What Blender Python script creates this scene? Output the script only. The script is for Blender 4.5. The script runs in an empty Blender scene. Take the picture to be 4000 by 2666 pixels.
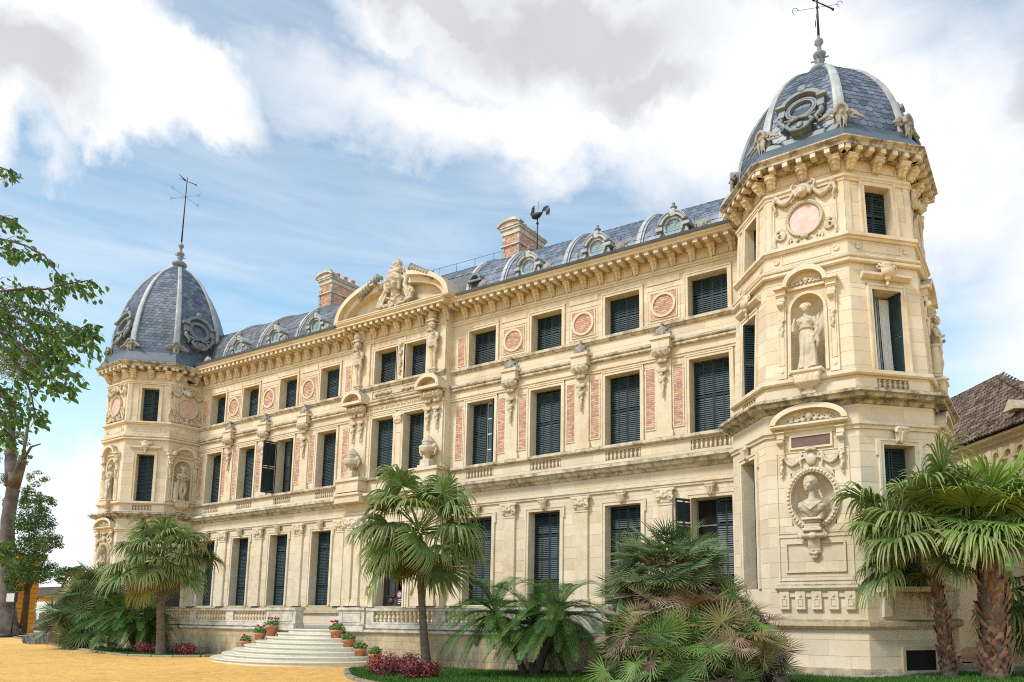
import bpy, bmesh, math, random
from mathutils import Matrix, Vector, noise
PI = math.pi
SC = bpy.context.scene
COL = SC.collection
rnd = random.Random(7)
R = math.radians
# ------------------------------------------------------------------ camera
CAM = bpy.data.cameras.new('camera')
CAMO = bpy.data.objects.new('camera', CAM); COL.objects.link(CAMO)
CAMO.location = (46.443, -25.013, 2.255)
YAW, PITCH = 0.5513, 0.14162
CAMO.rotation_euler = (PI/2 + PITCH, 0, YAW)
CAM.sensor_width = 36.0
CAM.lens = 2812.8/4000*36
CAM.shift_x = -374.08/4000
CAM.shift_y = 642.68/4000
CAM.clip_end = 3000
SC.camera = CAMO
# ------------------------------------------------------------------ sky, sun, exposure
SUN_AZ = R(-28)      # measured from -Y (towards the viewer) to -X
SUN_EL = R(50)
W = bpy.data.worlds.new('World'); SC.world = W; W.use_nodes = True
nt = W.node_tree; nt.nodes.clear()
def wn(t, **kw):
    n = nt.nodes.new(t)
    for k, v in kw.items(): setattr(n, k, v)
    return n
def wl(a, b): nt.links.new(a, b)
def wm(op, a, b=None, c=None, clamp=False):
    n = wn('ShaderNodeMath', operation=op, use_clamp=clamp)
    for i, x in enumerate((a, b, c)):
        if x is None: continue
        if isinstance(x, (int, float)): n.inputs[i].default_value = x
        else: wl(x, n.inputs[i])
    return n.outputs[0]
tc = wn('ShaderNodeTexCoord')
sep = wn('ShaderNodeSeparateXYZ'); wl(tc.outputs['Generated'], sep.inputs[0])
dx, dy, dz = sep.outputs
az = wm('ARCTAN2', wm('MULTIPLY', dx, -1.0), dy)      # azimuth, + towards -X
el = wm('ARCSINE', dz)
# direction projected on a cloud ceiling: natural perspective for noise
dzc = wm('ADD', wm('MAXIMUM', dz, 0.0), 0.22)
cx_ = wm('DIVIDE', dx, dzc); cy_ = wm('DIVIDE', dy, dzc)
cmb = wn('ShaderNodeCombineXYZ'); wl(cx_, cmb.inputs[0]); wl(cy_, cmb.inputs[1])
def wnoise(vec, scale, detail=6, rough=.55, dist=0.0):
    n = wn('ShaderNodeTexNoise'); n.inputs['Scale'].default_value = scale
    n.inputs['Detail'].default_value = detail; n.inputs['Roughness'].default_value = rough
    n.inputs['Distortion'].default_value = dist; wl(vec, n.inputs['Vector']); return n.outputs['Fac']
gen = tc.outputs['Generated']
nA = wnoise(gen, 3.2, 9, .58, .4)
nB = wnoise(gen, 9.0, 8, .62, .2)
nC = wnoise(cmb.outputs[0], 1.3, 8, .6, .3)
mp = wn('ShaderNodeMapping'); wl(gen, mp.inputs[0]); mp.inputs['Scale'].default_value = (1.2, 1.2, 9.0); mp.inputs['Rotation'].default_value = (R(9), R(-6), 0)
nS = wnoise(mp.outputs[0], 3.0, 7, .55, .5)            # long thin streaks
wob = wm('MULTIPLY', wm('SUBTRACT', nA, .5), .30)
wob2 = wm('MULTIPLY', wm('SUBTRACT', nB, .5), .16)
azw = wm('ADD', az, wob); elw = wm('ADD', wm('ADD', el, wob2), wm('MULTIPLY', wob, .6))
def bump(a0, e0, ra, re, soft=.35, rot=0.0):
    A = wm('SUBTRACT', azw, a0); E_ = wm('SUBTRACT', elw, e0)
    c, s = math.cos(rot), math.sin(rot)
    A2 = wm('ADD', wm('MULTIPLY', A, c), wm('MULTIPLY', E_, s)); E2 = wm('SUBTRACT', wm('MULTIPLY', E_, c), wm('MULTIPLY', A, s))
    d = wm('ADD', wm('POWER', wm('ABSOLUTE', wm('DIVIDE', A2, ra)), 2.0), wm('POWER', wm('ABSOLUTE', wm('DIVIDE', E2, re)), 2.0))
    d = wm('SQRT', d)
    return wm('DIVIDE', wm('SUBTRACT', 1.0 + soft/2, d), soft, clamp=True)
def mx(*v):
    o = v[0]
    for q in v[1:]: o = wm('MAXIMUM', o, q)
    return o
SKY_CLOUDS = []   # (azimuth, elevation, radius az, radius el, soft, rot)
SKY_CLOUDS = [(1.25, 0.589, 0.164, 0.073, 0.3, 0), (1.132, 0.586, 0.115, 0.046, 0.45, 0.15), (1.382, 0.521, 0.127, 0.094, 0.3, 0), (0.581, 0.71, 0.306, 0.083, 0.4, 0), (0.348, 0.656, 0.258, 0.111, 0.6, 0), (0.142, 0.543, 0.193, 0.138, 0.8, 0), (0.831, 0.703, 0.095, 0.032, 0.7, 0), (0.695, 0.614, 0.295, 0.045, 0.9, 0), (-0.055, 0.428, 0.129, 0.239, 0.8, 0), (1.208, 0.14, 0.052, 0.073, 0.5, 0), (1.209, 0.055, 0.094, 0.072, 0.9, 0)]

dens = mx(*[bump(*c) for c in SKY_CLOUDS])
# the rest of the sky: the same broken cover
gencl = wm('DIVIDE', wm('SUBTRACT', nC, .47), .16, clamp=True)
inview = mx(bump(.62, .35, .95, .75, .5))
dens = mx(dens, wm('MULTIPLY', gencl, wm('SUBTRACT', 1.0, inview)))
streak = wm('DIVIDE', wm('SUBTRACT', nS, .30), .50, clamp=True)
streak = wm('ADD', wm('MULTIPLY', streak, .48), .09)
lowhaze = wm('SUBTRACT', 1.0, wm('DIVIDE', el, .42), clamp=True)
lowhaze = wm('MULTIPLY', wm('POWER', lowhaze, 1.3), .88)
thin = mx(streak, lowhaze)
dens = wm('ADD', dens, wm('MULTIPLY', thin, wm('SUBTRACT', 1.0, dens)), clamp=True)
# grey undersides
GREYS = []
GREYS = [(0.62, 0.721, 0.217, 0.052, 0.9, 0), (0.814, 0.729, 0.093, 0.031, 0.8, 0), (1.291, 0.561, 0.056, 0.037, 0.9, 0), (0.502, 0.67, 0.101, 0.032, 0.9, 0), (-0.025, 0.544, 0.027, 0.101, 1, 0)]
grey = mx(*[bump(*c) for c in GREYS])
grey = wm('MULTIPLY', grey, wm('ADD', .35, wm('MULTIPLY', nA, .95)), clamp=True)
grey = mx(grey, wm('MULTIPLY', wm('DIVIDE', wm('SUBTRACT', nB, .52), .3, clamp=True), .22))
sky = wn('ShaderNodeTexSky', sky_type='NISHITA'); sky.sun_disc = False
sky.sun_elevation = SUN_EL; sky.sun_rotation = PI - SUN_AZ * -1
sky.altitude = 50; sky.air_density = 1.0; sky.dust_density = .6; sky.ozone_density = 1.0
SKYGAIN = 1.9
sk = wn('ShaderNodeMix', data_type='RGBA', blend_type='MULTIPLY'); sk.inputs['Factor'].default_value = 1.0
wl(sky.outputs[0], sk.inputs['A']); sk.inputs['B'].default_value = (SKYGAIN*.88, SKYGAIN*1.10, SKYGAIN*1.0, 1)
cl = wn('ShaderNodeMix', data_type='RGBA'); wl(grey, cl.inputs['Factor'])
cl.inputs['A'].default_value = (8.3, 8.45, 8.7, 1); cl.inputs['B'].default_value = (5.4, 5.4, 5.55, 1)
mxs = wn('ShaderNodeMix', data_type='RGBA'); wl(dens, mxs.inputs['Factor'])
wl(sk.outputs['Result'], mxs.inputs['A']); wl(cl.outputs['Result'], mxs.inputs['B'])
bg = wn('ShaderNodeBackground'); bg.inputs['Strength'].default_value = 0.1
wl(mxs.outputs['Result'], bg.inputs['Color'])
wo = wn('ShaderNodeOutputWorld'); wl(bg.outputs[0], wo.inputs['Surface'])
SUN = bpy.data.lights.new('sun', 'SUN'); SUN.energy = 2.85; SUN.angle = R(11); SUN.color = (1.0, .965, .91)
SUNO = bpy.data.objects.new('sun', SUN); COL.objects.link(SUNO)
sd = Vector((math.sin(SUN_AZ)*math.cos(SUN_EL), -math.cos(SUN_AZ)*math.cos(SUN_EL), math.sin(SUN_EL)))
SUNO.rotation_euler = (-sd).to_track_quat('-Z', 'Y').to_euler()
SUNO.location = (20, -40, 60)
vs = SC.view_settings
vs.view_transform = 'Standard'; vs.look = 'None'; vs.gamma = 1.0; vs.use_curve_mapping = False; vs.exposure = 0.28
SC.cycles.filter_width = 1.1
SC.cycles.use_denoising = False
SC.cycles.use_adaptive_sampling = False
SC.cycles.max_bounces = 6; SC.cycles.diffuse_bounces = 3; SC.cycles.glossy_bounces = 2; SC.cycles.sample_clamp_indirect = 3.0; SC.cycles.caustics_reflective = False; SC.cycles.caustics_refractive = False
# ------------------------------------------------------------------ materials
MATS = {}
def mat(name, rough=.8, spec=.3):
    m = bpy.data.materials.new(name); m.use_nodes = True; MATS[name] = m
    b = m.node_tree.nodes['Principled BSDF']; b.inputs['Roughness'].default_value = rough
    b.inputs['Specular IOR Level'].default_value = spec
    return m, m.node_tree, b
def nn(t, ty, **kw):
    n = t.nodes.new(ty)
    for k, v in kw.items(): setattr(n, k, v)
    return n
def tex(t, scale, detail=5, rough=.6, vec=None, dist=0.):
    n = nn(t, 'ShaderNodeTexNoise'); n.inputs['Scale'].default_value = scale; n.inputs['Detail'].default_value = detail
    n.inputs['Roughness'].default_value = rough; n.inputs['Distortion'].default_value = dist
    if vec: t.links.new(vec, n.inputs['Vector'])
    return n.outputs['Fac']
def ramp(t, fac, a, b, lo=0., hi=1.):
    n = nn(t, 'ShaderNodeMapRange'); n.clamp = True
    n.inputs['From Min'].default_value = a; n.inputs['From Max'].default_value = b
    n.inputs['To Min'].default_value = lo; n.inputs['To Max'].default_value = hi
    t.links.new(fac, n.inputs['Value']); return n.outputs[0]
def mixc(t, fac, a, b, blend='MIX'):
    n = nn(t, 'ShaderNodeMix', data_type='RGBA', blend_type=blend)
    for s, x in (('Factor', fac), ('A', a), ('B', b)):
        if isinstance(x, (tuple, list)): n.inputs[s].default_value = (*x, 1) if len(x) == 3 else x
        elif isinstance(x, (int, float)): n.inputs[s].default_value = x
        else: t.links.new(x, n.inputs[s])
    return n.outputs['Result']
def mth(t, op, a, b=None, clamp=False):
    n = nn(t, 'ShaderNodeMath', operation=op, use_clamp=clamp)
    for i, x in enumerate((a, b)):
        if x is None: continue
        if isinstance(x, (int, float)): n.inputs[i].default_value = x
        else: t.links.new(x, n.inputs[i])
    return n.outputs[0]
def pos(t, sc=(1, 1, 1)):
    g = nn(t, 'ShaderNodeNewGeometry'); mpn = nn(t, 'ShaderNodeMapping'); mpn.inputs['Scale'].default_value = sc
    t.links.new(g.outputs['Position'], mpn.inputs[0]); return mpn.outputs[0], g
def bumpn(t, b, h, strength=.3, dist=.02):
    n = nn(t, 'ShaderNodeBump'); n.inputs['Strength'].default_value = strength; n.inputs['Distance'].default_value = dist
    t.links.new(h, n.inputs['Height']); t.links.new(n.outputs[0], b.inputs['Normal'])
def stone(name, c1, c2, c3, dirt=(.10, .095, .085), ledge=.9, streak=.35, island=.0, objrand=False, grime=0.0, rough=.85, soot=0.0):
    m, t, b = mat(name, rough, .2)
    v, g = pos(t); v2, _ = pos(t, (1, 1, .22))
    n1 = tex(t, .55, 5, .6, v, .3); n2 = tex(t, 2.3, 6, .65, v); n3 = tex(t, 1.6, 6, .65, v2); n4 = tex(t, 26, 4, .7, v)
    c = mixc(t, ramp(t, n1, .38, .66), c1, c2)
    c = mixc(t, ramp(t, n2, .50, .72, 0, .75), c, c3)
    if island:
        oi = nn(t, 'ShaderNodeObjectInfo'); ir = mth(t, 'FRACT', mth(t, 'ADD', g.outputs['Random Per Island'], oi.outputs['Random']))
        c = mixc(t, ramp(t, ir, 0, 1, 0, island), c, c2)
        lum = ramp(t, mth(t, 'FRACT', mth(t, 'MULTIPLY', ir, 7.31)), 0, 1, 1 - island*.28, 1 + island*.12)
        hv = nn(t, 'ShaderNodeHueSaturation'); t.links.new(lum, hv.inputs['Value']); t.links.new(c, hv.inputs['Color']); c = hv.outputs[0]
    # rain streaks below ledges and lichen on top faces
    c = mixc(t, ramp(t, n3, .56, .80, 0, streak), c, tuple(x*.62 for x in c2))
    sp = nn(t, 'ShaderNodeSeparateXYZ'); t.links.new(g.outputs['True Normal'], sp.inputs[0])
    up = ramp(t, sp.outputs[2], .25, .8)
    led = mth(t, 'MULTIPLY', up, ramp(t, tex(t, 3.5, 6, .7, v), .30, .62, .25, ledge), True)
    c = mixc(t, led, c, dirt)
    if soot:
        c = mixc(t, ramp(t, tex(t, 2.8, 7, .72, v), .44, .60, 0, soot), c, dirt)
    if grime:
        sp2 = nn(t, 'ShaderNodeSeparateXYZ'); t.links.new(g.outputs['Position'], sp2.inputs[0])
        low = ramp(t, sp2.outputs[2], .1, 1.5, 1, 0)
        gm = mth(t, 'MULTIPLY', low, ramp(t, n3, .38, .6, 0, grime), True)
        c = mixc(t, gm, c, (.17, .15, .12))
    c = mixc(t, ramp(t, n4, .3, .75, 0, .16), c, tuple(x*.55 for x in c2))
    t.links.new(c, b.inputs['Base Color'])
    bumpn(t, b, mth(t, 'ADD', n4, mth(t, 'MULTIPLY', n2, 1.5)), .35, .012)
    return m
ST = stone('cream_limestone', (.79, .688, .525), (.74, .597, .402), (.825, .75, .64), island=.5, streak=.5)
STG = stone('weathered_cream_limestone', (.78, .678, .51), (.72, .57, .375), (.825, .75, .64), streak=.6, ledge=1.0, soot=.12)
STC = stone('soot_stained_cornice_stone', (.62, .54, .40), (.48, .40, .28), (.70, .63, .50), dirt=(.06, .056, .045), ledge=1.0, streak=.9, soot=.8)
STL = stone('lightly_stained_stone', (.72, .63, .475), (.62, .51, .34), (.78, .71, .59), dirt=(.06, .056, .046), ledge=1.0, streak=.9, soot=.6)
STP = stone('plinth_limestone', (.66, .53, .34), (.58, .44, .26), (.70, .60, .43), island=.35, streak=.95, grime=.95, soot=.25)
STW = stone('grey_white_limestone', (.70, .655, .57), (.58, .54, .46), (.76, .73, .67), dirt=(.06, .056, .05), streak=.95, ledge=1.0, soot=.35)
STS = stone('carved_statue_stone', (.70, .61, .46), (.60, .50, .35), (.77, .70, .58), dirt=(.11, .10, .085), ledge=.9, streak=.6, soot=.22)
STD = stone('lichen_grey_carved_stone', (.40, .37, .32), (.26, .24, .21), (.52, .49, .44), dirt=(.10, .09, .06), ledge=.9, streak=.8)
MRB = stone('veined_marble', (.74, .70, .58), (.62, .58, .47), (.80, .78, .70), dirt=(.42, .39, .31), ledge=.4, streak=.6, rough=.5)
def simple(name, c1, c2=None, scale=6, rough=.6, spec=.4, objr=0.0, isl=0.0, bmp=0.0, metal=0.0, trans=0.0, detail=5, tip=None):
    m, t, b = mat(name, rough, spec); b.inputs['Metallic'].default_value = metal
    c2 = c2 or tuple(x*.7 for x in c1)
    v, g = pos(t); n = tex(t, scale, detail, .65, v)
    c = mixc(t, ramp(t, n, .32, .70), c1, c2)
    if objr or isl:
        if objr:
            oi = nn(t, 'ShaderNodeObjectInfo'); rr = oi.outputs['Random']; k = objr
        else: rr = g.outputs['Random Per Island']; k = isl
        hv = nn(t, 'ShaderNodeHueSaturation'); t.links.new(ramp(t, rr, 0, 1, 1-k, 1+k), hv.inputs['Value'])
        t.links.new(ramp(t, mth(t, 'FRACT', mth(t, 'MULTIPLY', rr, 5.7)), 0, 1, .5-k*.06, .5+k*.06), hv.inputs['Hue'])
        t.links.new(c, hv.inputs['Color']); c = hv.outputs[0]
    if tip:
        at = nn(t, 'ShaderNodeAttribute'); at.attribute_name = 'tip'; c = mixc(t, ramp(t, at.outputs['Fac'], tip[1], 1.0, 0, tip[2]), c, tip[0])
    t.links.new(c, b.inputs['Base Color'])
    if bmp: bumpn(t, b, n, bmp, .02)
    if trans:
        tr = nn(t, 'ShaderNodeBsdfTranslucent'); t.links.new(c, tr.inputs['Color'])
        ms = nn(t, 'ShaderNodeMixShader'); ms.inputs[0].default_value = trans
        t.links.new(b.outputs[0], ms.inputs[1]); t.links.new(tr.outputs[0], ms.inputs[2])
        t.links.new(ms.outputs[0], t.nodes['Material Output'].inputs['Surface'])
    return m
BRK = simple('red_brick', (.53, .265, .18), (.69, .46, .36), 7, .9, .2, isl=.28)
BRKO = simple('red_brick_single', (.53, .265, .18), (.69, .46, .36), 7, .9, .2, objr=.28)
MORT = simple('pale_mortar', (.66, .55, .42), (.58, .46, .33), 8, .95, .1)
SLT = simple('dark_green_shutter_paint', (.014, .031, .036), (.021, .044, .050), 3, .5, .35, objr=.3)
SLT2 = simple('dark_green_shutter_slat', (.017, .038, .044), (.030, .056, .063), 1.5, .5, .4, objr=.35)
SLATE = simple('blue_grey_slate', (.062, .085, .13), (.145, .175, .225), 1.3, .42, .5, isl=.42, detail=9)
SLATEO = simple('blue_grey_slate_single', (.062, .085, .13), (.145, .175, .225), 1.3, .42, .5, objr=.42, detail=9)
SLATED = simple('old_grey_slate', (.09, .092, .10), (.17, .165, .16), 2.0, .7, .3, isl=.3)
ZINC = simple('pale_zinc', (.27, .285, .285), (.52, .54, .53), 2.0, .55, .4, bmp=.15)
LEAD = simple('dark_blue_lead', (.055, .085, .11), (.10, .135, .16), 2.0, .45, .5, bmp=.1)
LEADL = simple('weathered_grey_zinc', (.15, .175, .185), (.24, .265, .27), 3.0, .5, .45, bmp=.15)
IRON = simple('dark_iron', (.02, .018, .022), (.05, .035, .035), 6, .6, .3)
RUST = simple('rusty_brown_iron', (.055, .028, .022), (.03, .02, .02), 10, .6, .35)
GLASS = simple('dark_window_glass', (.035, .055, .07), (.06, .085, .10), 1.2, .06, .8)
OCGL = simple('pale_skylight_glass', (.22, .34, .37), (.34, .47, .50), 1.5, .12, .7)
CURT = simple('white_curtain', (.72, .72, .70), (.60, .60, .60), 4, .9, .1)
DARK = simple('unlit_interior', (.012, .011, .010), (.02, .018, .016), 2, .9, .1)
DOOR = simple('dark_brown_carved_wood', (.045, .030, .030), (.075, .052, .050), 7, .45, .4)
GOLD = simple('gilded_iron', (.62, .42, .10), (.40, .26, .06), 9, .35, .6, metal=.7)
PINK = simple('pink_marble', (.72, .57, .50), (.58, .33, .27), 4.5, .45, .4, detail=10)
PLQ = simple('dark_red_stone_plaque', (.16, .095, .085), (.20, .125, .11), 4, .6, .3)
TERRA = simple('terracotta', (.50, .20, .11), (.58, .28, .17), 5, .85, .2)
GERA = simple('geranium_leaf', (.07, .19, .035), (.12, .27, .05), 9, .55, .3, isl=.4, trans=.2)
REDF = simple('red_flower', (.62, .02, .03), (.48, .01, .03), 9, .6, .2)
MAROON = simple('maroon_shrub_leaf', (.15, .022, .028), (.26, .045, .045), 14, .5, .35, isl=.5, trans=.15)
PALMG = simple('palm_leaf', (.13, .23, .035), (.19, .29, .055), 2.2, .45, .4, objr=.35, trans=.25, tip=((.36, .42, .12), .5, .7))
PALMD = simple('drooping_palm_leaf', (.085, .165, .026), (.20, .27, .075), 3.2, .45, .4, objr=.4, trans=.25, tip=((.40, .42, .16), .45, .75))
PALMY = simple('yellowing_palm_leaf', (.34, .28, .06), (.20, .19, .05), 2.2, .55, .3, objr=.3, trans=.2)
FEATH = simple('feather_palm_leaf', (.05, .125, .024), (.11, .21, .04), 3.0, .42, .4, objr=.35, trans=.2)
FANB = simple('fan_palm_blue_green_leaf', (.075, .155, .055), (.14, .23, .09), 4.0, .5, .35, objr=.4, trans=.2, tip=((.30, .33, .14), .55, .7))
FANG = simple('fan_palm_bright_leaf', (.07, .15, .03), (.15, .25, .05), 4.0, .5, .35, objr=.3, trans=.2, tip=((.30, .36, .12), .5, .7))
FANX = simple('dead_brown_fan_leaf', (.15, .10, .065), (.27, .20, .14), 7.0, .8, .2, objr=.4, tip=((.42, .35, .24), .5, .8))
FANO = simple('olive_fan_leaf', (.19, .19, .055), (.28, .23, .085), 5.0, .6, .3, objr=.35, trans=.15, tip=((.36, .27, .18), .45, .9))
PBARK = simple('ringed_palm_bark', (.22, .175, .135), (.10, .078, .06), 7, .95, .1, bmp=.6)
PBOOT = simple('brown_leaf_base', (.20, .095, .055), (.34, .20, .13), 8, .85, .2, objr=.4)
BARK = simple('eucalyptus_bark', (.20, .175, .16), (.05, .038, .032), .9, .9, .15, bmp=.5, detail=9)
BARKD = simple('dark_bark', (.06, .045, .035), (.10, .075, .055), 6, .95, .1, bmp=.5)
TLEAF = simple('tree_leaf', (.04, .10, .022), (.10, .18, .04), .8, .5, .3, isl=.45, trans=.25)
TLEAF2 = simple('eucalyptus_leaf', (.13, .16, .045), (.24, .22, .06), .6, .55, .3, isl=.45, trans=.25)
OLEAF = simple('overhanging_leaf', (.055, .15, .028), (.12, .23, .04), 3, .4, .45, isl=.4, trans=.3)
OLEAFO = simple('overhanging_leaf_single', (.055, .15, .028), (.12, .23, .04), 3, .4, .45, objr=.4, trans=.3)
LAV = simple('blue_grey_shrub_leaf', (.20, .27, .25), (.28, .34, .31), 5, .7, .2, isl=.3)
HEDGE = simple('clipped_hedge', (.05, .075, .02), (.09, .105, .035), 9, .8, .2, isl=.4)
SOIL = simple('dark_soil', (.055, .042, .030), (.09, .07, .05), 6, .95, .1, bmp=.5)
GRASS = simple('grass_blade', (.05, .135, .02), (.10, .20, .03), 2.0, .6, .25, isl=.4, trans=.25)
LAWN = simple('lawn_soil', (.05, .085, .022), (.085, .11, .03), 6, .9, .1, bmp=.5)
KERB = stone('old_kerb_stone', (.36, .31, .23), (.27, .23, .17), (.42, .38, .30), dirt=(.22, .19, .13), island=.6)
PAVE = stone('grey_paving', (.36, .345, .31), (.29, .27, .24), (.42, .41, .38), dirt=(.30, .29, .26), ledge=.4, island=.4)
YELW = simple('ochre_plaster', (.62, .30, .045), (.55, .26, .05), 1.2, .9, .1)
WHIT = simple('whitewashed_wall', (.76, .76, .76), (.70, .70, .70), 1.5, .9, .1)
RTILE = simple('brown_clay_tile', (.05, .037, .030), (.23, .175, .13), 7, .9, .15, isl=.55, detail=8)
RTILEO = simple('brown_clay_tile_single', (.05, .037, .030), (.23, .175, .13), 7, .9, .15, objr=.55, detail=8)
BLKM = simple('black_metal', (.02, .02, .022), (.035, .035, .04), 8, .5, .4)
LAMPG = simple('floodlight_glass', (.60, .63, .62), (.5, .52, .52), 8, .15, .6)
FEATHR = simple('black_feathers', (.012, .012, .016), (.03, .03, .036), 20, .5, .4)
WSIGN = simple('sign_white', (.75, .75, .75), (.7, .7, .7), 4, .5, .3)
RSIGN = simple('sign_red', (.55, .03, .04), (.5, .03, .04), 4, .5, .3)
def sandmat():
    m, t, b = mat('ochre_sand', .95, .1)
    v, g = pos(t); v2, _ = pos(t, (.55, 1.0, 1))
    n1 = tex(t, .22, 5, .6, v, .2); n2 = tex(t, 3.0, 6, .7, v2, .4); n3 = tex(t, 40, 3, .7, v); n4 = tex(t, 1.1, 7, .7, v2)
    c = mixc(t, ramp(t, n1, .35, .65), (.72, .43, .125), (.66, .375, .095))
    n5 = tex(t, .13, 5, .6, v2, .9); c = mixc(t, ramp(t, n5, .42, .60, 0, .8), c, (.58, .33, .09))
    c = mixc(t, ramp(t, n2, .42, .66, 0, .75), c, (.78, .52, .20))
    c = mixc(t, ramp(t, n4, .54, .70, 0, .75), c, (.47, .265, .085))
    c = mixc(t, ramp(t, n3, .54, .70, 0, .7), c, (.36, .21, .085))
    vo = nn(t, 'ShaderNodeTexVoronoi'); vo.inputs['Scale'].default_value = 2.4; t.links.new(v, vo.inputs['Vector'])
    c = mixc(t, ramp(t, vo.outputs['Distance'], .035, .06, .75, 0), c, (.22, .15, .08))
    t.links.new(c, b.inputs['Base Color'])
    bumpn(t, b, mth(t, 'ADD', mth(t, 'MULTIPLY', n2, 1.4), mth(t, 'MULTIPLY', n3, .4)), .8, .05)
    return m
SAND = sandmat()
# ------------------------------------------------------------------ geometry helpers
def idf(u, v, z): return (u, v, z)
class MB:
    """collects shapes; vertices go through self.f (a frame u, v, z -> world)"""
    def __init__(s, f=idf): s.v = []; s.fc = []; s.f = f; s.sm = []
    def add(s, vs, fs, smooth=False):
        o = len(s.v); s.v += [s.f(*p) for p in vs]; s.fc += [tuple(i + o for i in q) for q in fs]; s.sm += [smooth]*len(fs)
    def box(s, u0, u1, v0, v1, z0, z1):
        s.add([(u0, v0, z0), (u1, v0, z0), (u1, v1, z0), (u0, v1, z0), (u0, v0, z1), (u1, v0, z1), (u1, v1, z1), (u0, v1, z1)],
              [(0, 3, 2, 1), (4, 5, 6, 7), (0, 1, 5, 4), (1, 2, 6, 5), (2, 3, 7, 6), (3, 0, 4, 7)])
    def slab(s, u0, u1, v0, v1, z0, z1, b=.012):
        """box whose outer (v1) face is chamfered, open at the back"""
        s.add([(u0, v0, z0), (u1, v0, z0), (u1, v0, z1), (u0, v0, z1), (u0+b, v1, z0+b), (u1-b, v1, z0+b), (u1-b, v1, z1-b), (u0+b, v1, z1-b)],
              [(4, 5, 6, 7), (0, 1, 5, 4), (1, 2, 6, 5), (2, 3, 7, 6), (3, 0, 4, 7)])
    def run(s, u0, u1, prof, caps=True, smooth=False):
        """profile [(v, z)...] swept along u"""
        n = len(prof); s.add([(u0, a, b) for a, b in prof] + [(u1, a, b) for a, b in prof],
              [(i, (i+1) % n, n + (i+1) % n, n + i) for i in range(n)] + ([tuple(range(n))[::-1], tuple(range(n, 2*n))] if caps else []), smooth)
    def prism(s, pts, v0, v1):
        """polygon [(u, z)...] pushed from v0 to v1"""
        n = len(pts); s.add([(a, v0, b) for a, b in pts] + [(a, v1, b) for a, b in pts],
              [tuple(range(n))[::-1], tuple(range(n, 2*n))] + [(i, (i+1) % n, n + (i+1) % n, n + i) for i in range(n)])
    def band(s, inner, outer, v0, v1, closed=True):
        """flat strip between two matched outlines [(u, z)], from v0 to v1"""
        n = len(inner); vs = []
        for a, b in zip(inner, outer): vs += [(a[0], v0, a[1]), (a[0], v1, a[1]), (b[0], v1, b[1]), (b[0], v0, b[1])]
        fs = []
        for i in range(n if closed else n-1):
            j = (i+1) % n
            fs += [(4*i+k, 4*i+(k+1) % 4, 4*j+(k+1) % 4, 4*j+k) for k in range(4)]
        if not closed: fs += [(0, 1, 2, 3), (4*n-1, 4*n-2, 4*n-3, 4*n-4)]
        s.add(vs, fs)
    def lathe(s, c, prof, n=12, smooth=True, a0=0., a1=2*PI, rib=0., ribn=0):
        """[(r, z)...] about the vertical through c"""
        full = abs(a1 - a0 - 2*PI) < 1e-6; m = n if full else n + 1; vs = []
        for r, z in prof:
            for i in range(m):
                a = a0 + (a1 - a0)*i/n; q = r*(1 + rib*math.cos(ribn*a)); vs.append((c[0] + q*math.cos(a), c[1] + q*math.sin(a), c[2] + z))
        fs = []
        for k in range(len(prof)-1):
            for i in range(n):
                j = (i+1) % m; fs.append((k*m+i, k*m+j, (k+1)*m+j, (k+1)*m+i))
        if full: fs += [tuple(range(m))[::-1], tuple((len(prof)-1)*m + i for i in range(m))]
        s.add(vs, fs, smooth)
    def tube(s, path, rad, n=6, smooth=True, caps=True, flat=1.0):
        P = [Vector(p) for p in path]; rr = rad if isinstance(rad, (list, tuple)) else [rad]*len(P); vs = []
        up = None
        for i, p in enumerate(P):
            d = (P[min(i+1, len(P)-1)] - P[max(i-1, 0)]).normalized()
            if up is None: up = Vector((0, 0, 1)) if abs(d.z) < .9 else Vector((0, 1, 0))
            x = d.cross(up); x = x.normalized() if x.length > 1e-6 else Vector((1, 0, 0)); y = x.cross(d).normalized(); up = y
            for k in range(n):
                a = 2*PI*k/n; vs.append(tuple(p + x*rr[i]*math.cos(a) + y*rr[i]*flat*math.sin(a)))
        m = len(P); fs = [(i*n+k, i*n+(k+1) % n, (i+1)*n+(k+1) % n, (i+1)*n+k) for i in range(m-1) for k in range(n)]
        if caps: fs += [tuple(range(n))[::-1], tuple((m-1)*n+k for k in range(n))]
        s.add(vs, fs, smooth)
    def blob(s, c, r, nu=8, nv=6, rot=None, smooth=True):
        r = r if isinstance(r, (tuple, list)) else (r, r, r); vs = []; fs = []
        M = rot if rot is not None else Matrix.Identity(3)
        def pt(x, y, z): q = M @ Vector((x*r[0], y*r[1], z*r[2])); return (c[0]+q.x, c[1]+q.y, c[2]+q.z)
        vs.append(pt(0, 0, -1))
        for j in range(1, nv):
            b = -PI/2 + PI*j/nv
            for i in range(nu): a = 2*PI*i/nu; vs.append(pt(math.cos(a)*math.cos(b), math.sin(a)*math.cos(b), math.sin(b)))
        vs.append(pt(0, 0, 1)); T = len(vs)-1
        for i in range(nu): fs.append((0, 1+(i+1) % nu, 1+i)); fs.append((T, T-nu+i, T-nu+(i+1) % nu))
        for j in range(nv-2):
            for i in range(nu): a = 1+j*nu; fs.append((a+i, a+(i+1) % nu, a+nu+(i+1) % nu, a+nu+i))
        s.add(vs, fs, smooth)
    def scroll(s, c, r, th, w, v0, turns=1.6, sgn=1, n=22, a0=PI/2):
        """a spiral volute in the u-z plane"""
        path = []; rad = []
        for i in range(n+1):
            t = i/n; a = a0 + sgn*turns*2*PI*t; q = r*(1 - .82*t); path.append((c[0] + q*math.cos(a), v0 + w*t*.6, c[-1] + q*math.sin(a))); rad.append(th*(1-.5*t))
        s.tube(path, rad, 5)
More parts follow.
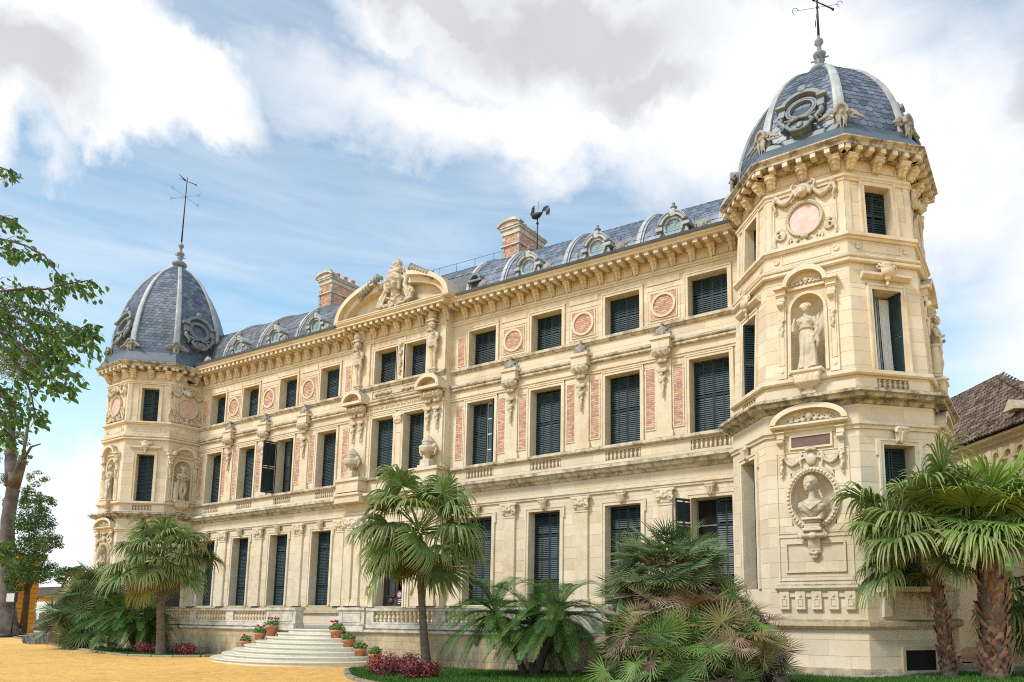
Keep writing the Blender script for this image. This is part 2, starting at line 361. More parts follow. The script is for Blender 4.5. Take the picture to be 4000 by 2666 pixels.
    def loft(s, rings, smooth=True, caps=True):
        n = len(rings[0]); vs = [p for r_ in rings for p in r_]
        fs = [(k*n+i, k*n+(i+1) % n, (k+1)*n+(i+1) % n, (k+1)*n+i) for k in range(len(rings)-1) for i in range(n)]
        if caps: fs += [tuple(range(n))[::-1], tuple((len(rings)-1)*n+i for i in range(n))]
        s.add(vs, fs, smooth)
    def mesh(s, name):
        me = bpy.data.meshes.new(name); me.from_pydata(s.v, [], s.fc)
        me.polygons.foreach_set('use_smooth', s.sm); me.update(); return me
def recalc(me):
    b = bmesh.new(); b.from_mesh(me); bmesh.ops.recalc_face_normals(b, faces=b.faces); b.to_mesh(me); b.free(); return me
def link(name, me, m=None, parent=None, M=None):
    if m is not None and len(me.materials) == 0: me.materials.append(m)
    o = bpy.data.objects.new(name, me); COL.objects.link(o)
    if M is not None: o.matrix_world = M
    if parent is not None:
        o.parent = parent; o.matrix_parent_inverse = inv_of(parent)
    return o
_inv = {}
def inv_of(p):
    k = p.name
    if k not in _inv:
        chain = Matrix.Identity(4); q = p
        while q is not None:
            chain = (q.matrix_parent_inverse @ q.matrix_basis) @ chain if q.parent else q.matrix_basis @ chain; q = q.parent
        _inv[k] = chain.inverted()
    return _inv[k]
def build(mb, name, m, parent=None, fix=False):
    me = mb.mesh(name)
    if fix: recalc(me)
    return link(name, me, m, parent)
def tag(o, label=None, cat=None, group=None, kind=None):
    if label: o['label'] = label
    if cat: o['category'] = cat
    if group: o['group'] = group
    if kind: o['kind'] = kind
    return o
def empty(name, loc, rz=0., label=None, cat=None, group=None, parent=None):
    o = bpy.data.objects.new(name, None); COL.objects.link(o); o.empty_display_size = .3
    o.location = loc; o.rotation_euler = (0, 0, rz)
    if parent is not None: o.parent = parent; o.matrix_parent_inverse = inv_of(parent)
    return tag(o, label, cat, group)
def sculpt(mb, name, voxel, smooth=2):
    """fuse the shapes in mb into one continuous carved surface"""
    me = mb.mesh(name + '_raw'); recalc(me)
    o = bpy.data.objects.new('tmp', me); COL.objects.link(o)
    r_ = o.modifiers.new('r', 'REMESH'); r_.mode = 'VOXEL'; r_.voxel_size = voxel; r_.use_smooth_shade = True
    if smooth: s_ = o.modifiers.new('s', 'SMOOTH'); s_.factor = .4; s_.iterations = smooth
    dg = bpy.context.evaluated_depsgraph_get()
    ev = o.evaluated_get(dg); out = bpy.data.meshes.new_from_object(ev, depsgraph=dg); out.name = name
    bpy.data.objects.remove(o); bpy.data.meshes.remove(me)
    out.polygons.foreach_set('use_smooth', [True]*len(out.polygons)); return out
def arc(c, r, a0, a1, n, rz=None):
    rz = rz or r
    return [(c[0] + r*math.cos(a0 + (a1-a0)*i/n), c[1] + rz*math.sin(a0 + (a1-a0)*i/n)) for i in range(n+1)]
def blocks(mb, u0, u1, z0, z1, v, holes=(), ch=.42, bl=1.05, seed=0, back=.3, gap=.004, dep=.006, sink=None):
    """ashlar: chamfered blocks in courses round rectangular holes (u0,u1,z0,z1), with a backing wall just behind the joints"""
    rr = random.Random(seed)
    n = max(1, round((z1-z0)/ch)); zs = [z0 + (z1-z0)*i/n for i in range(n+1)]
    for h in holes:
        for e in (h[2], h[3]):
            if z0 < e < z1:
                k = min(range(len(zs)), key=lambda i: abs(zs[i]-e))
                if abs(zs[k]-e) < .14 and 0 < k < len(zs)-1: zs[k] = e
                else: zs.append(e)
    zs = sorted(set(round(q, 4) for q in zs)); row = 0
    for a, b in zip(zs, zs[1:]):
        row += 1; free = [(u0, u1)]; m = (a+b)/2
        for h in holes:
            if h[2] < m < h[3]:
                nf = []
                for p, q in free:
                    if h[1] <= p or h[0] >= q: nf.append((p, q)); continue
                    if h[0] > p: nf.append((p, h[0]))
                    if h[1] < q: nf.append((h[1], q))
                free = nf
        for p, q in free:
            if q - p < .01: continue
            mb.box(p, q, v-back, v-dep, a, b)
            x = p; first = True
            while x < q - 1e-4:
                L = bl*(.85 + .3*rr.random())*(.5 if first and row % 2 else 1.0); first = False
                y = x + L
                if q - y < bl*.35: y = q
                y = min(y, q)
                item = (x+gap, y-gap, v-dep-.002, v, a+gap, b-gap, .004)
                if sink is not None: sink.append((mb.f, item))
                else: mb.slab(*item)
                x = y

def build_cl(mb, name, m, parent=None, fix=False, eps=.012):
    """one object for each cluster of touching pieces"""
    n = len(mb.v); par = list(range(n))
    def fd(i):
        while par[i] != i: par[i] = par[par[i]]; i = par[i]
        return i
    for f in mb.fc:
        a = fd(f[0])
        for q in f[1:]:
            b = fd(q)
            if a != b: par[b] = a
    isl = {}
    for i in range(n): isl.setdefault(fd(i), []).append(i)
    keys = list(isl); bb = []
    for k in keys:
        P = [mb.v[i] for i in isl[k]]; bb.append([min(p[j] for p in P)-eps for j in range(3)] + [max(p[j] for p in P)+eps for j in range(3)])
    g = list(range(len(keys)))
    def fg(i):
        while g[i] != i: g[i] = g[g[i]]; i = g[i]
        return i
    order = sorted(range(len(keys)), key=lambda i: bb[i][0])
    for x, i in enumerate(order):
        for j in order[x+1:]:
            if bb[j][0] > bb[i][3]: break
            if all(bb[i][d] <= bb[j][d+3] and bb[j][d] <= bb[i][d+3] for d in (1, 2)): g[fg(j)] = fg(i)
    grp = {k: fg(i) for i, k in enumerate(keys)}
    vm = {}; out = {}
    for i in range(n):
        q = out.setdefault(grp[fd(i)], MB()); vm[i] = len(q.v); q.v.append(mb.v[i])
    for f, sm in zip(mb.fc, mb.sm): q = out[grp[fd(f[0])]]; q.fc.append(tuple(vm[i] for i in f)); q.sm.append(sm)
    return [build(q, name, m, parent, fix) for q in out.values()]
# ------------------------------------------------------------------ carved pieces (local: x right, -y outward, z up)
FR = lambda u, v, z: (u, -v, z)
def leafy(m, c, w, h, v=.1, n=5):
    for i in range(n):
        a = (i/(n-1)-.5)*2.0
        m.blob((c[0]+math.sin(a)*w*.6, c[1]+v*.4, c[2]+math.cos(a)*h*.6), (w*.22, v*.7, h*.42), 6, 5, Matrix.Rotation(-a*.9, 3, 'Y') if False else Matrix.Rotation(a, 3, 'Y'))
def garland(m, p0, p1, sag, r, n=9, v=.1):
    for i in range(n+1):
        t = i/n; m.blob((p0[0]+(p1[0]-p0[0])*t, v, p0[1]+(p1[1]-p0[1])*t - sag*4*t*(1-t)), r*(.75+.5*rnd.random())*(.7+1.2*t*(1-t)), 6, 5)
def face(m, c, s, turn=0.0, hair=True, mb=None):
    """head with brow, eyes, nose, lips, chin, ears and waved hair; c = centre, s = head height"""
    M = Matrix.Rotation(turn, 3, 'Z')
    def P(x, y, z): q = M @ Vector((x*s, y*s, z*s)); return (c[0]+q.x, c[1]+q.y, c[2]+q.z)
    m.blob(P(0, 0, .06), (.36*s, .42*s, .46*s), 12, 10, M)
    m.blob(P(0, .10, -.22), (.27*s, .30*s, .26*s), 10, 8, M)             # jaw
    m.blob(P(0, .33, -.40), (.10*s, .09*s, .08*s), 8, 6, M)              # chin
    m.tube([P(0, .38, .14), P(0, .50, -.10)], [.045*s, .075*s], 6)       # nose
    m.blob(P(0, .40, -.235), (.12*s, .06*s, .035*s), 8, 5, M)            # upper lip
    m.blob(P(0, .39, -.29), (.10*s, .06*s, .035*s), 8, 5, M)
    for q in (-1, 1):
        m.tube([P(.05*q, .40, .17), P(.18*q, .36, .20), P(.29*q, .24, .14)], .045*s, 5)   # brow
        m.blob(P(.15*q, .345, .055), (.075*s, .05*s, .04*s), 7, 5, M)    # eye
        m.blob(P(.20*q, .27, -.12), (.13*s, .12*s, .12*s), 7, 6, M)      # cheek
        m.blob(P(.37*q, .0, .0), (.04*s, .09*s, .13*s), 6, 5, M)         # ear
    if hair:
        for k in range(26):
            a = PI*(k % 13)/12; lay = k//13
            x, z = math.cos(a)*(.40-.02*lay), math.sin(a)*.34 + .16 + .06*lay
            m.blob(P(x, .16-.20*lay, z), (.11*s, .12*s, .11*s), 6, 5)
        m.blob(P(0, -.14, .22), (.42*s, .38*s, .40*s), 10, 8, M)
        m.blob(P(0, -.44, .12), (.20*s, .18*s, .18*s), 8, 6, M)
def limb(m, pts, rad): m.tube(pts, rad, 9)
def hand(m, p, d, s, spread=(1, 0, 0)):
    """palm, four fingers and a thumb from the wrist p along d"""
    d = Vector(d).normalized(); w = Vector(spread).normalized(); p = Vector(p)
    m.blob(tuple(p + d*.4*s), (.26*s, .26*s, .36*s), 7, 6)
    for k, L in enumerate((.62, .72, .68, .52)):
        o = w*(-.21+.14*k)*s; a = p + d*.62*s + o
        m.tube([tuple(a), tuple(a + d*L*.5*s), tuple(a + d*L*.85*s + w.cross(d)*.18*s)], [.085*s, .075*s, .06*s], 5)
    a = p + d*.2*s - w*.22*s
    m.tube([tuple(a), tuple(a + d*.35*s - w*.16*s), tuple(a + d*.6*s - w*.10*s)], [.09*s, .08*s, .06*s], 5)
def rings(c, spec, n=40, folds=0):
    """stack of ellipse rings: (z, rx, ry, dx, dy, fold depth)"""
    out = []
    for z, rx, ry, dx_, dy_, fd in spec:
        r_ = []
        for i in range(n):
            a = 2*PI*i/n; k = 1 + fd*(math.cos(folds*a + z*1.7) + .5*math.cos((folds*1.7)*a - z*2.3))
            r_.append((c[0]+dx_+rx*k*math.cos(a), c[1]+dy_+ry*k*math.sin(a), c[2]+z))
        out.append(r_)
    return out
def statue_draped():
    """goddess in a belted gown: weight on one leg, right hand lifted to the shoulder, left arm lowered round a palm branch; 2.1 m"""
    m = MB(FR); n = 48
    m.loft(rings((0, 0, 0), [(0, .33, .27, 0, 0, .05), (.08, .30, .24, 0, 0, .06), (.4, .25, .20, .02, .02, .07), (.75, .235, .20, .03, .03, .06), (1.0, .25, .20, .03, .02, .045), (1.15, .235, .185, .02, .01, .03), (1.27, .185, .15, 0, 0, .015)], n, 9))
    m.loft(rings((0, 0, 0), [(1.22, .20, .165, 0, 0, .02), (1.30, .19, .155, 0, .01, .02), (1.42, .205, .165, 0, .02, .015), (1.55, .235, .16, -.01, .02, .01), (1.64, .22, .13, -.01, .01, 0), (1.70, .13, .10, -.01, 0, 0)], n, 7))
    for q in (-1, 1): m.blob((.095*q-.01, .13, 1.50), (.085, .075, .08), 8, 6)
    m.tube([(.22*math.cos(a), .18*math.sin(a)+.01, 1.29) for a in [2*PI*i/14 for i in range(15)]], .028, 6)     # girdle
    m.blob((.10, .17, .62), (.10, .10, .26), 8, 7)                         # bent knee under the cloth
    for k in range(9):                                                     # falling folds
        a = -.7 + k*.36; x = .23*math.sin(a)
        m.tube([(x*.75, .16+.03*math.cos(k), 1.12), (x*1.0+.03, .20+.02*math.sin(k*2), .65), (x*1.25, .22, .04)], [.018, .032, .042], 5)
    m.tube([(-.01, 0, 1.66), (0, .02, 1.80)], [.075, .065], 9)
    face(m, (0, .04, 1.93), .27, .15)
    for k in range(9): m.blob((.15*math.cos(PI*k/8), .04, 1.99+.11*math.sin(PI*k/8)), .035, 6, 5)               # wreath
    limb(m, [(-.22, .0, 1.62), (-.34, .03, 1.34), (-.36, .16, 1.20)], [.075, .062, .055])
    limb(m, [(-.36, .16, 1.20), (-.36, .17, 1.42), (-.33, .14, 1.52)], [.055, .042, .036]); hand(m, (-.33, .14, 1.52), (.15, -.1, 1), .13)
    limb(m, [(.22, .0, 1.62), (.31, .02, 1.36), (.32, .10, 1.16)], [.078, .064, .055])
    limb(m, [(.32, .10, 1.16), (.27, .20, 1.02), (.23, .22, .94)], [.055, .044, .036]); hand(m, (.23, .22, .94), (-.1, 0, -1), .13)
    m.tube([(.27, .20, .80), (.33, .15, 1.2), (.36, .10, 1.62)], [.02, .03, .02], 6)
    for k in range(10): m.tube([(.31+.004*k, .17-.007*k, 1.05+.06*k), (.40+.004*k, .18-.007*k, 1.16+.06*k)], [.025, .008], 5)
    m.tube([(.33, .16, 1.0), (.37, .16, .8), (.34, .18, .62)], [.05, .06, .02], 6)
    for q in (-1, 1): m.tube([(.11*q, .16, .03), (.13*q, .33, .03)], [.06, .045], 7)
    return sculpt(m, 'draped_statue', .019, 1)
def statue_youth():
    """bare youth leaning on a short column, arms folded across the chest, legs crossed; 2.1 m"""
    m = MB(FR)
    m.loft(rings((0, 0, 0), [(.95, .19, .15, .02, 0, 0), (1.05, .20, .155, .02, 0, 0), (1.2, .175, .135, .0, 0, 0), (1.4, .215, .155, -.02, .01, 0), (1.55, .245, .155, -.03, .01, 0), (1.64, .21, .12, -.03, 0, 0), (1.70, .11, .09, -.03, 0, 0)], 24))
    for q in (-1, 1): m.blob((.10*q-.03, .11, 1.48), (.10, .06, .075), 8, 6)
    limb(m, [(-.08, .0, 1.0), (-.09, .05, .56), (-.06, .0, .30), (-.05, .0, .06)], [.12, .09, .085, .05])
    limb(m, [(.12, .0, 1.0), (.15, .10, .58), (.06, .06, .30), (.02, .08, .06)], [.12, .09, .082, .05])
    for x, y in ((-.06, .02), (.03, .10)): m.tube([(x, y, .05), (x+.03, y+.20, .03)], [.055, .04], 7)
    m.tube([(-.03, 0, 1.66), (-.02, .02, 1.80)], [.075, .065], 9); face(m, (-.01, .05, 1.93), .27, .35)
    for k in range(9): m.blob((-.01+.16*math.cos(PI*k/8), .02, 2.0+.10*math.sin(PI*k/8)), .04, 6, 5)
    limb(m, [(-.26, 0, 1.60), (-.36, .08, 1.33), (-.20, .22, 1.34), (-.02, .24, 1.42)], [.075, .062, .05, .04]); hand(m, (-.02, .24, 1.42), (1, .1, .3), .12, (0, 0, 1))
    limb(m, [(.20, 0, 1.60), (.31, .08, 1.34), (.12, .23, 1.28), (-.08, .25, 1.24)], [.075, .062, .05, .04]); hand(m, (-.08, .25, 1.24), (-1, .1, 0), .12, (0, 0, 1))
    m.lathe((-.33, -.02, 0), [(.20, 0), (.20, .08), (.15, .12), (.14, .95), (.18, 1.0), (.18, 1.06), (0.02, 1.07)], 16)
    m.tube([(-.28, .14, 1.35), (-.34, .18, 1.15), (-.36, .18, .85)], [.03, .05, .03], 6)
    for k in range(6): m.tube([(.05+.03*k, -.12, 1.02), (.02+.06*k-.1, -.14, .04)], [.06, .08], 6)
    m.blob((.03, .12, .93), (.17, .07, .10), 8, 6)
    return sculpt(m, 'youth_statue', .019, 1)
def bust():
    m = MB(FR)
    m.loft(rings((0, 0, 0), [(0, .12, .10, 0, 0, 0), (.06, .16, .12, 0, .01, 0), (.18, .34, .17, 0, .02, .02), (.32, .43, .19, 0, .02, .03), (.44, .40, .17, 0, .01, .02), (.52, .24, .13, 0, 0, 0), (.57, .12, .11, 0, 0, 0)], 36, 8))
    for k in range(7): m.tube([(-.30+.05*k, .17, .44-.02*k), (-.02+.03*k, .22, .20+.02*k), (.34-.02*k, .15, .46)], [.02, .03, .018], 5)
    m.tube([(0, 0, .50), (-.01, .02, .76)], [.11, .095], 10); face(m, (-.03, .05, .98), .44, .75)
    for k in range(4): m.blob((.20+.03*k, -.02, .78-.07*k), .05, 6, 5)
    return sculpt(m, 'draped_bust', .02, 1)
def m_bracket():
    m = MB(FR)
    m.box(-.17, .17, 0, .34, .58, .68); m.run(-.13, .13, [(0, 0), (.10, .04), (.13, .2), (.20, .36), (.30, .46), (.32, .58), (0, .58)])
    for q in (-1, 1): m.blob((.13*q, .22, .47), (.06, .11, .11), 7, 6); m.blob((.12*q, .12, .30), (.05, .07, .09), 6, 5)
    m.blob((0, .31, .45), (.10, .07, .09), 8, 6); m.blob((0, .24, .28), (.09, .08, .10), 7, 6); m.blob((0, .17, .12), (.07, .07, .10), 7, 6); m.blob((0, .13, 0), (.05, .05, .07), 6, 5)
    return sculpt(m, 'frieze_bracket', .024, 1)
def m_console():
    """scroll with a hanging garland of fruit: 2.0 m tall, hung from z = 0"""
    m = MB(FR); m.box(-.30, .30, 0, .16, -.42, 0)
    for k in range(3): m.tube([(-.24+.24*k, .22, -.02), (-.24+.24*k, .30, -.16), (-.24+.24*k, .22, -.34)], [.10, .13, .09], 8)
    m.tube([(-.36, .20, -.17), (.36, .20, -.17)], .15, 10); m.tube([(-.02, .36, -.05), (-.02, .34, -.32)], .05, 6)
    for q in (-1, 1): m.scroll((.34*q, 0, -.17), .13, .035, .1, .2)
    leafy(m, (0, .04, -.62), .30, .26, .16, 7); m.blob((0, .14, -.52), .09, 7, 6)
    m.tube([(-.24, .10, -.88), (.24, .10, -.88)], .085, 8); m.tube([(-.18, .13, -.95), (.18, .13, -.95)], .05, 6)
    leafy(m, (0, .03, -1.12), -.24, -.20, .13, 5)
    for k in range(22):
        t = k/21; w = .17*(1-t)+.03; m.blob(((rnd.random()-.5)*2*w*.7, .07+.05*rnd.random(), -1.05-.95*t), .045+.035*(1-t)*(.5+rnd.random()), 6, 5)
    return sculpt(m, 'scroll_console', .024, 1)
def m_figure():
    """small seated figure with a shell and cornucopias above a console, 0.62 m"""
    m = MB(FR); m.blob((0, .14, .10), (.38, .16, .12), 10, 6); m.blob((0, .13, .28), (.17, .13, .18), 8, 7); m.blob((0, .14, .52), (.085, .085, .10), 8, 6)
    for q in (-1, 1):
        m.tube([(.10*q, .14, .38), (.24*q, .18, .26), (.12*q, .24, .20)], [.05, .045, .04], 6); m.tube([(.06*q, .2, .18), (.16*q, .28, .14), (.12*q, .26, 0)], [.07, .06, .04], 6)
        m.scroll((.30*q, 0, .22), .15, .045, .1, .08, 1.2, q)
    for k in range(9): m.blob((-.36+.09*k, .16+.05*rnd.random(), .03), .06, 6, 5)
    return sculpt(m, 'seated_figure', .024, 1)
def m_capital():
    m = MB(FR); m.box(-.42, .42, 0, .18, .42, .52); m.run(-.30, .30, [(0, 0), (.10, 0), (.12, .3), (.16, .42), (0, .42)])
    leafy(m, (0, .08, .12), .22, .36, .12, 5); m.blob((0, .17, .36), .07, 7, 6)
    for q in (-1, 1): m.scroll((.24*q, 0, .18), .12, .035, .08, .12, 1.3, -q); m.scroll((.30*q, 0, .36), .08, .03, .08, .12, 1.2, q)
    return sculpt(m, 'carved_capital', .022, 1)
def m_keystone():
    m = MB(FR); m.run(-.13, .13, [(0, 0), (.06, .02), (.09, .2), (.2, .30), (.22, .42), (0, .46)]); m.box(-.2, .2, 0, .14, .40, .48)
    for q in (-1, 1): m.tube([(.16*q, .17, .30), (.17*q, .13, .40)], .06, 6); m.tube([(.1*q, .2, .36), (.08*q, .11, .05)], [.04, .03], 5)
    m.tube([(0, .22, .34), (0, .12, .0)], [.05, .04], 5)
    for q in (-1, 0, 1): m.tube([(.12*q-.06, .2, .43), (.12*q+.06, .2, .43)], .06, 6)
    return sculpt(m, 'keystone', .02, 1)
def m_crest():
    """lion-mask crest above the gutter"""
    m = MB(FR); m.blob((0, .10, .28), (.20, .14, .22), 9, 7)
    for q in (-1, 1):
        m.tube([(.08*q, .06, .55), (.28*q, .06, .46), (.42*q, .06, .20), (.62*q, .06, .12), (.80*q, .06, .05)], [.06, .06, .055, .06, .04], 6)
        m.scroll((.80*q, 0, .12), .12, .045, .06, .03, 1.3, q); m.blob((.09*q, .2, .32), .05, 6, 5); m.blob((.30*q, .07, .1), (.14, .08, .10), 7, 5)
    m.blob((0, .22, .22), (.08, .06, .06), 6, 5); m.blob((0, .08, .58), (.10, .06, .06), 7, 5)
    for k in range(9): m.blob((.20*math.cos(PI*k/8), .12, .30+.20*math.sin(PI*k/8)), .06, 6, 5)
    m.box(-.9, .9, -.06, .06, -.02, .06); return sculpt(m, 'lion_crest', .026, 1)
def m_shell():
    """hooded shell with a mask and outspread leaf wings, at the foot of a dome rib"""
    m = MB(FR); m.band(arc((0, .34), .16, -.1*PI, 1.1*PI, 16, .22), arc((0, .34), .27, -.1*PI, 1.1*PI, 16, .34), -.12, .22, False); m.blob((0, -.02, .40), (.2, .08, .26), 8, 6)
    for k in range(6): a = PI*(k+.5)/6; m.tube([(.05*math.cos(a), .10, .36), (.20*math.cos(a), .14, .38+.27*math.sin(a))], [.025, .045], 5)
    m.blob((0, .12, .26), (.13, .12, .17), 8, 7); m.tube([(0, .2, .30), (0, .27, .20)], [.035, .05], 5)
    for q in (-1, 1):
        m.blob((.06*q, .21, .29), .035, 5, 4); m.tube([(.11*q, .10, .30), (.17*q, .13, .10), (.13*q, .12, -.12), (.17*q, .1, -.30)], [.06, .065, .05, .03], 6); m.tube([(.05*q, .16, .12), (.08*q, .18, -.05), (.04*q, .15, -.36)], [.06, .055, .025], 6)
        m.scroll((.36*q, .0, .28), .15, .045, .1, .04, 1.4, q); m.tube([(.24*q, .04, .42), (.40*q, .05, .42), (.58*q, .03, .30), (.80*q, -.05, .12)], [.05, .055, .05, .02], 6)
        for k in range(6): m.blob(((.46+.07*k)*q, .06, .26-.035*k), (.05, .05, .065), 5, 4)
        m.tube([(.30*q, .04, .14), (.52*q, .03, .10), (.72*q, -.02, .02)], [.045, .045, .02], 5)
    return sculpt(m, 'shell_ornament', .021, 1)
def m_cartouche():
    """lion mask, swags and scrolls round a disc of radius .6 at the origin"""
    m = MB(FR)
    m.band(arc((0, 0), .50, 0, 2*PI, 36)[:-1], arc((0, 0), .60, 0, 2*PI, 36)[:-1], 0, .10)
    for k in range(40): a = 2*PI*k/40; m.blob((.58*math.cos(a), .10, .58*math.sin(a)), .04, 5, 4)
    m.blob((0, .16, .86), (.17, .16, .20), 9, 7); m.blob((0, .30, .80), (.09, .07, .08), 7, 5)
    for k in range(11): a = -.3+(PI+.6)*k/10; m.blob((.23*math.cos(a), .12, .88+.22*math.sin(a)), .075, 6, 5)
    for q in (-1, 1):
        m.scroll((.25*q, 0, 1.12), .15, .05, .08, .06, 1.3, -q); garland(m, (.32*q, .95), (.92*q, 1.0), .30, .10, 9, .07)
        m.blob((.95*q, .09, 1.02), .085, 7, 5); m.tube([(.95*q, .07, .95), (1.0*q, .07, .7), (.92*q, .06, .55), (.97*q, .05, .42)], [.06, .07, .05, .03], 6)
        m.scroll((.78*q, 0, -.42), .17, .055, .08, .05, 1.5, q); m.tube([(.70*q, .06, -.18), (.92*q, .06, -.25), (.98*q, .06, -.6), (.92*q, .06, -.92)], [.05, .06, .055, .04], 6)
        m.scroll((.42*q, 0, -.72), .16, .05, .08, .05, 1.4, -q); m.tube([(.2*q, .07, -.66), (.5*q, .07, -.88), (.85*q, .06, -.86)], [.06, .06, .04], 6); m.blob((.30*q, .08, -.82), .08, 6, 5)
    m.blob((0, .12, -.64), (.13, .10, .09), 8, 6); m.blob((0, .10, -.84), (.12, .09, .11), 7, 5)
    return sculpt(m, 'lion_cartouche', .021, 1)
def m_swag():
    """shell cartouche with swags above the bust, 2.0 wide"""
    m = MB(FR); m.blob((0, .08, .02), (.17, .10, .20), 9, 7); leafy(m, (0, .04, .26), .24, .16, .12, 7)
    for q in (-1, 1):
        m.scroll((.26*q, 0, .16), .11, .04, .06, .04, 1.3, -q); m.tube([(.18*q, .06, .1), (.34*q, .06, .02), (.30*q, .06, -.2)], [.05, .05, .03], 6)
        garland(m, (.36*q, .08), (.86*q, .22), .24, .075, 10, .06); m.scroll((.90*q, 0, .24), .11, .04, .06, .04, 1.4, q)
        m.tube([(.90*q, .06, .12), (.95*q, .06, -.15), (.88*q, .05, -.35), (.93*q, .05, -.5)], [.05, .06, .05, .025], 6)
        m.tube([(.10*q, .06, -.26), (.40*q, .06, -.30), (.62*q, .06, -.48)], [.05, .05, .03], 6)
    return sculpt(m, 'shell_swag', .024, 1)
def m_herm():
    """term figure: bearded head under a basket, torso in a sash, tapering shaft; 2.9 m"""
    m = MB(FR)
    m.lathe((0, .26, 2.55), [(.10, 0), (.20, .08), (.24, .22), (.19, .34), (.22, .40), (.05, .42)], 12, ribn=10, rib=.06)
    m.box(-.28, .28, 0, .42, 2.47, 2.56); face(m, (0, .26, 2.22), .42, 0)
    for k in range(5): m.blob((-.14+.07*k, .42, 2.02-.03*abs(k-2)), .07, 6, 5)
    m.loft(rings((0, 0, 0), [(1.25, .20, .16, 0, .16, 0), (1.42, .24, .19, 0, .18, 0), (1.62, .27, .20, 0, .20, 0), (1.82, .32, .20, 0, .20, 0), (1.94, .26, .16, 0, .19, 0), (2.04, .12, .11, 0, .20, 0)], 20))
    for q in (-1, 1): m.blob((.13*q, .36, 1.80), (.12, .06, .09), 7, 6); m.tube([(.30*q, .18, 1.86), (.34*q, .22, 1.66), (.30*q, .20, 1.50)], [.09, .085, .07], 7)
    for k in range(5): m.tube([(-.30, .22, 1.48-.05*k), (0, .38, 1.36-.05*k), (.30, .24, 1.48-.06*k)], .05, 6)
    m.tube([(.28, .26, 1.40), (.30, .24, 1.1), (.22, .22, .85)], [.09, .08, .04], 7); m.blob((-.30, .22, 1.40), (.09, .1, .16), 6, 5)
    m.loft([[(-a, 0, z), (a, 0, z), (a, b, z), (-a, b, z)] for z, a, b in ((.12, .13, .14), (1.3, .23, .26))], False)
    for k in range(11): m.blob((0, .17+.011*k, .2+.1*k), .05, 6, 4)
    m.box(-.26, .26, 0, .26, 0, .12); m.box(-.22, .22, 0, .20, -.12, 0); m.scroll((0, 0, -.28), .16, .06, .1, .08); m.blob((0, .12, -.3), (.2, .12, .17), 8, 6)
    return sculpt(m, 'term_figure', .024, 1)
def m_pediment():
    """mask of a crowned woman between volutes and fruit, scroll and bearded head on top: 3.6 m tall"""
    m = MB(FR); face(m, (0, .42, 1.75), 1.15, .0)
    m.tube([(0, .3, .85), (0, .35, 1.3)], [.30, .26], 10); m.loft(rings((0, 0, 0), [(.25, .34, .24, 0, .25, .03), (.5, .62, .30, 0, .25, .05), (.78, .58, .26, 0, .25, .04), (.95, .3, .2, 0, .25, 0)], 30, 9))
    for k in range(7): m.tube([(-.55+.08*k, .5, .9-.05*k), (-.05+.03*k, .62, .55-.02*k), (.5-.04*k, .5, .85)], .05, 6)
    m.box(-1.0, 1.0, -.1, .22, .2, 2.1)
    for q in (-1, 1):
        m.tube([(.52*q, .3, 2.2), (.80*q, .34, 1.9), (.72*q, .38, 1.45), (.95*q, .4, 1.05), (1.02*q, .38, .6), (.8*q, .4, .35)], [.12, .16, .15, .15, .13, .1], 9)
        m.scroll((1.05*q, .12, 1.02), .34, .10, .2, .3, 1.7, q); m.tube([(.55*q, .3, 2.35), (1.0*q, .26, 2.15), (1.35*q, .22, 1.95), (1.75*q, .2, 1.95)], [.12, .16, .14, .08], 8)
        for k in range(9): m.blob((1.15*q+.2*q*rnd.random()-.3*q*(k/9), .35+.1*rnd.random(), .85-.07*k), .10+.05*rnd.random(), 7, 5)
        for k in range(6): m.tube([(.62*q+.06*k*q, .42, 1.2), (.95*q+.05*k*q, .45, .5+.1*k)], [.04, .05], 5)
        for k in range(12): m.blob(((.15+.10*k)*q, .40+.08*rnd.random(), .12+.02*k+.1*rnd.random()), .11+.03*rnd.random(), 7, 5)
        for k in range(5): m.blob((.42*q, .55, 1.95-.17*k), (.12, .12, .12), 7, 5)
    m.tube([(-.42, .35, 2.62), (.42, .35, 2.62)], .27, 12); m.tube([(-.12, .55, 2.75), (-.12, .5, 2.4)], .08, 6)
    for q in (-1, 1): m.scroll((.45*q, .2, 2.62), .24, .07, .15, .35); m.tube([(.35*q, .2, 2.7), (.75*q, .15, 2.45), (1.0*q, .1, 2.2)], [.16, .18, .1], 8)
    m.tube([(-.34, .4, 2.9), (.34, .4, 2.9)], .10, 8); m.blob((0, .3, 3.22), (.28, .26, .32), 10, 8); m.blob((0, .5, 3.12), (.14, .14, .2), 8, 6)
    for k in range(7): m.blob((-.24+.08*k, .5, 3.0-.05*(3-abs(k-3))), .08, 6, 5)
    return sculpt(m, 'crowned_mask', .026, 1)
def m_acroter():
    """scrolled foliage lying on the arch"""
    m = MB(FR)
    for k in range(7): m.tube([(.2*k, .05, .12+.05*math.sin(k)), (.2*k+.12, .12, .30-.02*k), (.2*k+.25, .1, .12)], [.10, .11, .07], 7); m.blob((.2*k+.1, .14, .2), .10, 7, 5)
    m.scroll((1.5, 0, .14), .16, .06, .1, .05, 1.5, 1); return sculpt(m, 'scrolled_foliage', .03, 1)
